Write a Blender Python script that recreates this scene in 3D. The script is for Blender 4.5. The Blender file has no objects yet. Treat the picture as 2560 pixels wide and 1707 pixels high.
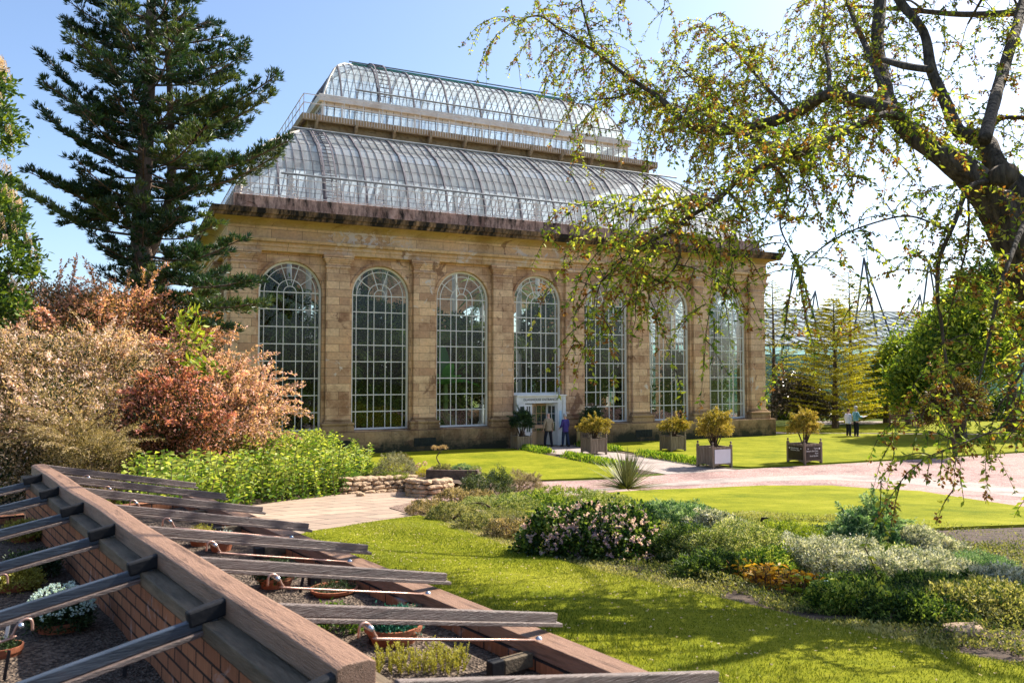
import bpy, bmesh, math, random
import numpy as np
from mathutils import Vector, Matrix, noise

sc = bpy.context.scene
C = sc.collection
R = math.radians
# ------------------------------------------------------------------ camera, sky, sun, exposure
CAM_H = 3.68
PITCH = math.atan(81.5 / 2000.0)
cam = bpy.data.cameras.new('camera'); camo = bpy.data.objects.new('camera', cam); C.objects.link(camo)
camo.location = (0, 0, CAM_H); camo.rotation_euler = (math.pi / 2 + PITCH, 0, 0)
cam.sensor_width = 36; cam.lens = 28.125; cam.clip_start = 0.05; cam.clip_end = 2000
cam.dof.use_dof = True; cam.dof.focus_distance = 30; cam.dof.aperture_fstop = 5.0
sc.camera = camo
SUN_AZ = R(32.5)      # angle of the sun's bearing from +X towards +Y
SUN_EL = R(44.0)
w = bpy.data.worlds.new('World'); sc.world = w; w.use_nodes = True
nt = w.node_tree; nt.nodes.clear()
sky = nt.nodes.new('ShaderNodeTexSky'); sky.sky_type = 'NISHITA'; sky.sun_disc = False
sky.sun_elevation = SUN_EL; sky.sun_rotation = math.pi / 2 - SUN_AZ
sky.air_density = 0.9; sky.dust_density = 1.8; sky.ozone_density = 3.0; sky.altitude = 50
bg = nt.nodes.new('ShaderNodeBackground'); bg.inputs[1].default_value = 0.115
wo = nt.nodes.new('ShaderNodeOutputWorld')
nt.links.new(sky.outputs[0], bg.inputs[0]); nt.links.new(bg.outputs[0], wo.inputs[0])
sl = bpy.data.lights.new('sun', 'SUN'); so = bpy.data.objects.new('sun', sl); C.objects.link(so)
sl.energy = 4.8; sl.angle = R(0.45); sl.color = (1.0, 0.94, 0.84)
sd = Vector((math.cos(SUN_AZ) * math.cos(SUN_EL), math.sin(SUN_AZ) * math.cos(SUN_EL), math.sin(SUN_EL)))
so.rotation_euler = sd.to_track_quat('Z', 'Y').to_euler()
sc.view_settings.view_transform = 'Standard'; sc.view_settings.look = 'None'
sc.view_settings.exposure = 1.2; sc.view_settings.gamma = 1.0; sc.view_settings.use_curve_mapping = False
sc.render.engine = 'CYCLES'
sc.cycles.max_bounces = 8; sc.cycles.transparent_max_bounces = 24
sc.cycles.transmission_bounces = 6; sc.cycles.diffuse_bounces = 4; sc.cycles.glossy_bounces = 3
sc.cycles.sample_clamp_indirect = 6

# ------------------------------------------------------------------ survey: site plan from the photograph
def ray(px, py):
    y = 853.5 - py; c, s = math.cos(PITCH), math.sin(PITCH)
    return Vector((px - 1280, 2000 * c - y * s, 2000 * s + y * c))
def at(px, py, Y):                      # point seen at (px,py) standing Y metres ahead
    d = ray(px, py); return Vector((0, 0, CAM_H)) + d * (Y / d.y)
def th(y):                              # terrain height, falls from the alpine yard to the lawns
    def raw(q):
        t = (26.0 - q) / 21.0
        return 1.78 * min(1, max(0, t))
    k = math.floor(y); f = y - k
    sm = lambda q: (raw(q - 1) + raw(q) + raw(q + 1)) / 3
    return sm(k) * (1 - f) + sm(k + 1) * f
def G(px, py):                          # ground point on the terrain along a bearing
    d = ray(px, py); lo, hi = 1.0, 400.0
    for i in range(50):
        m = (lo + hi) / 2; p = d * (m / d.y)
        if CAM_H + p.z > th(m): lo = m
        else: hi = m
    p = d * (lo / d.y); return Vector((p.x, lo, th(lo)))
TH = R(25.88)
UX = Vector((math.cos(TH), math.sin(TH), 0)); VX = Vector((-math.sin(TH), math.cos(TH), 0))
P0 = Vector((-12.18, 34.7, 0))
def UV(u, v, z=0): return P0 + UX * u + VX * v + Vector((0, 0, z))
def AV(px, v):                          # point on a line parallel to the facade, v metres in
    d = ray(px, 1000); b = P0 + VX * v; t = b.dot(VX) / d.dot(VX); q = d * t; return Vector((q.x, q.y, .016))
def toUV(p): d = p - P0; return d.dot(UX), d.dot(VX)

# ------------------------------------------------------------------ mesh helpers
class MB:
    def __init__(s): s.v = []; s.f = []; s.mi = []
    def add(s, vs, fs, m=0):
        b = len(s.v); s.v += [tuple(q) for q in vs]
        for f in fs: s.f.append(tuple(i + b for i in f)); s.mi.append(m)
        return s
    def box(s, x0, x1, y0, y1, z0, z1, m=0):
        vs = [(x, y, z) for z in (z0, z1) for y in (y0, y1) for x in (x0, x1)]
        return s.add(vs, [(0, 2, 3, 1), (4, 5, 7, 6), (0, 1, 5, 4), (2, 6, 7, 3), (0, 4, 6, 2), (1, 3, 7, 5)], m)
    def beam(s, a, b, w_, h_, up=(0, 0, 1), m=0, dz=0):
        a = Vector(a); b = Vector(b); d = (b - a).normalized(); up = Vector(up)
        sx = d.cross(up)
        if sx.length < 1e-5: sx = d.cross(Vector((1, 0, 0)))
        sx.normalize(); uu = sx.cross(d).normalized()
        vs = []
        for p in (a, b):
            for i, j in ((-1, -1), (1, -1), (1, 1), (-1, 1)):
                vs.append(p + sx * (i * w_ / 2) + uu * (j * h_ / 2 + dz))
        return s.add(vs, [(3, 2, 1, 0), (4, 5, 6, 7), (0, 1, 5, 4), (1, 2, 6, 5), (2, 3, 7, 6), (3, 0, 4, 7)], m)
    def tube(s, pts, rad, n=6, m=0, cap=True, sq=1.0, wob=0.0, seed=0):
        pts = [Vector(p) for p in pts]
        if not hasattr(rad, '__len__'): rad = [rad] * len(pts)
        ref = Vector((0.13, 0.21, 0.97)); rings = []; base = len(s.v); last = None
        for i, p in enumerate(pts):
            t = (pts[min(i + 1, len(pts) - 1)] - pts[max(i - 1, 0)])
            if t.length < 1e-7: t = Vector((0, 0, 1))
            t.normalize()
            if last is None:
                a = t.cross(ref)
                if a.length < 0.05: a = t.cross(Vector((1, 0, 0)))
            else: a = last - t * last.dot(t)
            a.normalize(); last = a; b = t.cross(a)
            for k in range(n):
                an = 2 * math.pi * k / n; r = rad[i]
                if wob: r *= 1 + wob * noise.noise(p * 2.3 + Vector((math.cos(an), math.sin(an), seed)) * 1.7)
                s.v.append(tuple(p + a * (math.cos(an) * r) + b * (math.sin(an) * r * sq)))
        for i in range(len(pts) - 1):
            for k in range(n):
                k2 = (k + 1) % n; o = base + i * n
                s.f.append((o + k, o + k2, o + n + k2, o + n + k)); s.mi.append(m)
        if cap:
            s.f.append(tuple(base + k for k in reversed(range(n)))); s.mi.append(m)
            o = base + (len(pts) - 1) * n; s.f.append(tuple(o + k for k in range(n))); s.mi.append(m)
        return s
    def lathe(s, c, prof, n=16, m=0):
        c = Vector(c); base = len(s.v)
        for r, z in prof:
            for k in range(n):
                an = 2 * math.pi * k / n; s.v.append((c.x + r * math.cos(an), c.y + r * math.sin(an), c.z + z))
        for i in range(len(prof) - 1):
            for k in range(n):
                k2 = (k + 1) % n; o = base + i * n
                s.f.append((o + k, o + k2, o + n + k2, o + n + k)); s.mi.append(m)
        return s
    def rock(s, c, r, seed, m=0, flat=1.0):
        bm = bmesh.new(); bmesh.ops.create_icosphere(bm, subdivisions=2, radius=1.0)
        vs = []
        for v in bm.verts:
            q = v.co.copy(); mx = max(abs(q.x), abs(q.y), abs(q.z))
            q = q.lerp(q / mx, 0.62)
            q *= 1 + 0.22 * noise.noise(q * 1.3 + Vector((seed * 3.1, seed, 0)))
            vs.append((c[0] + q.x * r[0], c[1] + q.y * r[1], c[2] + q.z * r[2]))
        fs = [tuple(v.index for v in f.verts) for f in bm.faces]; bm.free()
        return s.add(vs, fs, m)
    def build(s, name, mats, parent=None, smooth=False, bevel=0.0):
        me = bpy.data.meshes.new(name); me.from_pydata(s.v, [], s.f); me.validate()
        if not isinstance(mats, (list, tuple)): mats = [mats]
        for q in mats: me.materials.append(q)
        if len(mats) > 1 and len(me.polygons) == len(s.mi): me.polygons.foreach_set('material_index', s.mi)
        if smooth: me.polygons.foreach_set('use_smooth', [True] * len(me.polygons))
        o = bpy.data.objects.new(name, me); C.objects.link(o)
        if parent: o.parent = parent
        if bevel:
            b = o.modifiers.new('bevel', 'BEVEL'); b.width = bevel; b.segments = 2; b.limit_method = 'ANGLE'
        return o
def tag(o, label=None, cat=None, group=None, kind=None):
    if label: o['label'] = label
    if cat: o['category'] = cat
    if group: o['group'] = group
    if kind: o['kind'] = kind
    return o
def thing(name, label, cat, loc=(0, 0, 0), rz=0, group=None):
    o = bpy.data.objects.new(name, None); C.objects.link(o); o.location = loc; o.rotation_euler = (0, 0, rz)
    o.empty_display_size = 0.2
    return tag(o, label, cat, group)
def copy_tree(o, parent=None):
    c = o.copy(); C.objects.link(c)
    if parent: c.parent = parent
    for ch in list(o.children): copy_tree(ch, c)
    return c

# ------------------------------------------------------------------ materials
def srgb(r, g, b):
    f = lambda c: (c / 255 / 12.92) if c / 255 <= 0.04045 else ((c / 255 + 0.055) / 1.055) ** 2.4
    return (f(r), f(g), f(b), 1)
def newmat(name):
    m = bpy.data.materials.new(name); m.use_nodes = True; n = m.node_tree; n.nodes.clear()
    out = n.nodes.new('ShaderNodeOutputMaterial'); return m, n, out
def N(n, t, **kw):
    q = n.nodes.new('ShaderNode' + t)
    for k, v in kw.items():
        if k.startswith('i_'):
            key = k[2:]; key = int(key) if key.isdigit() else key.replace('_', ' ')
            q.inputs[key].default_value = v
        else: setattr(q, k, v)
    return q
def ramp(n, stops, interp='LINEAR'):
    q = n.nodes.new('ShaderNodeValToRGB'); cr = q.color_ramp; cr.interpolation = interp
    while len(cr.elements) < len(stops): cr.elements.new(0.5)
    for e, (p, c) in zip(cr.elements, stops): e.position = p; e.color = c if len(c) == 4 else (*c, 1)
    return q
def mixc(n, fac, a, b, mode='MIX'):
    q = n.nodes.new('ShaderNodeMix'); q.data_type = 'RGBA'; q.blend_type = mode
    for i, x in ((0, fac), (6, a), (7, b)):
        if hasattr(x, 'is_output'): n.links.new(x, q.inputs[i])
        else: q.inputs[i].default_value = x
    return q.outputs[2]
def surf(name, c1, c2, scale=4.0, rough=0.75, bump=0.3, bscale=None, bdist=0.02, metal=0.0, spec=0.3, detail=6, stretch=None, c3=None):
    m, n, out = newmat(name); tc = N(n, 'TexCoord'); src = tc.outputs['Object']
    if stretch:
        mp = N(n, 'Mapping'); mp.inputs['Scale'].default_value = stretch; n.links.new(src, mp.inputs[0]); src = mp.outputs[0]
    a = N(n, 'TexNoise', i_Scale=scale, i_Detail=detail, i_Roughness=0.65); n.links.new(src, a.inputs['Vector'])
    st = [(0.3, c1), (0.7, c2)]
    if c3: st = [(0.28, c1), (0.5, c2), (0.72, c3)]
    rp = ramp(n, st); n.links.new(a.outputs[0], rp.inputs[0])
    p = N(n, 'BsdfPrincipled', i_Roughness=rough, i_Metallic=metal); p.inputs['Specular IOR Level'].default_value = spec
    n.links.new(rp.outputs[0], p.inputs['Base Color'])
    if bump:
        b2 = N(n, 'TexNoise', i_Scale=bscale or scale * 6, i_Detail=5); n.links.new(src, b2.inputs['Vector'])
        bp = N(n, 'Bump', i_Strength=bump, i_Distance=bdist); n.links.new(b2.outputs[0], bp.inputs['Height'])
        n.links.new(bp.outputs[0], p.inputs['Normal'])
    n.links.new(p.outputs[0], out.inputs[0]); return m
def leafmat(name, stops, trans=0.45, rough=0.5, spec=0.25):
    m, n, out = newmat(name); a = N(n, 'Attribute'); a.attribute_name = 'tint'
    rp = ramp(n, stops); n.links.new(a.outputs['Fac'], rp.inputs[0])
    p = N(n, 'BsdfPrincipled', i_Roughness=rough); p.inputs['Specular IOR Level'].default_value = spec
    n.links.new(rp.outputs[0], p.inputs['Base Color'])
    t = N(n, 'BsdfTranslucent')
    tc = mixc(n, 1.0, rp.outputs[0], (1.25, 1.2, 0.55, 1), 'MULTIPLY'); n.links.new(tc, t.inputs[0])
    mx = N(n, 'MixShader', i_0=trans); n.links.new(p.outputs[0], mx.inputs[1]); n.links.new(t.outputs[0], mx.inputs[2])
    n.links.new(mx.outputs[0], out.inputs[0]); return m

# ------------------------------------------------------------------ foliage arrays
rg = np.random.default_rng(7)
def unit(n, r=None):
    r = r or rg; a = r.normal(size=(n, 3)); return a / np.linalg.norm(a, axis=1)[:, None]
def leaves(name, mat, P, D, L, Wd, tint, parent=None, fold=0.25, droop=0.0, r=None):
    """one mesh of leaf-shaped faces: a kite of two triangles folded on its midrib"""
    r = r or rg
    P = np.asarray(P, float); n = len(P); D = np.asarray(D, float)
    D = D / np.maximum(np.linalg.norm(D, axis=1)[:, None], 1e-6)
    L = np.broadcast_to(L, (n,)); Wd = np.broadcast_to(Wd, (n,))
    A = np.cross(D, unit(n, r)); A /= np.maximum(np.linalg.norm(A, axis=1)[:, None], 1e-6); B = np.cross(D, A)
    tip = P + D * L[:, None]; tip[:, 2] -= droop * L
    mid = P + D * (L * 0.45)[:, None]
    l = mid + A * (Wd / 2)[:, None] + B * (Wd * fold)[:, None]; q = mid - A * (Wd / 2)[:, None] + B * (Wd * fold)[:, None]
    V = np.stack([P, l, tip, q], 1).reshape(-1, 3).astype(np.float32)
    me = bpy.data.meshes.new(name); me.vertices.add(4 * n); me.vertices.foreach_set('co', V.ravel())
    b = np.arange(n) * 4
    idx = np.stack([b, b + 1, b + 2, b, b + 2, b + 3], 1).ravel().astype(np.int32)
    me.loops.add(6 * n); me.loops.foreach_set('vertex_index', idx)
    me.polygons.add(2 * n); me.polygons.foreach_set('loop_start', np.arange(2 * n, dtype=np.int32) * 3)
    at_ = me.attributes.new('tint', 'FLOAT', 'FACE')
    at_.data.foreach_set('value', np.repeat(np.clip(np.broadcast_to(tint, (n,)), 0, 1), 2).astype(np.float32))
    me.materials.append(mat); me.update(calc_edges=True)
    o = bpy.data.objects.new(name, me); C.objects.link(o)
    if parent: o.parent = parent
    return o
def clumps(blobs, ncl, per, sig, rr=None, shell=0.18, zmin=-0.35, outb=0.7, upb=0.35):
    """leaf points gathered in clumps on the skins of a few ellipsoids (centre, radii)"""
    r = rr or rg; P = []; D = []; T = []
    wts = np.array([b[1][0] * b[1][1] + b[1][0] * b[1][2] for b in blobs], float); wts /= wts.sum()
    for (c, rad), wt in zip(blobs, wts):
        k = max(1, int(round(ncl * wt))); d = unit(k * 2, r); d = d[d[:, 2] > zmin][:k]; k = len(d)
        f = 1 - np.abs(r.normal(size=k)) * shell + r.normal(size=k) * 0.05
        ph = r.uniform(0, 6, 3)
        f *= 1 + 0.10 * np.sin(d[:, 0] * 4.3 + ph[0]) * np.sin(d[:, 1] * 5.1 + ph[1]) + 0.08 * np.sin(d[:, 2] * 6 + ph[2] + d[:, 0] * 3)
        cc = np.array(c) + d * np.array(rad) * f[:, None]
        pts = np.repeat(cc, per, 0) + r.normal(size=(k * per, 3)) * sig
        dd = np.repeat(d, per, 0) * outb + unit(k * per, r) + np.array([0, 0, upb])
        t = np.repeat(r.uniform(0.12, 0.85, k), per) + r.normal(size=k * per) * 0.22
        P.append(pts); D.append(dd); T.append(t)
    return np.concatenate(P), np.concatenate(D), np.clip(np.concatenate(T), 0, 1)
def sheet(name, poly, off, mat, kind='structure', step=1.0, thick=0.0):
    """a flat-laid surface cut from an outline and draped on the terrain"""
    bm = bmesh.new(); vs = [bm.verts.new((p[0], p[1], 0)) for p in poly]; bm.faces.new(vs)
    y0 = min(p[1] for p in poly); y1 = max(p[1] for p in poly)
    if y0 < 30:
        for k in range(int(math.floor(y0)), int(min(math.ceil(y1), 29)) + 1):
            bmesh.ops.bisect_plane(bm, geom=bm.verts[:] + bm.edges[:] + bm.faces[:], plane_co=(0, k, 0), plane_no=(0, 1, 0))
    if thick:
        r_ = bmesh.ops.extrude_face_region(bm, geom=bm.faces[:])
        low = [e for e in r_['geom'] if isinstance(e, bmesh.types.BMVert)]
        lowset = set(low)
        for v in bm.verts: v.co.z = th(v.co.y) + (off - thick if v in lowset else off)
    else:
        for v in bm.verts: v.co.z = th(v.co.y) + off
    bmesh.ops.triangulate(bm, faces=bm.faces[:])
    bmesh.ops.recalc_face_normals(bm, faces=bm.faces[:])
    me = bpy.data.meshes.new(name); bm.to_mesh(me); bm.free(); me.materials.append(mat)
    o = bpy.data.objects.new(name, me); C.objects.link(o); o['kind'] = kind; return o
def smooth_loop(pts, n=6):
    out = []; k = len(pts)
    for i in range(k):
        p0, p1, p2, p3 = [Vector(pts[(i + j) % k][:2]) for j in (-1, 0, 1, 2)]
        for s_ in range(n):
            t = s_ / n
            out.append(0.5 * ((2 * p1) + (p2 - p0) * t + (2 * p0 - 5 * p1 + 4 * p2 - p3) * t * t + (3 * p1 - p0 - 3 * p2 + p3) * t ** 3))
    return out
def catmull(pts, n=5):
    pts = [Vector(p) for p in pts]; out = []
    for i in range(len(pts) - 1):
        p0 = pts[max(i - 1, 0)]; p1 = pts[i]; p2 = pts[i + 1]; p3 = pts[min(i + 2, len(pts) - 1)]
        for s_ in range(n):
            t = s_ / n
            out.append(0.5 * ((2 * p1) + (p2 - p0) * t + (2 * p0 - 5 * p1 + 4 * p2 - p3) * t * t + (3 * p1 - p0 - 3 * p2 + p3) * t ** 3))
    out.append(pts[-1]); return out
def lerp_list(a, n):                       # widths resampled the way catmull resamples points
    out = []
    for i in range(len(a) - 1):
        for s_ in range(n): out.append(a[i] + (a[i + 1] - a[i]) * s_ / n)
    out.append(a[-1]); return out

# palette
M = {}
bark_m = surf('bark', (0.012, 0.009, 0.007, 1), (0.17, 0.125, 0.085, 1), 11, 0.95, 1.0, 9, bdist=0.09, stretch=(1.6, 1.6, 0.4))
M['bark'] = bark_m
M['pine_bark'] = surf('pine_bark', (0.05, 0.035, 0.025, 1), (0.20, 0.13, 0.09, 1), 4, 0.9, 0.8, 12, stretch=(1, 1, 0.4))
M['twig'] = surf('twig', (0.04, 0.025, 0.018, 1), (0.12, 0.07, 0.04, 1), 6, 0.85, 0.2)
M['white_paint'] = surf('white_paint', (0.62, 0.60, 0.55, 1), (0.80, 0.79, 0.75, 1), 2, 0.45, 0.1, 30)
M['black'] = surf('black_metal', (0.008, 0.008, 0.009, 1), (0.02, 0.02, 0.022, 1), 6, 0.6, 0.1, spec=.2)
M['soil'] = surf('soil', (0.03, 0.02, 0.014, 1), (0.12, 0.08, 0.055, 1), 5, 0.95, 1.0, 30)
M['terracotta'] = surf('terracotta', (0.20, 0.06, 0.03, 1), (0.42, 0.15, 0.07, 1), 7, 0.8, 0.2, 30)
M['planter_wood'] = surf('weathered_wood', (0.12, 0.085, 0.055, 1), (0.30, 0.23, 0.165, 1), 3, 0.8, 0.4, 20, stretch=(6, 6, 0.6))
# ------------------------------------------------------------------ stone and glass
def stone(name, bw=0.95, rh=0.36, c1=(0.68, 0.45, 0.27, 1), c2=(0.50, 0.30, 0.17, 1), soot=0.0, flake=0.35, moss=0.0, damp=False, yellow=0.0):
    m, n, out = newmat(name); tc = N(n, 'TexCoord'); sp = N(n, 'SeparateXYZ'); n.links.new(tc.outputs['Object'], sp.inputs[0])
    ad = N(n, 'Math', operation='ADD'); n.links.new(sp.outputs[0], ad.inputs[0]); n.links.new(sp.outputs[1], ad.inputs[1])
    cb = N(n, 'CombineXYZ'); n.links.new(ad.outputs[0], cb.inputs[0]); n.links.new(sp.outputs[2], cb.inputs[1])
    br = N(n, 'TexBrick', i_Scale=1.0); br.inputs['Color1'].default_value = c1; br.inputs['Color2'].default_value = c2
    br.inputs['Mortar'].default_value = (0.16, 0.10, 0.06, 1); br.inputs['Mortar Size'].default_value = 0.008
    br.inputs['Brick Width'].default_value = bw; br.inputs['Row Height'].default_value = rh; br.inputs['Bias'].default_value = -0.15
    n.links.new(cb.outputs[0], br.inputs['Vector'])
    a = N(n, 'TexNoise', i_Scale=0.55, i_Detail=9, i_Roughness=0.7); n.links.new(tc.outputs['Object'], a.inputs['Vector'])
    r1 = ramp(n, [(0.36, (0.48, 0.38, 0.33, 1)), (0.5, (1, 1, 1, 1)), (0.7, (1.22, 1.12, 1.0, 1))]); n.links.new(a.outputs[0], r1.inputs[0])
    col = mixc(n, 0.85, br.outputs[0], r1.outputs[0], 'MULTIPLY')
    f = N(n, 'TexNoise', i_Scale=9, i_Detail=6); n.links.new(tc.outputs['Object'], f.inputs['Vector'])
    r2 = ramp(n, [(0.3, (0.82, 0.8, 0.78, 1)), (0.7, (1.12, 1.12, 1.12, 1))]); n.links.new(f.outputs[0], r2.inputs[0])
    col = mixc(n, 0.8, col, r2.outputs[0], 'MULTIPLY')
    # brown skins where the face has scaled off, pale flakes beside them
    k = N(n, 'TexNoise', i_Scale=0.75, i_Detail=9, i_Roughness=0.66, i_Distortion=0.8); n.links.new(cb.outputs[0], k.inputs['Vector'])
    kd = ramp(n, [(0.60, (0, 0, 0, 1)), (0.64, (1, 1, 1, 1))]); n.links.new(k.outputs[0], kd.inputs[0])
    md = N(n, 'Math', operation='MULTIPLY', i_1=0.75); n.links.new(kd.outputs[0], md.inputs[0])
    col = mixc(n, md.outputs[0], col, (0.17, 0.085, 0.05, 1))
    if flake:
        k2 = N(n, 'TexNoise', i_Scale=1.3, i_Detail=10, i_Roughness=0.7, i_Distortion=1.4); n.links.new(cb.outputs[0], k2.inputs['Vector'])
        kf = ramp(n, [(0.66 - 0.12 * flake, (0, 0, 0, 1)), (0.68 - 0.12 * flake, (1, 1, 1, 1))]); n.links.new(k2.outputs[0], kf.inputs[0])
        big = N(n, 'TexNoise', i_Scale=0.22, i_Detail=2); n.links.new(cb.outputs[0], big.inputs['Vector'])
        bf = ramp(n, [(0.48, (0, 0, 0, 1)), (0.56, (1, 1, 1, 1))]); n.links.new(big.outputs[0], bf.inputs[0])
        mm = N(n, 'Math', operation='MULTIPLY'); n.links.new(kf.outputs[0], mm.inputs[0]); n.links.new(bf.outputs[0], mm.inputs[1])
        col = mixc(n, mm.outputs[0], col, (0.62, 0.52, 0.44, 1))
    if yellow:
        y1 = N(n, 'TexNoise', i_Scale=1.2, i_Detail=6); n.links.new(tc.outputs['Object'], y1.inputs['Vector'])
        yr = ramp(n, [(0.35, (0, 0, 0, 1)), (0.6, (yellow, yellow, yellow, 1))]); n.links.new(y1.outputs[0], yr.inputs[0])
        col = mixc(n, yr.outputs[0], col, (0.42, 0.29, 0.07, 1))
    if soot:
        mp = N(n, 'Mapping'); mp.inputs['Scale'].default_value = (3.2, 0.9, 1); n.links.new(cb.outputs[0], mp.inputs[0])
        s1 = N(n, 'TexNoise', i_Scale=0.8, i_Detail=7, i_Roughness=0.7); n.links.new(mp.outputs[0], s1.inputs['Vector'])
        sr = ramp(n, [(0.52 - 0.2 * soot, (0, 0, 0, 1)), (0.72 - 0.2 * soot, (1, 1, 1, 1))]); n.links.new(s1.outputs[0], sr.inputs[0])
        col = mixc(n, sr.outputs[0], col, (0.022, 0.018, 0.014, 1))
    if damp:
        s1 = N(n, 'TexNoise', i_Scale=0.9, i_Detail=7, i_Roughness=0.7); n.links.new(tc.outputs['Object'], s1.inputs['Vector'])
        z2 = N(n, 'Math', operation='MULTIPLY_ADD', i_1=-0.35, i_2=0.30); n.links.new(sp.outputs[2], z2.inputs[0])
        z3 = N(n, 'Math', operation='ADD'); n.links.new(z2.outputs[0], z3.inputs[0]); n.links.new(s1.outputs[0], z3.inputs[1])
        sr = ramp(n, [(0.45, (0, 0, 0, 1)), (0.72, (1, 1, 1, 1))]); n.links.new(z3.outputs[0], sr.inputs[0])
        col = mixc(n, sr.outputs[0], col, (0.035, 0.035, 0.022, 1))
    p = N(n, 'BsdfPrincipled', i_Roughness=0.9); p.inputs['Specular IOR Level'].default_value = 0.15
    n.links.new(col, p.inputs['Base Color'])
    h = N(n, 'Math', operation='MULTIPLY_ADD', i_1=-1.2); n.links.new(br.outputs['Fac'], h.inputs[0]); n.links.new(f.outputs[0], h.inputs[2])
    h2 = N(n, 'Math', operation='MULTIPLY_ADD', i_1=0.5); n.links.new(kd.outputs[0], h2.inputs[0]); n.links.new(h.outputs[0], h2.inputs[2])
    bp = N(n, 'Bump', i_Strength=0.55, i_Distance=0.02); n.links.new(h2.outputs[0], bp.inputs['Height']); n.links.new(bp.outputs[0], p.inputs['Normal'])
    n.links.new(p.outputs[0], out.inputs[0]); return m
M['wall'] = stone('sandstone_wall', 0.95, 0.36, flake=0.2)
M['pil'] = stone('sandstone_pilaster', 1.1, 0.36, (0.72, 0.49, 0.30, 1), (0.44, 0.25, 0.15, 1), flake=0.55)
M['frieze'] = stone('sandstone_frieze', 1.35, 0.56, (0.70, 0.48, 0.28, 1), (0.52, 0.32, 0.18, 1), flake=1.0, yellow=0.18)
M['cove'] = stone('yellow_mottled_cove', 1.35, 2.0, (0.46, 0.33, 0.19, 1), (0.34, 0.23, 0.12, 1), flake=0.5, yellow=0.4)  # yellow-brown tone mottled over the cove by noise
M['cornice'] = stone('sooty_cornice', 1.35, 2.0, (0.36, 0.22, 0.12, 1), (0.24, 0.15, 0.08, 1), soot=0.8, flake=0)
M['block'] = stone('streaked_blocking', 1.5, 3.0, (0.58, 0.38, 0.29, 1), (0.44, 0.27, 0.21, 1), soot=0.45, flake=0)
M['plinth'] = stone('damp_plinth', 1.3, 0.52, (0.40, 0.27, 0.15, 1), (0.25, 0.16, 0.09, 1), flake=0.1, damp=True)

def glassmat(name, tint, ior=1.45, dirt=0.06, rough=0.02, boost=1.0, dirtcol=(0.7, 0.75, 0.7, 1), patch=0.0):
    m, n, out = newmat(name)
    tr = N(n, 'BsdfTransparent'); tr.inputs[0].default_value = tint
    gl = N(n, 'BsdfGlossy', i_Roughness=rough); fr = N(n, 'Fresnel', i_IOR=ior)
    tc = N(n, 'TexCoord'); nz = N(n, 'TexNoise', i_Scale=0.8, i_Detail=3); n.links.new(tc.outputs['Object'], nz.inputs['Vector'])
    bp = N(n, 'Bump', i_Strength=0.12, i_Distance=0.05); n.links.new(nz.outputs[0], bp.inputs['Height']); n.links.new(bp.outputs[0], gl.inputs['Normal'])
    fb = N(n, 'Math', operation='MULTIPLY', i_1=boost); fb.use_clamp = True; n.links.new(fr.outputs[0], fb.inputs[0])
    m1 = N(n, 'MixShader'); n.links.new(fb.outputs[0], m1.inputs[0]); n.links.new(tr.outputs[0], m1.inputs[1]); n.links.new(gl.outputs[0], m1.inputs[2])
    df = N(n, 'BsdfDiffuse'); df.inputs[0].default_value = dirtcol; tl = N(n, 'BsdfTranslucent'); tl.inputs[0].default_value = dirtcol
    m0 = N(n, 'MixShader', i_0=0.8); n.links.new(df.outputs[0], m0.inputs[1]); n.links.new(tl.outputs[0], m0.inputs[2])
    d = N(n, 'TexNoise', i_Scale=0.45, i_Detail=8, i_Roughness=0.6, i_Distortion=0.7); n.links.new(tc.outputs['Object'], d.inputs['Vector'])
    dr = ramp(n, [(0.35, (max(0, dirt - patch),) * 3 + (1,)), (0.65, (dirt + patch,) * 3 + (1,))]); n.links.new(d.outputs[0], dr.inputs[0])
    m2 = N(n, 'MixShader'); n.links.new(dr.outputs[0], m2.inputs[0]); n.links.new(m1.outputs[0], m2.inputs[1]); n.links.new(m0.outputs[0], m2.inputs[2])
    n.links.new(m2.outputs[0], out.inputs[0]); return m
M['pane'] = glassmat('window_glass', (0.90, 0.95, 0.92, 1), 1.45, 0.004, 0.01)
M['roofglass'] = glassmat('limewashed_roof_glass', (0.78, 0.90, 0.94, 1), 1.5, 0.74, 0.15, 1.0, (0.95, 0.96, 0.97, 1), 0.20)
M['topglass'] = glassmat('clear_roof_glass', (0.82, 0.93, 0.96, 1), 1.5, 0.5, 0.10, 1.0, (0.93, 0.96, 0.97, 1), 0.2)
M['glazing'] = surf('glazing_bar_paint', (0.62, 0.60, 0.55, 1), (0.78, 0.76, 0.70, 1), 2, 0.5, 0.05)
M['rib'] = surf('rusting_rib_paint', (0.07, 0.06, 0.07, 1), (0.24, 0.21, 0.22, 1), 2.5, 0.6, 0.1)
M['rail'] = surf('rust_flecked_rail', (0.62, 0.50, 0.42, 1), (0.85, 0.82, 0.78, 1), 3, 0.6, 0.1)
M['greyrail'] = surf('grey_pipe', (0.13, 0.14, 0.15, 1), (0.26, 0.28, 0.29, 1), 3, 0.5, 0.1)
M['verdigris'] = surf('green_ridge_paint', (0.05, 0.20, 0.15, 1), (0.12, 0.32, 0.25, 1), 3, 0.5, 0.1)
M['gallery'] = surf('rusty_gallery', (0.12, 0.06, 0.025, 1), (0.40, 0.28, 0.16, 1), 3, 0.8, 0.4, c3=(0.25, 0.13, 0.055, 1))
M['gutter'] = surf('cream_gutter', (0.50, 0.42, 0.34, 1), (0.72, 0.68, 0.62, 1), 1.5, 0.6, 0.1)

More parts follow.
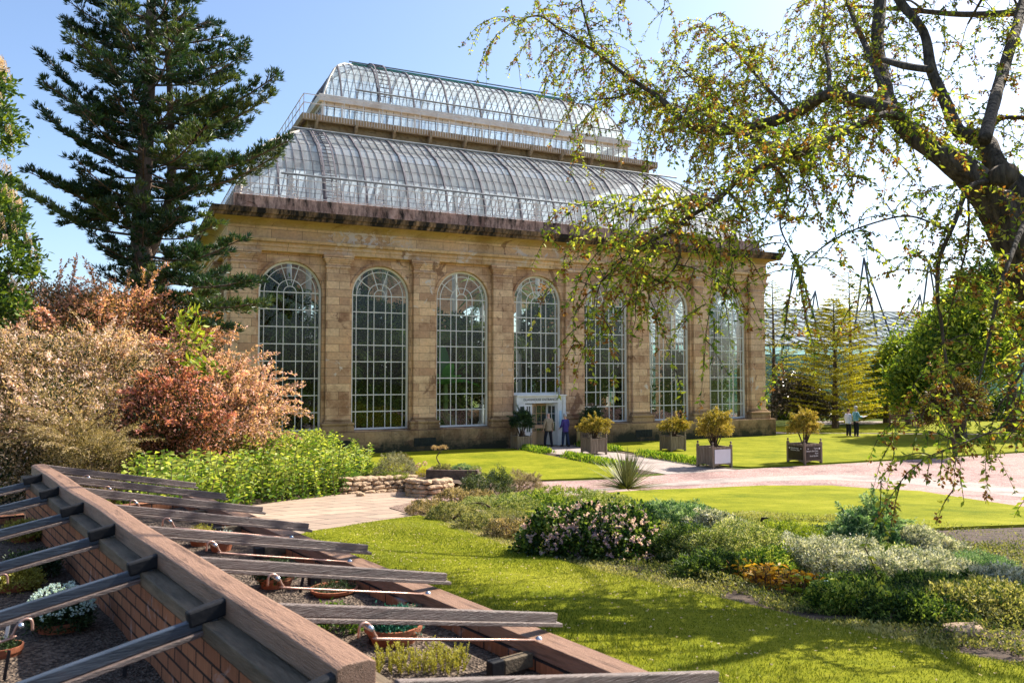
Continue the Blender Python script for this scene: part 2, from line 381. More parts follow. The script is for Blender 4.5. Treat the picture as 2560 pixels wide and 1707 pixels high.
# ------------------------------------------------------------------ palm house
LEN, DEP = 30.1, 18.3
palm = thing('palm_house', 'tall sandstone palm house with arched windows and a two-tier curved glass roof', 'glasshouse', P0, TH)
WC = [2.5 + 4.173 * i for i in range(7)]           # window centres on the long fronts
PC = [0.46, 4.587, 8.76, 12.933, 17.107, 21.28, 25.453, 29.64]
SILL, SPR, RW = 1.08, 7.36, 1.40
def frame_of(o, dx, dy):                           # 2-D wall coordinates (along, in) -> local
    o = Vector(o); dx = Vector(dx); dy = Vector(dy)
    return lambda s_, d, z: tuple(o + dx * s_ + dy * d + Vector((0, 0, z)))
FRONT = frame_of((0, 0, 0), (1, 0, 0), (0, 1, 0))
BACK = frame_of((LEN, DEP, 0), (-1, 0, 0), (0, -1, 0))
LEFT = frame_of((0, DEP, 0), (0, -1, 0), (1, 0, 0))
RIGHT = frame_of((LEN, 0, 0), (0, 1, 0), (-1, 0, 0))
def arch_pts(c, r, n=20): return [(c - r * math.cos(math.pi * i / n), SPR + r * math.sin(math.pi * i / n)) for i in range(n + 1)]
def wall_mesh(F, cs, s0, s1, T=0.55, ztop=11.0):
    mb = MB(); edges = [s0] + [(cs[i] + cs[i + 1]) / 2 for i in range(len(cs) - 1)] + [s1]
    for i, c in enumerate(cs):
        a, b = edges[i], edges[i + 1]; r = RW
        for d in (0, T):
            q = lambda s_, z: F(s_, d, z)
            def quad(p): mb.add([q(*x) for x in p], [(0, 1, 2, 3)])
            quad([(a, 0.9), (c - r, 0.9), (c - r, SPR), (a, SPR)]); quad([(c + r, 0.9), (b, 0.9), (b, SPR), (c + r, SPR)])
            ap = arch_pts(c, r); n = len(ap)
            quad([(a, SPR), (c - r, SPR), (c - r, ztop), (a, ztop)]); quad([(c + r, SPR), (b, SPR), (b, ztop), (c + r, ztop)])
            for k in range(n - 1):
                quad([ap[k], ap[k + 1], (ap[k + 1][0], ztop), (ap[k][0], ztop)])
        ap = [(c - r, SILL)] + arch_pts(c, r) + [(c + r, SILL)]
        for k in range(len(ap)):
            p, p2 = ap[k], ap[(k + 1) % len(ap)]
            mb.add([F(p[0], 0, p[1]), F(p2[0], 0, p2[1]), F(p2[0], T, p2[1]), F(p[0], T, p[1])], [(0, 1, 2, 3)])
        mb.add([F(c - r, 0, .9), F(c + r, 0, .9), F(c + r, 0, SILL), F(c - r, 0, SILL)], [(0, 1, 2, 3)])
        mb.add([F(c - r, T, .9), F(c + r, T, .9), F(c + r, T, SILL), F(c - r, T, SILL)], [(0, 1, 2, 3)])
    return mb
SC = [2.9 + 4.166 * i for i in range(4)]
wall_mesh(FRONT, WC, 0, LEN).build('wall', M['wall'], palm)
wall_mesh(BACK, [LEN - c for c in reversed(WC)], 0, LEN).build('wall', M['wall'], palm)
wall_mesh(LEFT, SC, 0.0, DEP).build('wall', M['wall'], palm)
wall_mesh(RIGHT, SC, 0.0, DEP).build('wall', M['wall'], palm)
# voussoir ring and shallow panel edge round each front window
for F, cs in ((FRONT, WC), (RIGHT, SC), (LEFT, SC)):
    for c in cs:
        mb = MB(); a1 = [(c - RW - 0.0, SILL)] + arch_pts(c, RW, 24) + [(c + RW, SILL)]
        a2 = [(c - RW - .13, SILL)] + arch_pts(c, RW + .13, 24) + [(c + RW + .13, SILL)]
        for k in range(len(a1) - 1):
            p, q, p2, q2 = a1[k], a1[k + 1], a2[k], a2[k + 1]
            mb.add([F(p[0], -.05, p[1]), F(q[0], -.05, q[1]), F(q2[0], -.05, q2[1]), F(p2[0], -.05, p2[1]),
                    F(p[0], .06, p[1]), F(q[0], .06, q[1]), F(p2[0], .003, p2[1]), F(q2[0], .003, q2[1])],
                   [(0, 1, 2, 3), (0, 4, 5, 1), (3, 2, 7, 6)])
        mb.build('window_surround', M['wall'], palm)
# windows
def window(F, c, door=False, T=0.2):
    r = RW - 0.01; z0 = 2.60 if door else SILL + 0.02
    fr = MB(); ap = [(c - r, z0)] + arch_pts(c, r, 24) + [(c + r, z0)]
    ai = [(c - r + .09, z0 + .08)] + arch_pts(c, r - .09, 24) + [(c + r - .09, z0 + .08)]
    for k in range(len(ap)):
        k2 = (k + 1) % len(ap); p, q, p2, q2 = ap[k], ap[k2], ai[k], ai[k2]
        fr.add([F(p[0], T - .05, p[1]), F(q[0], T - .05, q[1]), F(q2[0], T - .05, q2[1]), F(p2[0], T - .05, p2[1]),
                F(p2[0], T + .05, p2[1]), F(q2[0], T + .05, q2[1])], [(0, 1, 2, 3), (3, 2, 5, 4)])
    root = fr.build('window', M['glazing'], palm)
    gb = MB(); W2 = 2 * r; bw = 0.032; bd = 0.045
    def bar(p, q, b=bw): gb.beam(F(p[0], T, p[1]), F(q[0], T, q[1]), b, bd, up=F(0, 1, 0) if False else (0, 0, 1) if abs(p[1] - q[1]) < 1e-6 else tuple(Vector(F(0, 1, 0)) - Vector(F(0, 0, 0))))
    for fx in (.407, .205, .10):
        x = fx * W2
        for s_ in (-1, 1): bar((c + s_ * x, z0), (c + s_ * x, SPR))
        pts = [(c - x * math.cos(math.pi * i / 18), SPR + x * math.sin(math.pi * i / 18)) for i in range(19)]
        for i in range(18): bar(pts[i], pts[i + 1])
    for k in range(9):
        z = SPR - k * 0.775
        if z > z0 + .1: bar((c - r, z), (c + r, z), 0.036 if k else 0.05)
    for an in (36, 72, 108, 144):
        ca, sa = math.cos(R(an)), math.sin(R(an)); i0 = 0.205 * W2 if an in (36, 144) else .10 * W2
        bar((c + ca * i0, SPR + sa * i0), (c + ca * r, SPR + sa * r))
    gb.build('glazing_bar', M['glazing'], root)
    pn = MB(); pts = [(c - r, z0)] + arch_pts(c, r, 24) + [(c + r, z0)]
    pn.add([F(p[0], T + .012, p[1]) for p in pts], [tuple(range(len(pts)))]); pn.build('pane', M['pane'], root)
for i, c in enumerate(WC): window(FRONT, c, i == 3)
for c in WC: window(BACK, c)
for c in SC: window(LEFT, c); window(RIGHT, c)
# plinth all round, broken for the entrance
D0 = WC[3] - 1.42; D1 = WC[3] + 1.42
PL = 0.56
pb = MB()
pb.box(-PL, D0, -PL, 0.54, -0.05, 1.05); pb.box(D1, LEN + PL, -PL, 0.54, -0.05, 1.05)
pb.box(-PL, .54, .541, DEP + PL, -0.05, 1.05); pb.box(LEN - .54, LEN + PL, .541, DEP + PL, -0.05, 1.05)
pb.box(.541, LEN - .541, DEP - .5, DEP + PL, -0.05, 1.05)
pb.build('plinth', M['plinth'], palm, bevel=0.02)
vents = MB()
M['dark'] = surf('dark_grille', (0.006, 0.008, 0.006, 1), (0.03, 0.035, 0.03, 1), 6, 0.7, 0.2)
for u in (4.6, 8.7, 21.2, 25.4):
    g = MB(); g.box(u - .55, u + .55, -PL - .012, -PL + .03, 0.28, 0.68)
    for k in range(10): g.box(u - .5 + k * .108, u - .47 + k * .108, -PL - .03, -PL - .012, 0.3, 0.66)
    g.build('vent_grille', M['dark'], palm)
# pilasters
def pilaster(F, c, wd=1.08, left=True, right=True):
    def blk(mb, w_, d, z0, z1, d2=0.003):
        mb.box(0, 0, 0, 0, 0, 0) if False else None
        vs = [F(c + sx * w_ / 2, dd, z) for z in (z0, z1) for dd in (-d, d2) for sx in (-1, 1)]
        mb.add(vs, [(0, 2, 3, 1), (4, 5, 7, 6), (0, 1, 5, 4), (2, 6, 7, 3), (0, 4, 6, 2), (1, 3, 7, 5)])
    s = MB(); blk(s, wd, .24, 1.62, 8.52)
    root = s.build('pilaster', M['pil'], palm, bevel=0.012)
    cp = MB()
    for (w_, d, a, b) in ((wd + .07, .275, 8.52, 8.60), (wd + .01, .245, 8.60, 8.76), (wd + .10, .29, 8.76, 8.84), (wd + .18, .33, 8.84, 8.92), (wd + .27, .375, 8.92, 9.0), (wd + .32, .40, 9.0, 9.12)): blk(cp, w_, d, a, b)
    cp.build('capital', M['pil'], root, bevel=0.01)
    bs = MB()
    for (w_, d, a, b) in ((wd + .40, .44, 1.05, 1.30), (wd + .36, .42, 1.30, 1.36), (wd + .42, .45, 1.36, 1.47), (wd + .22, .35, 1.47, 1.53), (wd + .12, .30, 1.53, 1.62)): blk(bs, w_, d, a, b)
    bs.build('base', M['plinth'], root, bevel=0.03)
for c in PC: pilaster(FRONT, c)
SPC = [0.46, 4.98, 9.15, 13.3, DEP - .46]
for c in SPC: pilaster(RIGHT, c); pilaster(LEFT, c)
for c in PC: pilaster(BACK, c)
def ring(name, d0, z0, d1, z1, mat, inner=0.5, bev=0.0):
    """band round the whole building: offset d0 at z0 to d1 at z1"""
    mb = MB()
    def rc(d, z): return [(-d, -d, z), (LEN + d, -d, z), (LEN + d, DEP + d, z), (-d, DEP + d, z)]
    v = rc(d0, z0) + rc(d1, z1) + rc(-inner, z1) + rc(-inner, z0); fs = []
    for k in range(4):
        k2 = (k + 1) % 4
        for L_ in range(4):
            a, b = L_ * 4, ((L_ + 1) % 4) * 4
            fs.append((a + k, a + k2, b + k2, b + k))
    mb.add(v, fs); return mb.build(name, mat, palm, bevel=bev)
ring('architrave', .26, 9.12, .26, 9.32, M['frieze'], bev=.01); ring('architrave', .30, 9.32, .30, 9.50, M['frieze'], bev=.01)
ring('moulding', .40, 9.5, .44, 9.66, M['frieze'], bev=.02)
ring('frieze', .24, 9.66, .24, 10.2, M['frieze'])
for k in range(5):
    f0, f1 = k / 5, (k + 1) / 5; g = lambda f: .25 + .55 * (1 - math.cos(f * math.pi / 2))
    ring('cove', g(f0), 10.2 + .26 * math.sin(f0 * math.pi / 2), g(f1), 10.2 + .26 * math.sin(f1 * math.pi / 2) + .001, M['cove'])
ring('cornice', .86, 10.462, .90, 10.62, M['cornice'], bev=.015); ring('cornice', .95, 10.62, .98, 10.86, M['cornice'], bev=.02)
ring('cornice', .98, 10.86, .30, 11.0, M['cornice'])
ring('blocking_course', .0, 11.0, .0, 11.60, M['block'], inner=.55, bev=.02)
gt = MB(); gt.box(.551, LEN - .551, .551, 1.3, 11.2, 11.35); gt.box(.551, LEN - .551, DEP - 1.3, DEP - .551, 11.2, 11.35)
gt.box(.551, 1.0, 1.301, DEP - 1.301, 11.2, 11.35); gt.box(LEN - 1.0, LEN - .551, 1.301, DEP - 1.301, 11.2, 11.35)
gt.build('roof_gutter', M['greyrail'], palm)

# --- the two curved roofs; t runs from the eaves (0) to the ridge (1)
def side(t): return 0.35 + 7.45 * t
def front(t): return 1.05 + 8.1 * t
LOW = [(0, 11.55), (.02, 12.25), (.047, 12.95), (.1, 13.75), (.16, 14.4), (.22, 14.9), (.30, 15.30), (.38, 15.78), (.46, 16.16), (.53, 16.42)]
UPP = [(.661, 18.66), (.682, 19.2), (.703, 19.64), (.73, 20.1), (.765, 20.58), (.81, 21.0), (.865, 21.32), (.93, 21.54), (1.0, 21.62)]
CLE = [(.655, 16.6), (.655, 18.5)]
def zof(prof, t):
    for (a, za), (b, zb) in zip(prof, prof[1:]):
        if a <= t <= b + 1e-9: return za + (zb - za) * (t - a) / max(b - a, 1e-9)
    return prof[-1][1]
def dense(prof, m=3):
    o = []
    for (a, za), (b, zb) in zip(prof, prof[1:]):
        for k in range(m): o.append((a + (b - a) * k / m, za + (zb - za) * k / m))
    return o + [prof[-1]]
def vault(name, prof, mat):
    mb = MB(); base = []
    for t, z in prof:
        s_, f = side(t), front(t)
        base.append([(s_, f, z), (LEN - s_, f, z), (LEN - s_, DEP - f, z), (s_, DEP - f, z)])
    v = [p for r_ in base for p in r_]; fs = []
    for i in range(len(base) - 1):
        for k in range(4): fs.append((i * 4 + k, i * 4 + (k + 1) % 4, i * 4 + 4 + (k + 1) % 4, i * 4 + 4 + k))
    mb.add(v, fs); return mb.build(name, mat, palm, smooth=False)
low = vault('lower_roof', LOW, M['roofglass']); upp = vault('upper_roof', UPP, M['topglass']); cle = vault('clerestory', CLE, M['topglass'])
def curve_at(prof, u=None, v=None, off=0.0, back=False, right=False):
    """rib line on the front (constant u) or end (constant v) of a vault"""
    pts = []
    for t, z in dense(prof):
        s_, f = side(t), front(t)
        if u is not None:
            if s_ > min(u, LEN - u) + .001: break
            pts.append(Vector((u, DEP - f + off if back else f - off, z + off)))
        else:
            if f > min(v, DEP - v) + .001: break
            pts.append(Vector((LEN - s_ + off if right else s_ - off, v, z + off)))
    return pts
def bars(prof, spacing, w_, d, parent, name, mat, skip=None, off=0.02, one=True):
    mb = MB(); k = 0; n = int(LEN / spacing); u0 = (LEN - n * spacing) / 2
    for k in range(n + 1):
        if skip and k % skip == 0: continue
        for back in (False, True):
            p = curve_at(prof, u=u0 + k * spacing, off=off, back=back)
            for a, b in zip(p, p[1:]): mb.beam(a, b, w_, d, up=(0, -1, .6))
    n2 = int(DEP / spacing); v0 = (DEP - n2 * spacing) / 2
    for k in range(n2 + 1):
        if skip and k % skip == 0: continue
        for rt in (False, True):
            p = curve_at(prof, v=v0 + k * spacing, off=off, right=rt)
            for a, b in zip(p, p[1:]): mb.beam(a, b, w_, d, up=(1, 0, .6))
    return mb.build(name, mat, parent)
SP = 4.173 / 10
for prof, par in ((LOW, low), (UPP, upp), (CLE, cle)):
    bars(prof, SP, 0.028, 0.05, par, 'glazing_bar', M['rib'], skip=5)
    # glass laps across the slope
    mb = MB(); L_ = 0; dp = dense(prof, 8); last = None; acc = 0
    for (a, za), (b, zb) in zip(dp, dp[1:]):
        acc += math.hypot((b - a) * 8.1, zb - za)
        if acc > 0.62:
            acc = 0; s_, f, z = side(b), front(b), zb + .012
            c4 = [(s_, f - .01, z), (LEN - s_, f - .01, z), (LEN - s_, DEP - f + .01, z), (s_, DEP - f + .01, z)]
            for k in range(4): mb.beam(c4[k], c4[(k + 1) % 4], 0.014, 0.014)
    mb.build('glass_lap', M['rib'], par)
for k in range(1, 15):
    u = (LEN - 14 * 2.0865) / 2 + k * 2.0865 - 0.0
for prof, par in ((LOW, low), (UPP, upp), (CLE, cle)):
    u0 = (LEN - int(LEN / SP) * SP) / 2
    for k in range(0, int(LEN / SP) + 1, 5):
        for back in (False, True):
            p = curve_at(prof, u=u0 + k * SP, off=.03, back=back)
            if len(p) > 1:
                mb = MB()
                for a, b in zip(p, p[1:]): mb.beam(a, b, 0.075, 0.13, up=(0, -1, .6))
                mb.build('rib', M['rib'] if prof is not CLE else M['white_paint'], par)
    for sx in (0, 1):
        for sy in (0, 1):
            hip = MB()
            p = [Vector(((LEN - side(t)) if sx else side(t), (DEP - front(t)) if sy else front(t), z + .02)) for t, z in dense(prof)]
            for a, b in zip(p, p[1:]): hip.beam(a, b, 0.09, 0.10)
            hip.build('hip_rib', M['gutter'], par)
rb = MB(); rb.beam((side(1) - .3, DEP / 2, 21.74), (LEN - side(1) + .3, DEP / 2, 21.78), .34, .22); rb.build('ridge', M['verdigris'], upp)
pr = MB(); pr.beam((side(1) - .5, DEP / 2 - .25, 21.86), (LEN - side(1) + .4, DEP / 2 - .25, 22.02), .06, .06); pr.build('ridge_rail', M['greyrail'], upp)
# gutter beam on top of the clerestory
def loop(mb, t, z, w_, h_, exf=0.0):
    s_, f = side(t) - exf, front(t) - exf
    c4 = [(s_, f, z), (LEN - s_, f, z), (LEN - s_, DEP - f, z), (s_, DEP - f, z)]
    for k in range(4):
        a = Vector(c4[k]); b = Vector(c4[(k + 1) % 4]); d = (b - a).normalized() * (w_ / 2 - .001 if k % 2 == 0 else -w_ / 2)
        mb.beam(a - d, b + d, w_, h_)
mb = MB(); loop(mb, .655, 18.56, .36, .38, .05); mb.build('gutter_beam', M['gutter'], palm, bevel=.02)
mb = MB(); loop(mb, .655, 18.27, .12, .18, -.02); mb.build('gutter_beam', M['gutter'], palm)
mb = MB(); loop(mb, .655, 17.06, .12, .16, .03); mb.build('clerestory_sill', M['gutter'], palm)
# gallery walk with brackets
gal = MB(); s0, f0 = side(.478), front(.478); s1, f1 = side(.66), front(.66)
o4 = [(s0, f0), (LEN - s0, f0), (LEN - s0, DEP - f0), (s0, DEP - f0)]; i4 = [(s1, f1), (LEN - s1, f1), (LEN - s1, DEP - f1), (s1, DEP - f1)]
v = [(x, y, 16.98) for x, y in o4 + i4] + [(x, y, 16.90) for x, y in o4 + i4]; fs = []
for k in range(4):
    k2 = (k + 1) % 4; fs += [(k, k2, 4 + k2, 4 + k), (8 + k, 12 + k, 12 + k2, 8 + k2), (k, 8 + k, 8 + k2, k2)]
gal.add(v, fs); gallery = gal.build('gallery', M['gallery'], palm)
mb = MB(); loop(mb, .478, 16.80, .10, .34); loop(mb, .53, 16.5, .12, .66); mb.build('fascia', M['gallery'], gallery)
mb = MB()
for k in range(int((LEN - 2 * s0) / .15)): mb.box(s0 + k * .15, s0 + k * .15 + .022, f0 - .175, f0 - .152, 16.66, 16.94)
mb.build('edge_grating', M['rail'], gallery)
brk = [(LEN - 14 * 2.0865) / 2 + k * 2.0865 for k in range(15)]
for u in brk:
    if s0 + .2 < u < LEN - s0 - .2:
        for bk in (0, 1):
            b = MB(); yy = (lambda q: DEP - q) if bk else (lambda q: q)
            pts = [(f0 - .19, 16.86), (f0 - .19, 16.54), (f0 - .04, 16.30), (f0 + .16, 16.12), (f0 + .5, 16.15), (f0 + .62, 16.8)]
            vs = [(u - .06, yy(a), z) for a, z in pts] + [(u + .06, yy(a), z) for a, z in pts]; n = len(pts)
            b.add(vs, [tuple(range(n)), tuple(range(2 * n - 1, n - 1, -1))] + [(k, (k + 1) % n, n + (k + 1) % n, n + k) for k in range(n)])
            b.build('bracket', M['gallery'], gallery)
def railing(parent, ex_s, ex_f, z0, h, sp, scroll, name):
    rr_ = MB(); c4 = [(ex_s, ex_f), (LEN - ex_s, ex_f), (LEN - ex_s, DEP - ex_f), (ex_s, DEP - ex_f)]
    for k in range(4):
        a = Vector((*c4[k], z0)); b = Vector((*c4[(k + 1) % 4], z0))
        for fz in ((1, .62, .12) if scroll else (1, .55)): rr_.beam(a + Vector((0, 0, h * fz)), b + Vector((0, 0, h * fz)), (.036), (.036))
        L_ = (b - a).length; n = int(L_ / sp)
        for i in range(n + 1):
            p = a.lerp(b, i / n); rr_.beam(p, p + Vector((0, 0, h)), .030, .030, up=(1, 0, 0))
    o = rr_.build(name, M['rail'], parent); return o
r1 = railing(palm, .22, .22, 11.60, .92, .52, True, 'roof_railing')
r2 = railing(palm, s0 + .05, f0 + .05, 16.99, 1.02, 1.043, False, 'gallery_railing')
gallery.location.z = .20; r2.location.z = .20
def scroll(u, v, big):
    mb = MB(); mb.beam((u, v, 11.6), (u, v, 12.62), .03, .03, up=(1, 0, 0))
    def spi(cx, cz, r0, sgn, turns=1.4):
        pts = [Vector((cx + sgn * r0 * (1 - i / 22) * math.cos(i / 14 * turns * 2 * math.pi / 1.6), v, cz + r0 * (1 - i / 22) * math.sin(i / 14 * turns * 2 * math.pi / 1.6))) for i in range(17)]
        mb.tube(pts, .024, 4)
    for sg in (-1, 1):
        spi(u + sg * .12, 11.78, .11, sg); spi(u + sg * .09, 12.05, .08, -sg); spi(u + sg * .06, 12.26, .06, sg)
        if big: spi(u + sg * .28, 11.72, .09, -sg)
    pts = [Vector((u + .085 * math.cos(a * math.pi / 7), v, 12.5 + .085 * math.sin(a * math.pi / 7))) for a in range(15)]
    mb.tube(pts, .022, 4, cap=False)
    mb.build('scroll_post', M['rail'], r1)
for k, u in enumerate(brk): scroll(u, .22, k % 2 == 0)
scroll(.5, .22, True)
# pipe rails standing off the glass, with ladders
mb = MB()
for t, prof, off in ((.045, LOW, .42), (.36, LOW, .32)):
    z = zof(prof, t) + (0.05 if t < .1 else off * .9); s_, f = side(t), front(t) - off
    mb.tube([(s_ + (1.5 if t < .1 else 0.1), f, z), (LEN - s_ - .3, f, z)], .055 if t < .1 else .05, 6)
    for u in brk:
        if s_ + .5 < u < LEN - s_ - .5: mb.beam((u, f, z), (u, front(t), zof(prof, t)), .03, .03)
mb.build('roof_pipe', M['greyrail'], low)
mb = MB(); t = .68; z = zof(UPP, t) + .12; f = front(t) - .35; mb.tube([(side(t) + 1.6, f, z), (LEN - side(t) - .2, f, z)], .05, 6)
for u in brk:
    if side(t) + 1.6 < u < LEN - side(t): mb.beam((u, f, z), (u, front(t), z), .03, .03)
mb.build('roof_pipe', M['greyrail'], upp)
def ladder(prof, u, w_, off, name, par, t0=0, t1=1):
    pts = [Vector((0, front(t) - off, z + off * .9)) for t, z in dense(prof, 4) if t0 <= t <= t1]
    a = MB()
    for sx in (0, 1):
        for p, q in zip(pts, pts[1:]): a.beam(p + Vector((u + sx * w_, 0, 0)), q + Vector((u + sx * w_, 0, 0)), .045, .07, up=(1, 0, 0))
    acc = 0
    for p, q in zip(pts, pts[1:]):
        L_ = (q - p).length; s_ = 0
        while acc + (L_ - s_) > .3:
            s_ += .3 - acc; acc = 0; m_ = p.lerp(q, s_ / L_)
            a.beam(m_ + Vector((u, 0, 0)), m_ + Vector((u + w_, 0, 0)), .03, .03)
        acc += L_ - s_
    a.build(name, M['rib'], par)
ladder(LOW, 4.25, .55, .16, 'ladder', low, .0, .47)
ladder(UPP, 8.4, .62, .22, 'ladder', upp, .66, 1.0)
# entrance: white surround, open doors
dw = MB(); c = WC[3]; v0, v1 = -.42, .30
dw.box(D0 + .0, D0 + .17, v0, v1, 0.02, 2.56); dw.box(D1 - .17, D1, v0, v1, .02, 2.56)
dw.box(D0 + .171, D1 - .171, v0 + .03, v1, 2.20, 2.56); dw.box(D0 - .02, D1 + .02, v0 - .07, v1, 2.561, 2.62)
dw.box(D0 + .171, c - .92, v0 + .05, v1 - .3, .02, 2.199); dw.box(c + .95, D1 - .171, v0 + .05, v1 - .3, .02, 2.199)
ent = dw.build('entrance', M['white_paint'], palm, bevel=.008)
M['blueglass'] = glassmat('door_glass', (0.6, 0.75, 0.8, 1), 1.5, .15, .02)
M['tan'] = surf('tan_door_wood', (0.48, 0.30, 0.15, 1), (0.62, 0.42, 0.23, 1), 1.2, .5, .1, stretch=(4, 4, .5))
def door_leaf(x, y, wd, ang, mat, name='door'):
    d = MB(); h = 2.16
    d.box(0, .11, -.025, .025, .03, h); d.box(wd - .11, wd, -.025, .025, .03, h); d.box(.111, wd - .111, -.025, .025, .03, .75); d.box(.111, wd - .111, -.025, .025, h - .12, h)
    for k in range(1, 3): d.box(.111, wd - .111, -.02, .02, .75 + k * .44, .78 + k * .44)
    d.box(wd / 2 - .02, wd / 2 + .02, -.019, .019, .751, h - .121)
    o = d.build(name, mat, ent, bevel=.004); o.location = (x, y, 0); o.rotation_euler = (0, 0, ang)
    g = MB(); g.box(.112, wd - .112, -.004, .004, .752, h - .122); g.build('door_pane', M['blueglass'], o)
    hd = MB(); hd.tube([(wd - .06, -.03, .95), (wd - .06, -.09, .95), (wd - .06, -.09, 1.15), (wd - .06, -.03, 1.15)], .012, 6); hd.build('door_handle', M['greyrail'], o)
    return o
door_leaf(c - .92, v0 + .12, .44, 0.10, M['white_paint']); door_leaf(c + .95, v0 + .10, .62, math.pi - .9, M['white_paint'])
door_leaf(c - .46, v0 + .16, .60, .75, M['tan']); door_leaf(c + .75, v0 + .62, .80, 2.75, M['tan'])
sg = MB(); sg.box(D0 + .22, D0 + .36, v0 + .028, v0 + .046, 1.5, 2.05); sg.build('notice_frame', M['dark'], ent)
sg = MB(); sg.box(D1 - .37, D1 - .24, v0 + .03, v0 + .046, .9, 1.8)
M['paleblue'] = surf('pale_blue_notice', (0.35, 0.55, 0.70, 1), (0.45, 0.65, 0.78, 1), 3, .5, 0); sg.build('notice', M['paleblue'], ent)
def text(body, size, loc, rot, mat, parent, name='lettering', align='CENTER', ext=0.003):
    cu = bpy.data.curves.new(name, 'FONT'); cu.body = body; cu.size = size; cu.align_x = align; cu.extrude = ext
    o = bpy.data.objects.new(name, cu); C.objects.link(o); bpy.context.view_layer.update()
    me = bpy.data.meshes.new_from_object(o.evaluated_get(bpy.context.evaluated_depsgraph_get())); bpy.data.objects.remove(o)
    me.materials.clear(); me.materials.append(mat); q = bpy.data.objects.new(name, me); C.objects.link(q)
    q.location = loc; q.rotation_euler = rot
    if parent: q.parent = parent
    return q
text('GLASSHOUSE ENTRANCE', .17, (c - .06, v0 + .02, 2.33), (math.pi / 2, 0, 0), M['black'], ent)
# interior: cream columns, gallery beams, floor
fl = MB(); fl.box(.56, LEN - .56, .56, DEP - .56, -.02, .06); fl.build('floor', surf('interior_floor', (.12, .10, .08, 1), (.25, .22, .18, 1), 2), palm)
for u in WC[:-1]:
    for v_ in (front(.655), DEP - front(.655)):
        uu = u + 2.0865
        if side(.655) - 1 < uu < LEN - side(.655) + 1:
            cm = MB(); cm.lathe((uu, v_, 0), [(.26, .05), (.26, .5), (.17, .6), (.15, 10), (.15, 15.6), (.28, 16.1), (.28, 16.38)], 10); cm.build('column', M['white_paint'], palm, smooth=True)
ib = MB(); s_, f = side(.655), front(.655)
for (a, b) in (((s_, f), (LEN - s_, f)), ((s_, DEP - f), (LEN - s_, DEP - f))):
    ib.beam((*a, 11.6), (*b, 11.6), .2, .3); ib.beam((*a, 16.2), (*b, 16.2), .2, .25)
for k in range(7):
    uu = WC[0] + 2.0865 + k * 4.173
    if k < 6:
        ib.beam((uu, .6, 11.3), (uu, f, 11.3), .12, .2); ib.beam((uu, DEP - .6, 11.3), (uu, DEP - f, 11.3), .12, .2)
ib.build('interior_beam', M['white_paint'], palm)
# ------------------------------------------------------------------ grounds
def grassmat(name, c1, c2, c3):
    m, n, out = newmat(name); tc = N(n, 'TexCoord')
    a = N(n, 'TexNoise', i_Scale=0.55, i_Detail=10, i_Roughness=.78); n.links.new(tc.outputs['Object'], a.inputs['Vector'])
    b = N(n, 'TexNoise', i_Scale=16, i_Detail=6, i_Roughness=.8); n.links.new(tc.outputs['Object'], b.inputs['Vector'])
    r1 = ramp(n, [(.36, c1), (.52, c2), (.68, c3)]); n.links.new(a.outputs[0], r1.inputs[0])
    r2 = ramp(n, [(.25, (.62, .66, .6, 1)), (.5, (1, 1, 1, 1)), (.8, (1.35, 1.3, 1.2, 1))]); n.links.new(b.outputs[0], r2.inputs[0])
    col = mixc(n, 1.0, r1.outputs[0], r2.outputs[0], 'MULTIPLY')
    p = N(n, 'BsdfPrincipled', i_Roughness=.9); p.inputs['Specular IOR Level'].default_value = .05
    n.links.new(col, p.inputs['Base Color'])
    bp = N(n, 'Bump', i_Strength=.8, i_Distance=.03); n.links.new(b.outputs[0], bp.inputs['Height']); n.links.new(bp.outputs[0], p.inputs['Normal'])
    n.links.new(p.outputs[0], out.inputs[0]); return m
M['lawn'] = grassmat('mown_lawn', (.12, .145, .008, 1), (.21, .215, .012, 1), (.30, .285, .028, 1))
M['far'] = grassmat('rough_ground', (.05, .07, .015, 1), (.08, .10, .02, 1), (.11, .12, .03, 1))
def gravelmat(name, c1, c2, c3, sc_=28, bump=.6):
    m, n, out = newmat(name); tc = N(n, 'TexCoord')
    v = N(n, 'TexVoronoi', i_Scale=sc_); n.links.new(tc.outputs['Object'], v.inputs['Vector'])
    b = N(n, 'TexNoise', i_Scale=.5, i_Detail=8, i_Roughness=.7); n.links.new(tc.outputs['Object'], b.inputs['Vector'])
    sv = N(n, 'SeparateColor'); n.links.new(v.outputs['Color'], sv.inputs[0])
    r1 = ramp(n, [(0, c1), (.5, c2), (1, c3)]); n.links.new(sv.outputs[0], r1.inputs[0])
    r2 = ramp(n, [(.38, (.66, .64, .64, 1)), (.5, (1, 1, 1, 1)), (.64, (1.14, 1.12, 1.08, 1))]); n.links.new(b.outputs[0], r2.inputs[0])
    col = mixc(n, 1, r1.outputs[0], r2.outputs[0], 'MULTIPLY')
    p = N(n, 'BsdfPrincipled', i_Roughness=.85); n.links.new(col, p.inputs['Base Color']); p.inputs['Specular IOR Level'].default_value = .2
    bp = N(n, 'Bump', i_Strength=bump, i_Distance=.02); n.links.new(v.outputs['Distance'], bp.inputs['Height']); n.links.new(bp.outputs[0], p.inputs['Normal'])
    n.links.new(p.outputs[0], out.inputs[0]); return m
M['pinkgravel'] = gravelmat('pink_gravel', (.22, .12, .10, 1), (.34, .215, .185, 1), (.46, .325, .285, 1))
M['tarpath'] = gravelmat('pale_worn_path', (.29, .235, .205, 1), (.35, .285, .25, 1), (.40, .335, .295, 1), 40, .2)
M['grit'] = gravelmat('coarse_grit', (.03, .022, .016, 1), (.10, .07, .05, 1), (.20, .15, .11, 1), 60, 1)
M['mulch'] = gravelmat('gravel_mulch', (.10, .06, .045, 1), (.22, .14, .10, 1), (.38, .28, .22, 1), 45, 1)
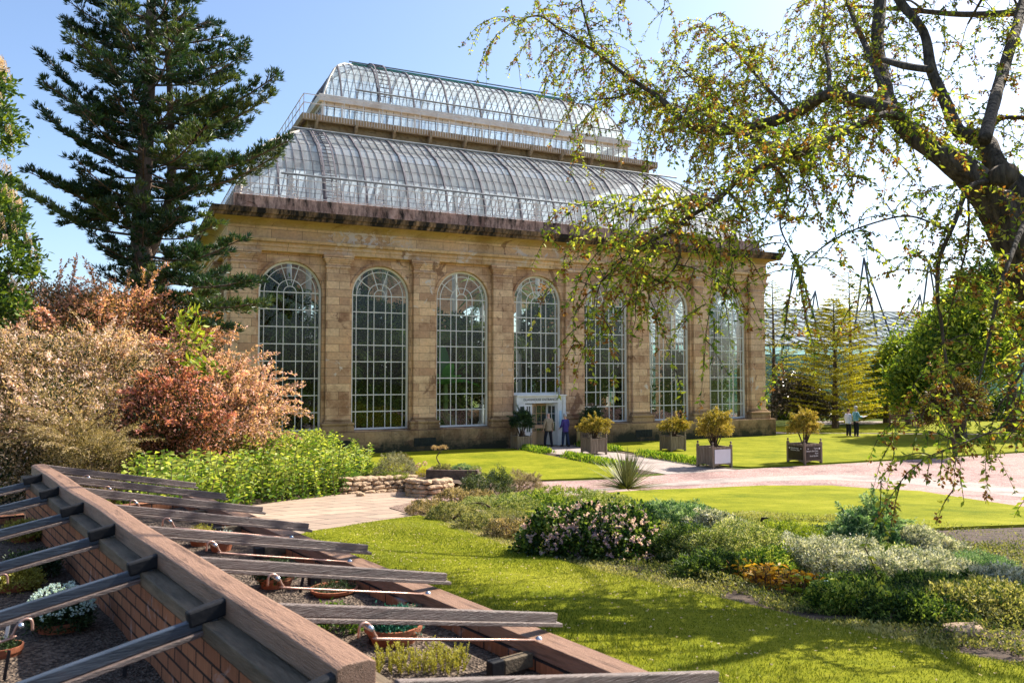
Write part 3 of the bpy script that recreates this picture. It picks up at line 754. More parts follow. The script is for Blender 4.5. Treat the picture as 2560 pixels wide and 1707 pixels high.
def slabmat():
    m, n, out = newmat('stone_flags'); tc = N(n, 'TexCoord')
    mp = N(n, 'Mapping'); mp.inputs['Rotation'].default_value = (0, 0, R(-52)); n.links.new(tc.outputs['Object'], mp.inputs[0])
    br = N(n, 'TexBrick', i_Scale=1.0); br.inputs['Color1'].default_value = (.40, .29, .205, 1); br.inputs['Color2'].default_value = (.30, .215, .155, 1)
    br.inputs['Mortar'].default_value = (.07, .05, .03, 1); br.inputs['Mortar Size'].default_value = .022; br.inputs['Brick Width'].default_value = 1.25; br.inputs['Row Height'].default_value = .72
    n.links.new(mp.outputs[0], br.inputs['Vector'])
    b = N(n, 'TexNoise', i_Scale=3, i_Detail=8, i_Roughness=.7); n.links.new(tc.outputs['Object'], b.inputs['Vector'])
    r2 = ramp(n, [(.35, (.8, .8, .8, 1)), (.65, (1.12, 1.1, 1.08, 1))]); n.links.new(b.outputs[0], r2.inputs[0])
    col = mixc(n, 1, br.outputs[0], r2.outputs[0], 'MULTIPLY')
    p = N(n, 'BsdfPrincipled', i_Roughness=.8); n.links.new(col, p.inputs['Base Color'])
    h = N(n, 'Math', operation='MULTIPLY_ADD', i_1=-1.0); n.links.new(br.outputs['Fac'], h.inputs[0]); n.links.new(b.outputs[0], h.inputs[2])
    bp = N(n, 'Bump', i_Strength=.5, i_Distance=.02); n.links.new(h.outputs[0], bp.inputs['Height']); n.links.new(bp.outputs[0], p.inputs['Normal'])
    n.links.new(p.outputs[0], out.inputs[0]); return m
M['flags'] = slabmat()
# base terrain sheet to the horizon
ys = [-60, -30, -10] + list(range(-5, 31)) + [45, 80, 150, 300, 900]; xs = [-900, -300, -100, -40, -15, 0, 15, 40, 100, 300, 900]
g = MB(); g.add([(x, y, th(y)) for y in ys for x in xs], [(j * len(xs) + i, j * len(xs) + i + 1, (j + 1) * len(xs) + i + 1, (j + 1) * len(xs) + i) for j in range(len(ys) - 1) for i in range(len(xs) - 1)])
tag(g.build('ground', M['far']), kind='structure')
g2 = lambda *a: [G(x, y) for x, y in a]
# rock-garden soil
soil_o = [(-13, 3), (-2.3, 3), (0.2, 3.2), (1.6, 3.4), (12, 3.4), (16, 22), (4, 27), (-4, 30), (-13, 30)]
sheet('bed_soil', [Vector(p) for p in soil_o], .004, M['soil'])
# the broad gravel drive (worn paler along its middle)
drv = [UV(-30, -3.3), UV(4, -3.3)] 
farE = g2((1352, 1205), (1560, 1197), (1760, 1178), (1880, 1172), (2060, 1162), (2200, 1154), (2360, 1145), (2560, 1132))
nearE = g2((2560, 1268), (2420, 1248), (2300, 1228), (2080, 1215), (1900, 1215), (1650, 1224), (1560, 1228), (1430, 1240), (1200, 1258))
fa = farE[0]
poly = [Vector((fa.x - 9, fa.y - 1.6, 0)), Vector((fa.x - 4, fa.y - .4, 0))] + farE + [Vector((40, 38, 0)), Vector((40, 18, 0))] + nearE + [Vector((-8, 22.5, 0))]
sheet('gravel_path', poly, .010, M['pinkgravel'])
mid = g2((1300, 1236), (1560, 1216), (1800, 1196), (2080, 1186), (2300, 1196), (2440, 1208), (2560, 1222))
mid2 = g2((2560, 1244), (2430, 1228), (2280, 1210), (2080, 1200), (1850, 1205), (1640, 1217), (1500, 1228), (1300, 1248))
sheet('worn_path_strip', mid + mid2, .014, M['tarpath'])
# lawns stand 6 cm proud of the paths with a cut edge
def lawn(name, pts, off=.055): return sheet(name, pts, off, M['lawn'], thick=.16)
ep0, ep1 = toUV(G(1530, 1150)), None
PW = 1.35   # half width of the entrance path
cu = WC[3] + .1
lawnA_front = [Vector((fa.x - 9, fa.y - .7, 0)), Vector((fa.x - 4, fa.y + .35, 0))] + [Vector((p.x, p.y + .25, 0)) for p in farE[:3]]
uA, vA = toUV(lawnA_front[-1])
lawn('lawn', lawnA_front[:-1] + [UV(cu - PW - .75, vA + .3), UV(cu - PW - .75, -3.0), UV(cu - PW - .75, -1.2), UV(cu - 4, -.57), UV(-1, -.57), UV(-6, -.57)])
pR = farE[4:]
lawn('lawn', [UV(cu + PW + .75, -.57), UV(cu + PW + .75, toUV(farE[3])[1] + 1.9), UV(cu + PW + .9, toUV(farE[3])[1] + 1.1)] + [Vector((p.x, p.y + .25, 0)) for p in farE[3:]] + [Vector((40, 37.5, 0)), Vector((48, 46, 0)), Vector((18, 49.5, 0)), UV(LEN + PL, -.57)])
lawn('lawn', [Vector((17.2, 50.6, 0)), Vector((48, 47.2, 0)), Vector((60, 60, 0)), Vector((30, 62, 0)), Vector((24, 56, 0)), Vector((15, 56, 0))], .05)
sheet('lawn_path', [UV(LEN + PL, 2), Vector((15.9, 49.9, 0)), Vector((48, 46.2, 0)), Vector((70, 44, 0)), Vector((70, 45.5, 0)), Vector((48, 47.4, 0)), Vector((17, 50.9, 0)), UV(LEN + PL, 4)], .012, M['tarpath'])
sheet('lawn_path', g2((2040, 1062), (2160, 1060), (2260, 1064), (2300, 1068), (2370, 1075), (2460, 1074), (2560, 1070), (2560, 1056), (2300, 1054), (2040, 1052)), .02, M['tarpath'])
lawn('lawn', g2((1200, 1262), (1430, 1246), (1560, 1232), (1650, 1227), (1900, 1217), (2080, 1217), (2300, 1231), (2420, 1251), (2560, 1272)) + [Vector((14, 19.8, 0)), Vector((14, 13.0, 0))] + g2((2560, 1318), (2350, 1326), (2250, 1338), (2120, 1352), (2030, 1340), (1900, 1322), (1780, 1312), (1640, 1300), (1500, 1295), (1340, 1290)))
near = g2((770, 1336), (853, 1324), (960, 1306), (1048, 1294), (1110, 1312), (1170, 1338), (1260, 1368), (1370, 1402), (1500, 1440), (1700, 1484), (1900, 1532), (2100, 1582), (2300, 1632), (2480, 1670), (2700, 1720))
lawn('lawn', near + [Vector((5.5, 3.0, 0)), Vector((5, 1.0, 0)), Vector((1.2, 1.0, 0)), Vector((1.2, 3.1, 0)), Vector((-1.15, 6.15, 0)), Vector((-3.3, 8.95, 0)), Vector((-3.35, 9.6, 0))])
lawn('lawn', [Vector(p) for p in ((-70, 30.5), (-13.2, 30.5), (-13.2, 48), (-40, 90), (-90, 90))])
# entrance path and doorstep
sheet('entrance_path', [UV(cu - PW, toUV(farE[2])[1] - .2), UV(cu + PW + .5, toUV(farE[3])[1] - .2), UV(cu + PW, -.9), UV(cu + PW + 1, -.56), UV(cu - PW - 1, -.56), UV(cu - PW, -.9)], .016, M['tarpath'])
sheet('border_edging', [UV(cu + PW, -.9), UV(cu + PW + .8, -.9), UV(cu + PW + .8, toUV(farE[3])[1]), UV(cu + PW, toUV(farE[3])[1])], .013, M['soil'])
sheet('border_edging', [UV(cu - PW - .8, -.9), UV(cu - PW, -.9), UV(cu - PW, vA), UV(cu - PW - .8, vA)], .013, M['soil'])
# stone-flagged path by the cold frame
sheet('paving', g2((560, 1300), (622, 1267), (700, 1255), (780, 1243), (871, 1231), (930, 1227), (990, 1226), (1045, 1237), (1025, 1260), (972, 1272), (1048, 1294), (960, 1306), (853, 1326), (760, 1342)) + [Vector((-3.3, 9.4, 0)), Vector((-5.6, 9.8, 0)), Vector((-8, 12, 0))], .018, M['flags'])
sheet('gravel_patch', g2((972, 1270), (1025, 1258), (1100, 1275), (1240, 1320), (1400, 1385), (1370, 1402), (1260, 1368), (1170, 1338), (1110, 1312), (1048, 1294)), .022, M['mulch'])
sheet('gravel_patch', g2((870, 1232), (900, 1222), (1050, 1226), (1045, 1238), (990, 1227)), .021, M['mulch'])

# ------------------------------------------------------------------ the cold frame in the foreground
def brickmat(name, c1, c2):
    m, n, out = newmat(name); tc = N(n, 'TexCoord'); sp = N(n, 'SeparateXYZ'); n.links.new(tc.outputs['Object'], sp.inputs[0])
    ad = N(n, 'Math', operation='ADD'); n.links.new(sp.outputs[0], ad.inputs[0]); n.links.new(sp.outputs[1], ad.inputs[1])
    cb = N(n, 'CombineXYZ'); n.links.new(ad.outputs[0], cb.inputs[0]); n.links.new(sp.outputs[2], cb.inputs[1])
    br = N(n, 'TexBrick', i_Scale=1.0); br.inputs['Color1'].default_value = c1; br.inputs['Color2'].default_value = c2
    br.inputs['Mortar'].default_value = (.035, .025, .02, 1); br.inputs['Mortar Size'].default_value = .007
    br.inputs['Brick Width'].default_value = .225; br.inputs['Row Height'].default_value = .075; n.links.new(cb.outputs[0], br.inputs['Vector'])
    mp = N(n, 'Mapping'); mp.inputs['Scale'].default_value = (60, 6, 1); n.links.new(cb.outputs[0], mp.inputs[0])
    a = N(n, 'TexNoise', i_Scale=1, i_Detail=4); n.links.new(mp.outputs[0], a.inputs['Vector'])
    r1 = ramp(n, [(.3, (.65, .62, .6, 1)), (.7, (1.2, 1.15, 1.1, 1))]); n.links.new(a.outputs[0], r1.inputs[0])
    col = mixc(n, .8, br.outputs[0], r1.outputs[0], 'MULTIPLY')
    e = N(n, 'TexNoise', i_Scale=3.5, i_Detail=8, i_Roughness=.7, i_Distortion=.5); n.links.new(cb.outputs[0], e.inputs['Vector'])
    er = ramp(n, [(.60, (0, 0, 0, 1)), (.70, (.8, .8, .8, 1))]); n.links.new(e.outputs[0], er.inputs[0])
    col = mixc(n, er.outputs[0], col, (.48, .38, .34, 1))
    p = N(n, 'BsdfPrincipled', i_Roughness=.85); n.links.new(col, p.inputs['Base Color']); p.inputs['Specular IOR Level'].default_value = .2
    h = N(n, 'Math', operation='MULTIPLY_ADD', i_1=-1.5); n.links.new(br.outputs['Fac'], h.inputs[0]); n.links.new(a.outputs[0], h.inputs[2])
    bp = N(n, 'Bump', i_Strength=.6, i_Distance=.01); n.links.new(h.outputs[0], bp.inputs['Height']); n.links.new(bp.outputs[0], p.inputs['Normal'])
    n.links.new(p.outputs[0], out.inputs[0]); return m
M['brick'] = brickmat('frame_brick', (.40, .175, .085, 1), (.27, .115, .06, 1))
M['oldwood'] = surf('silvered_timber', (.07, .04, .025, 1), (.30, .175, .115, 1), 3, .5, .5, 25, stretch=(9, .7, 9), c3=(.17, .098, .062, 1))
M['crosswood'] = surf('silvered_rafter', (.035, .025, .022, 1), (.17, .12, .10, 1), 3, .5, .6, 25, stretch=(.7, 9, 9), c3=(.08, .056, .047, 1), spec=.5)
M['greenwood'] = surf('algae_timber', (.05, .04, .025, 1), (.20, .145, .09, 1), 3, .7, .4, 20, stretch=(5, .8, 5))
M['darkbar'] = surf('dark_blue_bar', (.022, .030, .042, 1), (.060, .075, .10, 1), 4, .30, .2, 20, stretch=(.7, 6, 6), spec=.8)
M['rod'] = surf('coppery_rod', (.36, .20, .15, 1), (.52, .33, .26, 1), 8, .35, .1, metal=.5)
M['zinc'] = surf('zinc_cap', (.35, .40, .45, 1), (.55, .60, .66, 1), 8, .25, .05, metal=.8)
OR = Vector((-.5, 2.62, 0)); CFA = math.atan2(.61, .792)
GZ = 1.78
cf = thing('cold_frame', 'long brick cold frame with timber ridge beam and open sloping rafters', 'cold frame', (OR.x, OR.y, GZ), CFA)
def cfw(x, y): # cold-frame local -> world xy
    return Vector((OR.x + .792 * x - .61 * y, OR.y + .61 * x + .792 * y, 0))
RL = 7.22; zr = 2.75 - GZ
mb = MB(); n_ = 40
prof = [(-.07, -.105), (.07, -.105), (.07, -.012), (.045, 0), (-.045, 0), (-.07, -.012)]
vs = []; 
for k in range(n_ + 1):
    y = RL * k / n_; dx = .006 * math.sin(y * 2.1) ; dz = .004 * math.sin(y * 3.3 + 1)
    vs += [(x + dx, y, zr + z + dz) for x, z in prof]
fs = [tuple(reversed(range(6))), tuple(range(n_ * 6, n_ * 6 + 6))]
for k in range(n_):
    for i in range(6): fs.append((k * 6 + i, k * 6 + (i + 1) % 6, (k + 1) * 6 + (i + 1) % 6, (k + 1) * 6 + i))
mb.add(vs, fs); mb.build('ridge_beam', M['oldwood'], cf, bevel=.004)
mb = MB(); mb.box(-.16, .16, .05, RL, zr - .175, zr - .108); mb.build('wall_plate', M['greenwood'], cf, bevel=.006)
mb = MB(); mb.box(-.11, .11, .06, RL - .01, -.1, zr - .177); mb.build('spine_wall', M['brick'], cf)
EZ = 2.385 - GZ
for sx, nm in ((1, 'right'), (-1, 'left')):
    o = MB(); x0, x1 = sorted((sx * 1.42, sx * 1.60)); o.box(x0, x1, -.6, RL, -.3, EZ - .16); o.build('side_wall', M['brick'], cf)
    o = MB(); x0, x1 = sorted((sx * 1.44, sx * 1.59)); 
    for q in range(4): o.box(x0 - .002 * q, x1 + .002 * q, -.6 + q * 1.96, -.6 + (q + 1) * 1.96 - .004, EZ - .158, EZ - .075)
    o.build('eaves_plate', M['oldwood'], cf, bevel=.004)
for y in (-.72, RL + .0):
    o = MB(); o.box(-1.6, -.115, y, y + .12, -.3, .46); o.box(.115, 1.6, y, y + .12, -.3, .46); o.build('end_wall', M['brick'], cf)
o = MB()
for x0, x1 in ((-1.419, -.111), (.111, 1.419)):
    nx, ny = 12, 60; b = len(o.v)
    vs = [(x0 + (x1 - x0) * i / nx, -.6 + (RL + .59) * j / ny, .385 + .02 * noise.noise(Vector((i * .6, j * .5, x0)))) for j in range(ny + 1) for i in range(nx + 1)]
    o.add(vs, [(j * (nx + 1) + i, j * (nx + 1) + i + 1, (j + 1) * (nx + 1) + i + 1, (j + 1) * (nx + 1) + i) for j in range(ny) for i in range(nx)])
o.build('grit_bed', M['grit'], cf, smooth=True)
# rafters
def rafter(y, right=True):
    if right: x0, z0, x1, z1 = .075, zr - .035, 1.66, EZ + .005
    else: x0, z0, x1, z1 = -.10, zr - .075, -1.70, zr - .075 - .30
    wood = M['crosswood'] if right else M['darkbar']
    mb = MB(); mb.beam((x0, y, z0), (x1, y, z1), .032, .052, dz=-.024); r_ = mb.build('rafter', wood, cf, bevel=.005)
    l_ = MB(); l_.beam((x0, y, z0), (x1 + (.03 if right else 0), y, z1), .07, .02, dz=-.062); l_.build('glazing_ledge', M['crosswood'], r_, bevel=.003)
    if not right:
        b = MB(); b.beam((-.055, y, zr - .045), (-.22, y, zr - .078), .05, .07, dz=-.012); b.build('ridge_bracket', M['black'], r_, bevel=.01)
    s_ = 1 if right else -1; dirv = (Vector((x1, y, z1)) - Vector((x0, y, z0))).normalized(); yo = y - .075
    P_ = lambda q, dz: Vector((x0, yo, z0)) + dirv * q + Vector((0, 0, dz))
    q0, q1 = (.44, 1.42) if right else (.62, 1.65)
    hk = MB(); pts = [P_(q1, -.125), P_(q0 + .10, -.125), P_(q0 + .03, -.115), P_(q0 + .005, -.075), P_(q0 - .025, -.055), P_(q0 - .055, -.07), P_(q0 - .06, -.12)]
    hk.tube(catmull(pts, 4), .0065, 8); hk.build('stay_rod', M['rod'], r_, smooth=True)
    pin = MB(); pin.tube([P_(q0 - .01, -.075) + Vector((0, -.03, 0)), P_(q0 - .01, -.075) + Vector((0, .06, 0))], .012, 8); pin.build('pin', M['zinc'], r_, smooth=True)
    kn = MB(); cpt = P_(q1 + .01, -.125); kn.lathe(cpt, [(0, -.022), (.012, -.02), (.02, -.008), (.021, .004), (.014, .017), (0, .022)], 10); kn.build('knob', M['zinc'], r_, smooth=True)
    if right:
        bb = MB(); bb.box(1.24, 1.419, y - .10, y - .045, EZ - .20, EZ - .13); bb.build('wall_cleat', M['greenwood'], r_, bevel=.004)
        bb = MB(); bb.box(1.16, 1.238, y - .10, y - .045, EZ - .205, EZ - .125); bb.build('cleat_block', M['black'], r_, bevel=.006)
for k in range(8): rafter(-.145 + 1.09 * k if k else -.125)
for k in range(6): rafter(1.11 + 1.075 * k, False)
rafter(.03, False)
M['pot_moss'] = leafmat('dark_cushion_leaf', [(0, (.015, .03, .012, 1)), (1, (.06, .10, .03, 1))], .2)
M['teal'] = leafmat('blue_green_rosettes', [(0, (.01, .07, .05, 1)), (.6, (.03, .17, .12, 1)), (1, (.10, .26, .18, 1))], .2)
M['olive'] = leafmat('olive_shoots', [(0, (.16, .13, .02, 1)), (.5, (.32, .30, .05, 1)), (1, (.45, .42, .12, 1))], .35)
M['petal'] = leafmat('white_petals', [(0, (.35, .5, .5, 1)), (1, (.7, .8, .8, 1))], .3)
BZ = GZ + .385
def cfp(px, py, z=None):                # where the bearing meets the grit bed
    d = ray(px, py); z = BZ if z is None else z; q = d * ((z - CAM_H) / d.z); return Vector((q.x, q.y, z))
def pot(x, y, r, h, label, plantmat, plabel, pr, ph, n=1400, leaf=.018, kind='cushion', sink=.5):
    p = cfp(x, y); p.z = BZ - h * sink
    t = MB(); t.lathe((0, 0, 0), [(0, 0), (r * .68, 0), (r * .93, h * .78), (r * 1.0, h * .78), (r * 1.02, h), (r * .93, h), (r * .9, h * .82), (0, h * .82)], 28)
    o = t.build('plant_pot', M['terracotta'], smooth=False); o.location = p; tag(o, label, 'plant pot', 'clay pots plunged in the cold frame')
    g_ = MB(); g_.lathe((0, 0, h * .83), [(r * .9, 0), (0, .006)], 16); gg = g_.build('grit_topping', M['grit'], o)
    c = (p.x, p.y, p.z + h * .85)
    pp, dd, tt = clumps([(c, (pr, pr, ph))], max(30, n // 14), 14, leaf * .8, zmin=-.05, upb=.6)
    q = leaves('cushion_plant', plantmat, pp, dd, leaf, leaf * .45, tt); tag(q, plabel, 'plant', 'alpine plants in the cold frame'); return q
pot(983, 1599, .165, .13, 'wide shallow clay pan of blue-green cushion near the ridge end', M['teal'], 'blue-green cushion plant filling the wide clay pan', .135, .085, 8000, .022, sink=.3)
pot(690, 1466, .13, .10, 'clay pot of dark moss behind the third rafter', M['pot_moss'], 'dark mossy cushion behind the third right-hand rafter', .13, .10, 4000, .022, sink=.2)
pot(835, 1482, .16, .08, 'clay pan of grey grit and sparse cushion by the outer wall', M['pot_moss'], 'flat grey cushion in the pan nearest the outer wall', .15, .02, 1200, .016)
pot(553, 1375, .11, .12, 'orange clay pot halfway along the right bed', M['petal'], 'pale flowered tuft halfway along the right bed', .09, .05, 1200, .018, sink=.1)
pot(500, 1362, .10, .10, 'smallest clay pot left of the halfway one', M['olive'], 'olive and pale tuft in the smallest clay pot', .11, .07, 1200, .02, sink=.1)
pot(150, 1575, .13, .14, 'clay pot of white flowers in the left bed', M['pot_moss'], 'dark-leaved dome under white flowers in the left bed', .15, .13, 6000, .022, sink=.55)
pot(10, 1640, .09, .13, 'red clay pot with a white label at the left edge', M['pot_moss'], 'small dark rosette at the left edge', .06, .04, 700, .016, sink=.55)
pot(35, 1475, .12, .12, 'clay pot of yellow-green tufts in the left bed', M['olive'], 'yellow-green tufted plant in the left bed', .16, .10, 3000, .024)
pot(75, 1440, .12, .12, 'clay pot of dark foliage behind the yellow-green tufts', M['pot_moss'], 'dark spreading foliage behind the yellow-green tufts', .20, .12, 4000, .024)
pot(60, 1350, .12, .12, 'clay pot of russet foliage further down the left bed', M['olive'], 'russet and olive plant further down the left bed', .18, .12, 3000, .024)
# flower heads of the white dome
cw = cfp(150, 1575); d = unit(520); d = d[d[:, 2] > .05]
hp = np.array([cw.x, cw.y, BZ + .11]) + d * np.array([.17, .17, .155]) * rg.uniform(.95, 1.08, (len(d), 1))
pp = np.repeat(hp, 8, 0) + rg.normal(size=(len(hp) * 8, 3)) * .004
q = leaves('flower_cluster', M['petal'], pp, np.repeat(d, 8, 0) + unit(len(pp)) * .9, .013, .009, rg.uniform(.3, 1, len(pp))); tag(q, 'rounded head of small white flowers above the left clay pot', 'flowers')
pp = []; dd = []; tt = []
for k in range(110):
    c_ = cfp(rg.uniform(935, 1165), rg.uniform(1640, 1690)); hgt = rg.uniform(.05, .12); lean = rg.normal(size=2) * .25
    for j in range(26):
        f = j / 26; pp.append((c_.x + lean[0] * hgt * f, c_.y + lean[1] * hgt * f, BZ + hgt * f)); a = rg.uniform(0, 6.3)
        dd.append((math.cos(a) * .8, math.sin(a) * .8, 1.1)); tt.append(.25 + .6 * f + rg.normal() * .08)
q = leaves('shoot_clump', M['olive'], pp, dd, .017, .008, np.array(tt)); tag(q, 'yellow-tipped upright shoots at the near end of the right bed', 'plant')
c_ = cfp(845, 1572)
pp, dd, tt = clumps([((c_.x, c_.y, BZ), (.16, .13, .12))], 90, 12, .018, zmin=-.05, upb=.6)
q = leaves('leafy_alpine', leafmat('fresh_green_small', [(0, (.04, .09, .015, 1)), (1, (.2, .32, .05, 1))], .4), pp, dd, .035, .015, tt); tag(q, 'loose green alpine beside the ridge beam', 'plant')
def label_stick(p, hgt, col, lab, tilt=.2, wd=.02):
    mb = MB(); mb.beam((0, 0, 0), (tilt * hgt, 0, hgt), wd, .003, up=(0, 1, 0)); o = mb.build('plant_label', M[col]); o.location = p; o.rotation_euler = (0, 0, rg.uniform(-.5, .5)); tag(o, lab, 'plant label', 'cold frame labels'); return o
for (x, y, lb, col) in ((925, 1610, 'black plant label leaning in the blue-green pan', 'black'), (750, 1480, 'black plant label behind the third right-hand rafter', 'black'), (10, 1700, 'black plant label near the left edge', 'black'), (310, 1690, 'black plant label beside the brick spine wall', 'black'), (8, 1625, 'white plant label in the red pot', 'white_paint')):
    label_stick(cfp(x, y), .15, col, lb)

# ------------------------------------------------------------------ planters along the entrance path
M['signboard'] = surf('dark_brown_board', (.022, .014, .010, 1), (.05, .032, .022, 1), 5, .5, .1)
M['whiteboard'] = surf('white_board', (.62, .58, .60, 1), (.72, .68, .70, 1), 1.5, .4, .05)
def make_planter():
    t = thing('box_planter', 'x', 'planter'); S = .45; H_ = .80
    for sx in (-1, 1):
        for sy in (-1, 1):
            p = MB(); p.box(sx * S - .045, sx * S + .045, sy * S - .045, sy * S + .045, 0, .90); o = p.build('post', M['planter_wood'], t, bevel=.006)
            f = MB(); f.lathe((sx * S, sy * S, .90), [(.035, 0), (.02, .02), (.018, .04), (.04, .065), (.045, .09), (.035, .115), (0, .135)], 10); f.build('finial', M['planter_wood'], o, smooth=True)
    for k in range(4):
        a = k * math.pi / 2; p = MB(); w_ = 2 * S - .09
        n = 6
        for j in range(n):
            x0 = -w_ / 2 + w_ * j / n; p.box(x0 + .004, x0 + w_ / n - .004, -S - .012, -S + .012, .18, .741)
        o = p.build('panel', M['planter_wood'], t); o.rotation_euler = (0, 0, a)
        q = MB(); q.box(-w_ / 2, w_ / 2, -S - .03, -S + .03, .742, .82)
        q.build('rail', M['planter_wood'], o); q = MB()
        pts = [(-w_ / 2 + w_ * i / 10, .09 + .055 * math.sin(math.pi * i / 10)) for i in range(11)]
        for (xa, za), (xb, zb) in zip(pts, pts[1:]):
            q.add([(xa, -S - .03, za), (xb, -S - .03, zb), (xb, -S - .03, .179), (xa, -S - .03, .179), (xa, -S + .03, za), (xb, -S + .03, zb), (xb, -S + .03, .179), (xa, -S + .03, .179)],
                  [(0, 1, 2, 3), (4, 7, 6, 5), (0, 4, 5, 1), (3, 2, 6, 7)])
        q2 = q.build('rail', M['planter_wood'], o)
    s = MB(); s.box(-S + .04, S - .04, -S + .04, S - .04, .70, .76); s.build('potting_soil', M['soil'], t)
    return t
proto = make_planter()
def planter_at(px, py, label, first=False, sc_=1.0):
    p = G(px, py) + UX * .49 + VX * .49 if py else AV(*px)
    o = proto if first else copy_tree(proto); o.location = (p.x, p.y, .016); o.rotation_euler = (0, 0, TH); o.scale = (sc_,) * 3
    tag(o, label, 'planter', 'square timber planters by the entrance path'); return o, p
PLS = {}
PLS[1] = planter_at(1476, 1139, 'slatted timber planter left of the path with a golden spreading bush', True, sc_=.9)
PLS[2] = planter_at(1677, 1132, 'slatted timber planter holding the lowest flat-topped golden bush', sc_=.9)
PLS[3] = planter_at(1782, 1173, 'slatted timber planter with a blank white board on its side')
PLS[4] = planter_at(2012, 1163, 'timber planter carrying dark boards with white directions')
PLS[5] = planter_at((1303, -1.5), None, 'shaded timber planter to the left of the entrance doors', sc_=.8)
PLS[6] = planter_at((1478, -1.5), None, 'shaded timber planter to the right of the entrance doors', sc_=.8)
# boards: the front face is local -y, the left face local -x
b = MB(); b.box(-.39, .39, -.503, -.484, .19, .735); b.build('notice_board', M['whiteboard'], PLS[3][0])
b = MB(); b.box(-.39, .39, -.503, -.484, .19, .735); bo = b.build('direction_board', M['signboard'], PLS[4][0])
b = MB(); b.box(-.503, -.484, -.39, .39, .19, .735); bl = b.build('direction_board', M['signboard'], PLS[4][0])
for body, x, z in (('Toilets', .24, .62), ('Botanics East Gate', .24, .52), ('Pond', .24, .42), ('Rock Garden', .24, .32)):
    text(body, .085, (x, -.505, z), (math.pi / 2, 0, 0), M['white_paint'], bo, align='RIGHT', ext=.001)
for body, y, z in (('Glasshouses', .24, .62), ('Entrance 50m', .24, .54)):
    text(body, .085, (-.505, y, z), (math.pi / 2, 0, -math.pi / 2), M['white_paint'], bl, align='LEFT', ext=.001)
def diamond(parent, f, c, z, r):
    mb = MB(); mb.add([f(c - r, z), f(c, z - r), f(c + r, z), f(c, z + r)], [(0, 1, 2, 3)]); mb.build('arrow_mark', M['white_paint'], parent)
diamond(bo, lambda a, z: (a, -.506, z), .31, .64, .045); diamond(bo, lambda a, z: (a, -.506, z), -.31, .64, .03)
diamond(bl, lambda a, z: (-.506, a, z), .31, .64, .045); diamond(bl, lambda a, z: (-.506, a, z), -.31, .64, .03)
# card-reader post by the door
p = AV(1446, -1.0); mb = MB(); mb.box(-.075, .075, -.06, .06, 0, .98); o = thing('entry_post', 'slim yellowish post with a black cap right of the entrance', 'post', (p.x, p.y, .016), TH)
mb.build('post', surf('mustard_paint', (.45, .33, .12, 1), (.58, .45, .2, 1), 2, .5, .05), o, bevel=.008)
mb = MB(); mb.beam((0, -.0, 1.0), (0, .0, 1.12), .18, .16, up=(0, 1, 0)); mb.build('cap', M['black'], o, bevel=.01)
# ------------------------------------------------------------------ people
M['skin'] = surf('skin', (.50, .27, .20, 1), (.58, .34, .25, 1), 8, .5, 0)
def skin_mesh(name, V, Ed, Rd, mat, parent, root=0, sub=2):
    me = bpy.data.meshes.new(name); me.from_pydata([tuple(v) for v in V], Ed, []); o = bpy.data.objects.new(name, me); C.objects.link(o)
    o.modifiers.new('skin', 'SKIN'); ls = me.skin_vertices[0].data
    for i, r_ in enumerate(Rd): ls[i].radius = r_ if hasattr(r_, '__len__') else (r_, r_)
    ls[root].use_root = True
    s = o.modifiers.new('sub', 'SUBSURF'); s.levels = sub; s.render_levels = sub
    bpy.context.view_layer.update(); m2 = bpy.data.meshes.new_from_object(o.evaluated_get(bpy.context.evaluated_depsgraph_get()))
    bpy.data.objects.remove(o); m2.materials.clear(); m2.materials.append(mat)
    m2.polygons.foreach_set('use_smooth', [True] * len(m2.polygons))
    q = bpy.data.objects.new(name, m2); C.objects.link(q); q.parent = parent; return q
def hand_pts(wr, d, side_, curl):
    """palm and five unequal bent fingers from the wrist along d"""
    d = Vector(d).normalized(); s = Vector(side_).normalized(); nrm = d.cross(s).normalized()
    V = [wr + d * .045]; E_ = []; Rr = [(.034, .018)]
    for k, (of, ln) in enumerate(((-.030, .062), (-.011, .074), (.010, .070), (.029, .055))):
        a = wr + d * .085 + s * of; b = a + d * ln * .5 + nrm * curl * .015; c = b + (d * (1 - curl * .6) + nrm * curl).normalized() * ln * .5
        i = len(V); V += [a, b, c]; E_ += [(0, i), (i, i + 1), (i + 1, i + 2)]; Rr += [.010, .0095, .008]
    i = len(V); V += [wr + d * .035 - s * .04, wr + d * .07 - s * .058 + nrm * .01]; E_ += [(0, i), (i, i + 1)]; Rr += [.012, .009]
    return V, E_, Rr
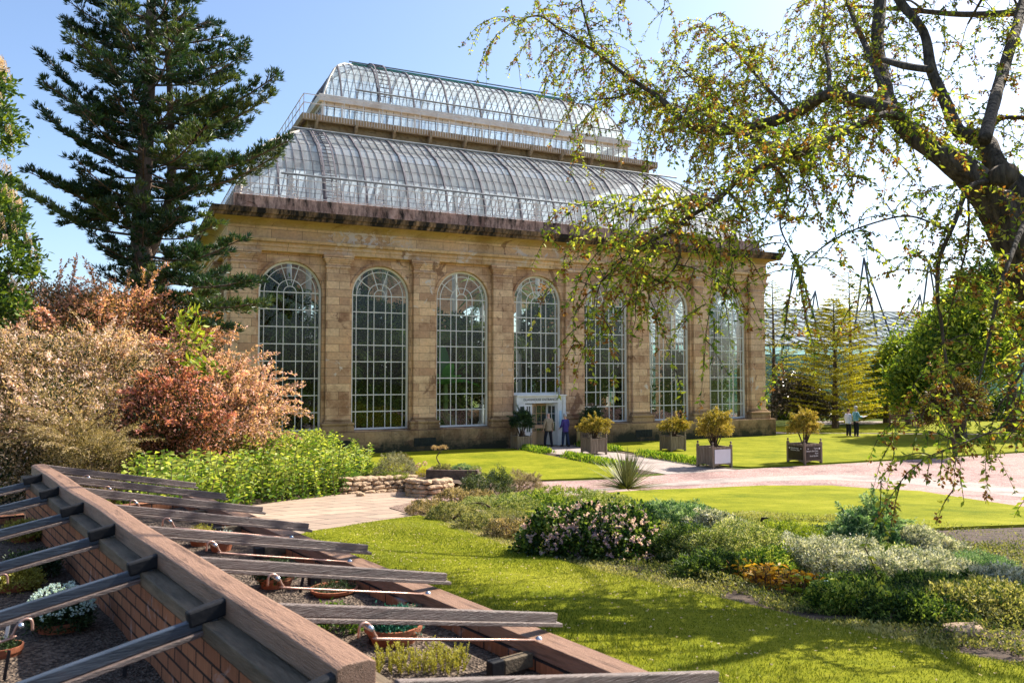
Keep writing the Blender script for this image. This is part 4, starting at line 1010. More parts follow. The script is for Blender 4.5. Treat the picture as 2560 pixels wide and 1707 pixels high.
def person(label, loc, face, top, bottom, haircol, height=1.72, elbow=((-.26, -.02, 1.12), (.26, -.02, 1.12)), wrist=((-.27, .06, .87), (.27, .06, .87)),
           feet=((-.10, 0.0), (.10, .04)), knee=None, hipz=.93, hipy=0.0, coat_len=.78, coat_r=.175, hairlen=0, bald=False, lean=0.0, legs_bare=False, shoe='black', sleeve=True, headturn=0.0, headtilt=.0):
    t = thing('person', label, 'person', loc, face); k = height / 1.72
    Lp = Vector; H = Lp((0, hipy, hipz)); y1 = hipy + lean
    V = [H, Lp((0, hipy + lean * .3, hipz + .17)), Lp((0, hipy + lean * .7, hipz + .38)), Lp((0, y1, hipz + .50)), Lp((0, y1 + .01, hipz + .57)), Lp((0, y1 + .03, hipz + .665)), Lp((0, y1 + .035, hipz + .755))]
    Ed = [(0, 1), (1, 2), (2, 3), (3, 4), (4, 5), (5, 6)]; Rr = [(.15, .11), (.135, .10), (.165, .11), (.09, .07), (.052, .052), (.085, .098), (.062, .075)]
    kn = knee or [(f[0] * .95, hipy + (f[1] - hipy) * .5 + .03, .49) for f in feet]
    arms = []
    for s_ in (0, 1):
        sg = -1 if s_ == 0 else 1; b = len(V); sh = Lp((sg * .185, y1, hipz + .455)); el = Lp(elbow[s_]); wr = Lp(wrist[s_])
        V += [sh, el, wr]; Ed += [(2, b), (b, b + 1), (b + 1, b + 2)]; Rr += [(.058, .058), (.042, .042), (.027, .027)]
        arms.append((sh, el, wr)); hv, he, hr = hand_pts(wr, wr - el, (-.2 * sg, 1, .1) if abs((wr - el).normalized().y) < .7 else (sg, 0, .1), .5)
        o_ = len(V); V += hv; Ed += [(b + 2, o_)] + [(i + o_, j + o_) for i, j in he]; Rr += hr
    lg = []
    for s_ in (0, 1):
        sg = -1 if s_ == 0 else 1; b = len(V); hp = Lp((sg * .095, hipy, hipz - .06)); kk = Lp(kn[s_]); an = Lp((feet[s_][0], feet[s_][1], .09)); toe = an + Lp((sg * .02, .15, -.05))
        V += [hp, kk, an, toe]; Ed += [(0, b), (b, b + 1), (b + 1, b + 2), (b + 2, b + 3)]; Rr += [(.09, .09), (.058, .058), (.038, .038), (.036, .025)]; lg.append((hp, kk, an, toe))
    body = skin_mesh('body', [v * k for v in V], Ed, Rr, M['skin'], t)
    # face: nose, eyes, ears, mouth
    hc = (V[5] * .45 + V[6] * .55) * k; f = MB(); hr_ = Matrix.Rotation(headturn, 3, 'Z')
    def hp_(x, y, z): return hc + hr_ @ Vector((x, y, z)) * k
    f.tube([hp_(0, .085, .015), hp_(0, .112, -.028), hp_(0, .09, -.035)], [.008, .015, .006], 6)
    for s_ in (-1, 1): f.tube([hp_(s_ * .078, -.0, .02), hp_(s_ * .094, -.01, .0), hp_(s_ * .078, 0, -.03)], [.012, .014, .009], 6)
    f.build('face_detail', M['skin'], t, smooth=True)
    e = MB()
    for s_ in (-1, 1): e.lathe(hp_(s_ * .03, .086, .012), [(0, -.008), (.009, 0), (0, .008)], 8)
    e.build('eye', M['black'], t, smooth=True)
    mo = MB(); mo.tube([hp_(-.022, .083, -.06), hp_(0, .092, -.062), hp_(.022, .083, -.06)], .006, 6); mo.build('mouth', M['terracotta'], t)
    # clothes
    cz = hipz + .0; V = [Lp((0, hipy, hipz + .47)), Lp((0, hipy + lean * .6, hipz + .36)), Lp((0, hipy + lean * .3, hipz + .15)), Lp((0, hipy - .01, coat_len + .05)), Lp((0, hipy - .01, coat_len))]
    V[0] = Lp((0, y1, hipz + .51)); Ed = [(0, 1), (1, 2), (2, 3), (3, 4)]; Rr = [(.085, .075), (.19, .125), (coat_r, .14), (coat_r + .02, .155), (coat_r + .02, .155)]
    for s_ in (0, 1):
        sh, el, wr = arms[s_]; b = len(V); end = wr if sleeve else el.lerp(sh, .15); V += [sh, el if sleeve else end]; Ed += [(1, b), (b, b + 1)]; Rr += [(.078, .078), (.062, .062)]
        if sleeve: V += [wr.lerp(el, .05)]; Ed += [(b + 1, b + 2)]; Rr += [(.048, .048)]
    skin_mesh('jacket' if sleeve else 'shirt', [v * k for v in V], Ed, Rr, top, t)
    V = [Lp((0, hipy, hipz + .06)), Lp((0, hipy, hipz - .02))]; Ed = [(0, 1)]; Rr = [(.155, .12), (.165, .125)]
    for s_ in (0, 1):
        hp, kk, an, toe = lg[s_]; b = len(V)
        V += [hp, kk] if legs_bare else [hp, kk, an + Lp((0, 0, -.02))]; Ed += [(1, b), (b, b + 1)] + ([] if legs_bare else [(b + 1, b + 2)]); Rr += [(.105, .105), (.080, .080)] + ([] if legs_bare else [(.062, .066)])
    skin_mesh('trousers' if not legs_bare else 'shorts', [v * k for v in V], Ed, Rr, bottom, t)
    for s_ in (0, 1):
        hp, kk, an, toe = lg[s_]; V = [an + Lp((0, -.07, -.045)), an + Lp((0, 0, -.03)), toe + Lp((0, .02, 0))]; skin_mesh('shoe', [v * k for v in V], [(0, 1), (1, 2)], [(.038, .03), (.046, .045), (.044, .028)], M[shoe] if isinstance(shoe, str) else shoe, t)
    if not bald or haircol:
        h = MB(); bm = bmesh.new(); bmesh.ops.create_icosphere(bm, subdivisions=3, radius=1)
        vs = []; keep = {}
        for v in bm.verts:
            q = v.co; lo = -.75 - hairlen if q.y < .1 else .25
            if q.z > lo and not (bald and q.z > .35):
                keep[v.index] = len(vs); r_ = 1 + .05 * noise.noise(q * 5); vs.append(hc + hr_ @ Vector((q.x * .098 * r_, q.y * .112 * r_ - .012, q.z * .118 * r_ + .012)) * k)
        fs = [tuple(keep[v.index] for v in fc.verts) for fc in bm.faces if all(v.index in keep for v in fc.verts)]; bm.free()
        h.add(vs, fs); ho = h.build('hair', haircol, t, smooth=True); sd_ = ho.modifiers.new('thick', 'SOLIDIFY'); sd_.thickness = .012
    return t
cl = lambda nm, a, b: surf(nm, a, b, 6, .85, .3, 30)
tan = cl('tan_jacket', (.24, .19, .12, 1), (.34, .27, .18, 1)); navy = cl('black_trousers', (.008, .009, .014, 1), (.02, .022, .03, 1)); purple = cl('purple_jacket', (.035, .025, .13, 1), (.07, .05, .22, 1))
grey = cl('silver_hair', (.35, .34, .33, 1), (.55, .54, .52, 1)); brown = cl('brown_hair', (.06, .03, .015, 1), (.14, .07, .04, 1)); whitec = cl('pale_lilac_top', (.55, .55, .72, 1), (.72, .72, .85, 1))
teal = cl('turquoise_print_shirt', (.03, .20, .28, 1), (.35, .60, .66, 1)); redc = cl('red_shorts', (.38, .02, .03, 1), (.55, .05, .06, 1)); mauve = cl('mauve_shirt', (.35, .22, .30, 1), (.5, .36, .42, 1)); denim = cl('dark_blue_trousers', (.012, .02, .045, 1), (.03, .045, .09, 1))
def gp(px, py): p = G(px, py); return Vector((p.x, p.y, .016))
person('balding man in a beige jacket and black trousers walking into the entrance', AV(1371, -1.0), TH + .05, tan, navy, None, 1.72, bald=True, feet=((-.14, .12), (.14, -.10)), coat_len=.80)
person('grey-haired woman in a purple jacket walking towards the entrance', AV(1413, -1.15), TH + .25, purple, denim, grey, 1.64, elbow=((-.25, .0, 1.13), (.25, .0, 1.13)), wrist=((-.20, .18, 1.0), (.25, .12, .92)), feet=((-.08, .12), (.12, -.16)), coat_len=.76)
person('dark-haired woman in a white top and dark trousers standing on the lawn path', gp(2121, 1092), -math.pi / 2 + .35, whitec, navy, brown, 1.60, wrist=((-.22, .12, .92), (.22, .10, .9)), coat_len=.80, coat_r=.185, headturn=-.2)
pm = person('white-haired man in a turquoise patterned shirt reading a map on the lawn path', gp(2140, 1093), -math.pi / 2 + .15, teal, navy, grey, 1.76, elbow=((-.25, .08, 1.14), (.25, .08, 1.14)), wrist=((-.12, .34, 1.18), (.12, .34, 1.18)), coat_len=.90, headturn=.0)
mb = MB(); mb.beam((-.20, .50, 1.17), (.20, .50, 1.20), .005, .30, up=(0, 1, .35)); p = gp(2140, 1093); o = mb.build('paper_map', M['whiteboard']); o.location = p; o.rotation_euler = (0, 0, -math.pi / 2 + .15); tag(o, 'open white paper map held by the man in turquoise', 'map')
# bench with a sitter
bp_ = gp(2262, 1069)
bench = thing('park_bench', 'reddish timber park bench on the far lawn under the trees', 'bench', bp_, .25)
bw = surf('reddish_teak', (.20, .085, .05, 1), (.38, .19, .12, 1), 3, .7, .3)
s = MB(); [s.box(-.95, .95, y, y + .085, .42, .455) for y in (-.2, -.1, 0, .1, .2)]; s.build('seat', bw, bench)
s = MB(); [s.box(-.95, .95, .31 + k * .012, .335 + k * .012, .56 + k * .12, .64 + k * .12) for k in range(3)]; s.build('backrest', bw, bench)
for x in (-.92, .92):
    s = MB(); s.box(x - .035, x + .035, -.24, -.17, 0, .62); s.build('leg', bw, bench); s = MB(); s.box(x - .035, x + .035, .28, .35, 0, .92); s.build('leg', bw, bench)
    s = MB(); s.box(x - .04, x + .04, -.26, .30, .62, .66); s.build('armrest', bw, bench)
q = bp_ + Vector((.62 * math.cos(.25), .62 * math.sin(.25), 0))
person('person in a mauve shirt and red shorts sitting at the end of the park bench', q, .25 + math.pi, mauve, redc, grey, 1.68, hipz=.52, hipy=-.1, feet=((-.12, .38), (.12, .42)), knee=[(-.13, .36, .50), (.13, .38, .50)], elbow=((-.24, .05, .78), (.24, .05, .78)), wrist=((-.14, .28, .70), (.14, .28, .70)), coat_len=.50, legs_bare=True, sleeve=False, bald=True)

# ------------------------------------------------------------------ the far glasshouse with outside steel frames
fg = thing('modern_glasshouse', 'modern glasshouse with dark steel A-frames standing above its glass roof', 'glasshouse', (30, 86, 0), R(16))
M['steel'] = surf('dark_steel', (.06, .07, .085, 1), (.12, .14, .17, 1), 3, .4, .05)
M['whiteglass'] = glassmat('white_shaded_glass', (.8, .9, .95, 1), 1.5, .75, .1, 1.0, (.85, .88, .92, 1), .1)
W_, D_ = 26, 14
s = MB(); s.add([(-W_, -D_, 6.2), (W_, -D_, 6.2), (W_, 0, 10.6), (-W_, 0, 10.6), (W_, D_, 6.2), (-W_, D_, 6.2)], [(0, 1, 2, 3), (3, 2, 4, 5)]); s.build('roof', M['whiteglass'], fg)
s = MB(); s.add([(-W_, -D_, 0), (W_, -D_, 0), (W_, -D_, 6.2), (-W_, -D_, 6.2), (W_, D_, 0), (-W_, D_, 0), (-W_, D_, 6.2), (W_, D_, 6.2)], [(0, 1, 2, 3), (5, 4, 7, 6), (0, 3, 6, 5), (1, 4, 7, 2)]); s.build('wall', glassmat('green_tinted_glass', (.35, .55, .5, 1), 1.5, .25, .05, 1, (.25, .4, .4, 1)), fg)
s = MB(); [s.beam((-W_ + k * 1.3, -D_, 6.25), (-W_ + k * 1.3, 0, 10.65), .07, .07) for k in range(41)]; [s.beam((-W_, -D_ + k * 2.8, 6.25 + k * .88), (W_, -D_ + k * 2.8, 6.25 + k * .88), .08, .08) for k in range(6)]; s.build('roof_bar', M['steel'], fg)
s = MB(); [s.beam((-W_ + k * 2.6, -D_ - .02, 0), (-W_ + k * 2.6, -D_ - .02, 6.2), .08, .08) for k in range(21)]; s.beam((-W_, -D_ - .05, 6.2), (W_, -D_ - .05, 6.2), .2, .2); s.build('wall_bar', M['steel'], fg)
for k in range(7):
    for yy in (-D_ * .75, D_ * .5):
        x = -W_ + 4 + k * 7.6; top = 14.8 if yy < 0 else 13.6
        s = MB(); s.tube([(x - 2.6, yy, 0), (x, yy, top)], .09, 6); s.tube([(x + 2.6, yy, 0), (x, yy, top)], .09, 6); s.tube([(x, yy, top - .1), (x, -D_ - 3, 0)] if yy < 0 else [(x, yy, top - .1), (x, yy + 6, 6)], .09, 6); s.build('a_frame', M['steel'], fg)
# ------------------------------------------------------------------ trees
TS = 1.15
def wl(px, py, Y, wpx=0):
    Y *= TS; return at(px, py, Y), wpx / 2000 * Y / 2
# the overhanging weeping tree: limbs surveyed one by one, high unseen ones added for shadow, Y is the distance ahead
willow = thing('overhanging_tree', 'large leaning dark-barked tree with drooping leafy twigs hung with brown seed clusters', 'tree', (7.1, 8.8, th(8.8)))
wl0 = Vector((7.1, 8.8, th(8.8)))
LIMB = {
 'trunk': ([(2553, 640, 7.5, 170), (2504, 535, 7.5, 150), (2448, 462, 7.5, 125), (2371, 398, 7.5, 98), (2283, 337, 7.5, 74), (2233, 285, 7.5, 60), (2211, 210, 7.5, 54), (2194, 110, 7.5, 48), (2200, 0, 7.4, 45), (2190, -160, 7.2, 36), (2120, -330, 7.0, 26), (2000, -480, 6.8, 14)], 1),
 'b2': ([(2600, 520, 7.5, 100), (2498, 425, 7.4, 84), (2460, 354, 7.4, 72), (2395, 326, 7.4, 42), (2360, 249, 7.3, 38), (2327, 171, 7.2, 36), (2310, 83, 7.1, 30), (2255, 11, 7.0, 26), (2200, -60, 6.9, 22), (2080, -150, 6.7, 16), (1950, -190, 6.5, 8)], 1),
 'b3': ([(2462, 350, 7.4, 52), (2487, 249, 7.5, 42), (2520, 138, 7.6, 40), (2553, 28, 7.7, 34), (2580, -120, 7.8, 28), (2560, -300, 7.8, 18)], 1),
 'b23': ([(2327, 175, 7.2, 22), (2260, 165, 7.3, 24), (2210, 150, 7.4, 18)], 0),
 'l4': ([(2250, 285, 7.5, 44), (2190, 262, 7.6, 42), (2130, 250, 7.7, 42), (2062, 240, 7.8, 40), (1979, 287, 8.0, 40), (1868, 321, 8.1, 36), (1757, 326, 8.2, 30), (1691, 287, 8.3, 22), (1647, 243, 8.3, 18), (1570, 193, 8.4, 14), (1492, 133, 8.5, 11), (1398, 72, 8.6, 8), (1343, 40, 8.6, 6), (1280, 60, 8.7, 3)], 1),
 'l4b': ([(1487, 125, 8.5, 9), (1470, 72, 8.4, 9), (1453, 0, 8.3, 7), (1450, -80, 8.2, 5)], 1),
 'l4c': ([(1647, 243, 8.3, 9), (1592, 232, 8.2, 7), (1530, 246, 8.2, 6), (1465, 250, 8.2, 4)], 1),
 'l5': ([(2270, 300, 7.4, 26), (2220, 286, 7.3, 27), (2172, 300, 7.1, 26), (2089, 343, 6.9, 25), (1995, 387, 6.8, 23), (1923, 409, 6.8, 22), (1857, 442, 6.7, 19), (1802, 492, 6.6, 17), (1735, 536, 6.5, 15), (1686, 575, 6.4, 13), (1619, 608, 6.3, 9), (1547, 663, 6.2, 7), (1481, 724, 6.2, 4)], 1),
 'l5b': ([(1993, 383, 6.8, 13), (1912, 354, 6.9, 11), (1840, 326, 7.1, 9), (1757, 287, 7.2, 6), (1690, 265, 7.3, 4)], 1),
 'l5c': ([(1790, 500, 6.6, 9), (1730, 490, 6.6, 8), (1660, 515, 6.7, 6), (1600, 530, 6.8, 4), (1540, 520, 6.8, 3)], 1),
 'l5d': ([(1686, 575, 6.4, 8), (1700, 640, 6.3, 7), (1660, 700, 6.2, 5), (1600, 730, 6.2, 3)], 1),
 'l5e': ([(1925, 409, 6.8, 9), (1975, 470, 6.8, 8), (1950, 560, 6.7, 6), (1985, 640, 6.7, 4), (2010, 700, 6.7, 3)], 1),
 'l6': ([(2471, 455, 7.2, 20), (2421, 470, 7.0, 18), (2388, 553, 6.9, 15), (2349, 647, 6.8, 13), (2343, 730, 6.7, 12), (2352, 796, 6.7, 11), (2366, 904, 6.6, 9), (2390, 973, 6.6, 6), (2430, 1040, 6.6, 4)], 1),
 'l6b': ([(2371, 578, 6.9, 7), (2283, 542, 6.9, 7), (2200, 553, 6.9, 6), (2089, 597, 6.8, 6), (2001, 669, 6.8, 5), (1975, 740, 6.8, 3)], 1),
 'l6c': ([(2421, 500, 7.1, 9), (2420, 600, 7.0, 7), (2395, 700, 7.0, 6), (2375, 780, 7.0, 4)], 1),
 'u1': ([(2180, -140, 7.2, 22), (2050, -170, 7.4, 18), (1900, -150, 7.6, 15), (1750, -110, 7.8, 12), (1620, -60, 8.0, 8), (1500, -60, 8.0, 4)], 2),
 'u2': ([(2230, 285, 7.5, 26), (2190, 180, 7.7, 24), (2140, 60, 7.9, 18), (2090, -60, 8.0, 12), (2050, -140, 8.0, 8)], 2),
 'u3': ([(2072, 240, 7.8, 15), (2072, 166, 7.9, 14), (2056, 83, 8.0, 12), (2062, 0, 8.0, 10), (2040, -90, 8.1, 7)], 2),
 'u4': ([(2120, -330, 7.0, 16), (1950, -360, 7.2, 13), (1780, -300, 7.4, 9), (1640, -200, 7.5, 5)], 2),
 'u5': ([(1979, 287, 8.0, 14), (1900, 200, 8.2, 11), (1830, 120, 8.3, 8), (1760, 60, 8.4, 5)], 2),
 'u6': ([(1868, 321, 8.1, 11), (1790, 250, 8.3, 8), (1700, 170, 8.4, 5)], 2),
 'r1': ([(2620, 470, 7.4, 30), (2560, 560, 6.6, 20), (2500, 720, 6.2, 14), (2470, 860, 6.1, 9), (2440, 980, 6.1, 5)], 3),
 'r2': ([(2700, 560, 7.0, 24), (2620, 740, 6.4, 16), (2570, 900, 6.1, 10), (2500, 1010, 6.0, 6)], 3),
 'r3': ([(2780, 900, 6.0, 14), (2640, 990, 5.8, 10), (2520, 1060, 5.7, 7), (2400, 1110, 5.6, 4), (2310, 1150, 5.6, 3)], 3),
 'o1': ([(2190, -160, 7.2, 26), (2050, -260, 8.2, 22), (1880, -330, 9.4, 16), (1700, -330, 10.4, 10), (1560, -300, 11.0, 5)], 4),  # this and the next high limbs are unseen, added to shade the lawn
 'o2': ([(2120, -330, 7.0, 20), (2150, -420, 8.5, 18), (2050, -480, 10.0, 14), (1900, -450, 11.5, 8)], 4),
 'o3': ([(2580, -120, 7.8, 24), (2480, -260, 9.0, 20), (2350, -330, 10.5, 14), (2200, -330, 12, 8)], 4),
 'o4': ([(2560, -300, 7.8, 18), (2700, -300, 9.0, 18), (2700, -250, 11, 14), (2600, -200, 12.5, 8)], 4),
 'r4': ([(2560, -120, 7.8, 18), (2480, -40, 8.2, 12), (2420, 60, 8.4, 7)], 2),
 'r5': ([(2600, 300, 7.6, 18), (2500, 300, 8.2, 12), (2430, 380, 8.4, 7)], 2),
}
GROW = {'trunk': .75, 'b2': .45, 'b3': .45, 'l4': .30, 'l4b': 0, 'l4c': 0, 'l5': .12, 'u1': .3, 'u2': .5, 'u3': .4, 'r1': 0, 'r2': 0, 'r3': 0, 'l5c': .1, 'l5b': .25}
for a_, b_ in (('l4b', 1.26), ('l4c', 1.24), ('u3', 1.1), ('u5', 1.14), ('u6', 1.2), ('o1', 1.3), ('o2', 1.3), ('l5b', 1.03)): LIMB[a_] = ([(x, y, Y * b_, w_) for x, y, Y, w_ in LIMB[a_][0]], LIMB[a_][1])
rp_s = random.Random(21)
STREAK = [([(2230, 1600), (2000, 1610), (1832, 1668), (1650, 1700)], 7.0, .15), ([(2150, 1560), (1900, 1520), (1600, 1490), (1350, 1470), (1120, 1455)], 7.4, .10), ([(2020, 1530), (1750, 1450), (1450, 1415), (1150, 1400), (930, 1385)], 8.0, .09),  # wanted shadow streaks on the lawn, with height and thickness of the added limbs
 ([(1950, 1600), (1700, 1575), (1450, 1560), (1200, 1525)], 7.2, .085), ([(1400, 1470), (1250, 1430), (1100, 1360), (900, 1345)], 8.0, .05), ([(1900, 1520), (1800, 1570), (1620, 1620), (1450, 1660)], 7.0, .06), ([(1700, 1500), (1560, 1450), (1380, 1430)], 7.6, .045), ([(2240, 1590), (2330, 1650), (2420, 1700)], 6.8, .14)]
tb = MB(); tw = MB(); tpts = []
base_pts = [(wl0 + Vector((.15, .1, -.25)), .55), (wl0 + Vector((.05, .05, .25)), .40), (wl0 + Vector((-.35, 0, 1.5)), .33)]
for nm, (pl, lv) in LIMB.items():
    P_ = []; Rr = []
    for ii, (x, y, Y, wd) in enumerate(pl):
        f_ = ii / max(1, len(pl) - 1); Y *= 1 + GROW.get(nm, .1) * max(0, f_ - (.3 if nm == 'trunk' else 0)); p, r_ = wl(x, y, Y, wd * (.62 if wd > 46 else .74)); P_.append(p); Rr.append(r_)
    if nm == 'trunk': P_ = [b[0] for b in base_pts] + P_; Rr = [b[1] for b in base_pts] + Rr
    cp = catmull(P_, 6); cr = lerp_list(Rr, 6)
    tb.tube([p - wl0 for p in cp], [r * (1 + .08 * noise.noise(p * 3)) for r, p in zip(cr, cp)], 14 if cr[0] > .08 else 8, wob=.22 if cr[0] > .08 else .1)
    tpts.append((nm, lv, cp, cr))
hub = tpts[0][2][-16]
for sl_, dz_, r0 in (STREAK[0], STREAK[2], STREAK[7]):                    # unseen high limbs added over the front lawn, shaped to throw shadow streaks
    P_ = []
    for i, (x, y) in enumerate(sl_):
        g_ = G(x, y); d_ = dz_ + .5 * i; P_.append(g_ + Vector((math.cos(SUN_AZ), math.sin(SUN_AZ), math.tan(SUN_EL))) * (d_ / math.tan(SUN_EL)))
    r0 *= 1.05; P_ = [hub, hub.lerp(P_[0], .5) + Vector((0, 0, .5))] + P_; Rr = [r0 * 1.3, r0 * 1.15] + [r0 * (1 - .75 * i / (len(sl_) - 1)) for i in range(len(sl_))]
    cp = catmull(P_, 6); cr = lerp_list(Rr, 6); tb.tube([p - wl0 for p in cp], cr, 8, wob=.15); tpts.append(('streak', 5, cp[10:], [min(c, .05) for c in cr[10:]]))
    for i in range(14, len(cp) - 1, 7):
        e = cp[i] + Vector((rp_s.gauss(0, .7), rp_s.gauss(0, .7), rp_s.gauss(.1, .4))); tb.tube(catmull([cp[i] - wl0, cp[i].lerp(e, .5) - wl0 + Vector((0, 0, .1)), e - wl0], 3), lerp_list([.03, .02, .008], 3), 5)
        tpts.append(('streak', 5, [cp[i], e], [.02, .01]))
knob = MB(); kp = at(2505, 440, 7.1 * TS)
tb.tube([kp - wl0 + Vector((.05, .1, 0)), kp - wl0 + Vector((0, -.1, 0))], [.14, .11], 12); tb.build('trunk', M['bark'], willow, smooth=True)
rt = random.Random(11); LP = []; LD = []; LT = []; SP_ = []; SD = []; LL = []
def twig(p, d, ln, dens=1.0, depth=0, bare=.12):
    pts = [p.copy()]; v = d.normalized(); ln *= 1.25; n = max(3, int(ln / .08)); q = p.copy()
    for i in range(n):
        v = (v + Vector((rt.gauss(0, .10), rt.gauss(0, .10), -.15 + rt.gauss(0, .05)))).normalized(); q = q + v * (ln / n); pts.append(q.copy())
    tw.tube([a - wl0 for a in pts], [max(.0022, .007 * (1 - i / (n + 1))) for i in range(len(pts))], 3, cap=False)
    tn = rt.uniform(.25, .75)
    for i in range(1, len(pts)):
        if i / n < bare: continue
        k = 2 if rt.random() < dens * .8 else 1
        if rt.random() > dens: continue
        for j in range(k + 2):
            a = Vector((rt.gauss(0, 1), rt.gauss(0, 1), rt.gauss(0, .6) - .25)).normalized()
            dd = ((pts[i] - pts[i - 1]).normalized() * .6 + a).normalized(); pp = pts[i].lerp(pts[i - 1], rt.random())
            LP.append(pp); LD.append(dd); LT.append(tn + rt.gauss(0, .2)); LL.append(rt.uniform(.042, .078))
        if rt.random() < .26 * dens:
            for j in range(rt.randint(6, 14)):
                a = Vector((rt.gauss(0, 1), rt.gauss(0, 1), rt.gauss(0, 1))).normalized(); SP_.append(pts[i] + a * rt.uniform(0, .03) + Vector((0, 0, -.02))); SD.append(a + Vector((0, 0, -.3)))
        if depth < 1 and rt.random() < .14: twig(pts[i], v + Vector((rt.gauss(0, .7), rt.gauss(0, .7), rt.gauss(0, .4))), ln * rt.uniform(.3, .55), dens, depth + 1)
for nm, lv, cp, cr in tpts:
    L_ = sum((b - a).length for a, b in zip(cp, cp[1:]))
    for i in range(1, len(cp)):
        seg = (cp[i] - cp[i - 1]).length; f = i / len(cp)
        rate = {0: 0, 1: 15, 2: 20, 3: 10, 4: 3, 5: .8}[lv]
        if cr[i] > .12: rate = 4
        elif cr[i] > .06: rate = 10
        rate *= {'trunk': .45, 'b2': .45, 'b3': .45, 'l6': .6, 'u1': .4, 'u4': .2, 'u2': .45, 'u3': .6, 'o1': .2, 'o2': .2, 'o3': .2, 'o4': .2, 'r4': .45, 'r5': .45, 'r1': .7, 'r2': .6}.get(nm, 1.45 if nm in ('l4', 'l4b', 'l4c', 'l5', 'l5b', 'l5c', 'l5d', 'u5', 'u6') else 1)
        q_ = cp[i] - Vector((0, 0, CAM_H)); el_ = q_.z / max(q_.y, .1)
        if el_ > .50: rate *= .12 if lv != 5 else .5
        n = seg * rate; n = int(n) + (1 if rt.random() < n % 1 else 0)
        for k in range(n):
            a = rt.uniform(0, 6.283); d = Vector((math.cos(a), math.sin(a), rt.uniform(-.3, .9)))
            ln = rt.uniform(.3, 1.0) if lv < 3 else rt.uniform(.25, .75)
            if nm in ('l6b',): ln *= .8
            if nm in ('u1', 'u4', 'b2', 'u2', 'u3') : ln *= 1.15
            if nm == 'l6b' and rt.random() < .45: continue
            twig(cp[i].copy(), d, ln, .85)
    twig(cp[-1].copy(), cp[-1] - cp[-2], .7, 1)
tw.build('twigs', M['twig'], willow)
lf = leafmat('spring_leaf', [(0, (.03, .09, .015, 1)), (.35, (.18, .27, .03, 1)), (.65, (.42, .46, .05, 1)), (1, (.62, .58, .12, 1))], .52)
sdm = leafmat('brown_seed', [(0, (.14, .05, .012, 1)), (.5, (.34, .14, .03, 1)), (1, (.55, .28, .08, 1))], .35)
off = np.array(wl0)
print('willow leaves', len(LP), 'seeds', len(SP_))
leaves('foliage', lf, np.array(LP) - off, LD, np.array(LL), np.array(LL) * .42, np.array(LT), willow)
leaves('seed_cluster', sdm, np.array(SP_) - off, SD, .036, .026, rg.uniform(0, 1, len(SP_)), willow)

# ---- Scots-type pine on the left, its own whorled limbs
PY = 27.0; pb0 = Vector((at(355, 700, PY).x, PY, th(PY)))
pine = thing('pine_tree', 'tall dark-needled pine with two stems beside the left end of the palm house', 'pine tree', pb0)
LE = [(-160, 60), (0, 165), (75, 210), (120, 225), (150, 262), (200, 150), (232, 145), (275, 268), (320, 165), (365, 215), (390, 150), (415, 180), (440, 255), (470, 322), (505, 212), (570, 195), (620, 140), (655, 125), (720, 90)]
RE = [(-160, 60), (0, 165), (80, 230), (120, 245), (180, 308), (225, 305), (262, 288), (290, 260), (312, 240), (352, 340), (388, 335), (412, 260), (440, 190), (490, 140), (530, 130), (550, 160), (590, 225), (620, 205), (650, 190), (720, 215), (760, 200)]
def ext(tab, y):
    for (a, ea), (b, eb) in zip(tab, tab[1:]):
        if a <= y <= b: return ea + (eb - ea) * (y - a) / (b - a)
    return tab[-1][1]
rp = random.Random(5); pt = MB(); pb_ = MB()
stem = [(355, 960), (356, 700), (352, 560), (362, 400), (374, 200), (378, 0), (380, -200), (382, -330)]
sw = [60, 50, 44, 36, 28, 22, 12, 4]
sp_ = [at(x, y, PY) for x, y in stem]; sp_[0] = pb0 + Vector((0, 0, -.2))
pt.tube([p - pb0 for p in catmull(sp_, 6)], [r / 2000 * PY / 2 for r in lerp_list(sw, 6)], 12, wob=.12)
st2 = [(362, 650), (380, 620), (424, 500), (428, 370), (425, 230), (415, 90), (410, -60)]; pt.tube([p - pb0 for p in catmull([at(x, y, PY + .2) for x, y in st2], 5)], [r / 2000 * PY / 2 for r in lerp_list([30, 28, 24, 20, 15, 10, 5], 5)], 8, wob=.1)
pt.build('trunk', M['pine_bark'], pine, smooth=True)
NP = []; ND = []; NT = []; NL = []
def tuft(c, d, t, s_=1.0, n=15):
    d = d.normalized()
    for j in range(n):
        a = Vector((rp.gauss(0, 1), rp.gauss(0, 1), rp.gauss(0, 1))).normalized(); v = (d * .9 + a * .8 + Vector((0, 0, .25))).normalized()
        NP.append(c + a * .02 * s_); ND.append(v); NT.append(t + rp.gauss(0, .12)); NL.append(rp.uniform(.14, .25) * s_)
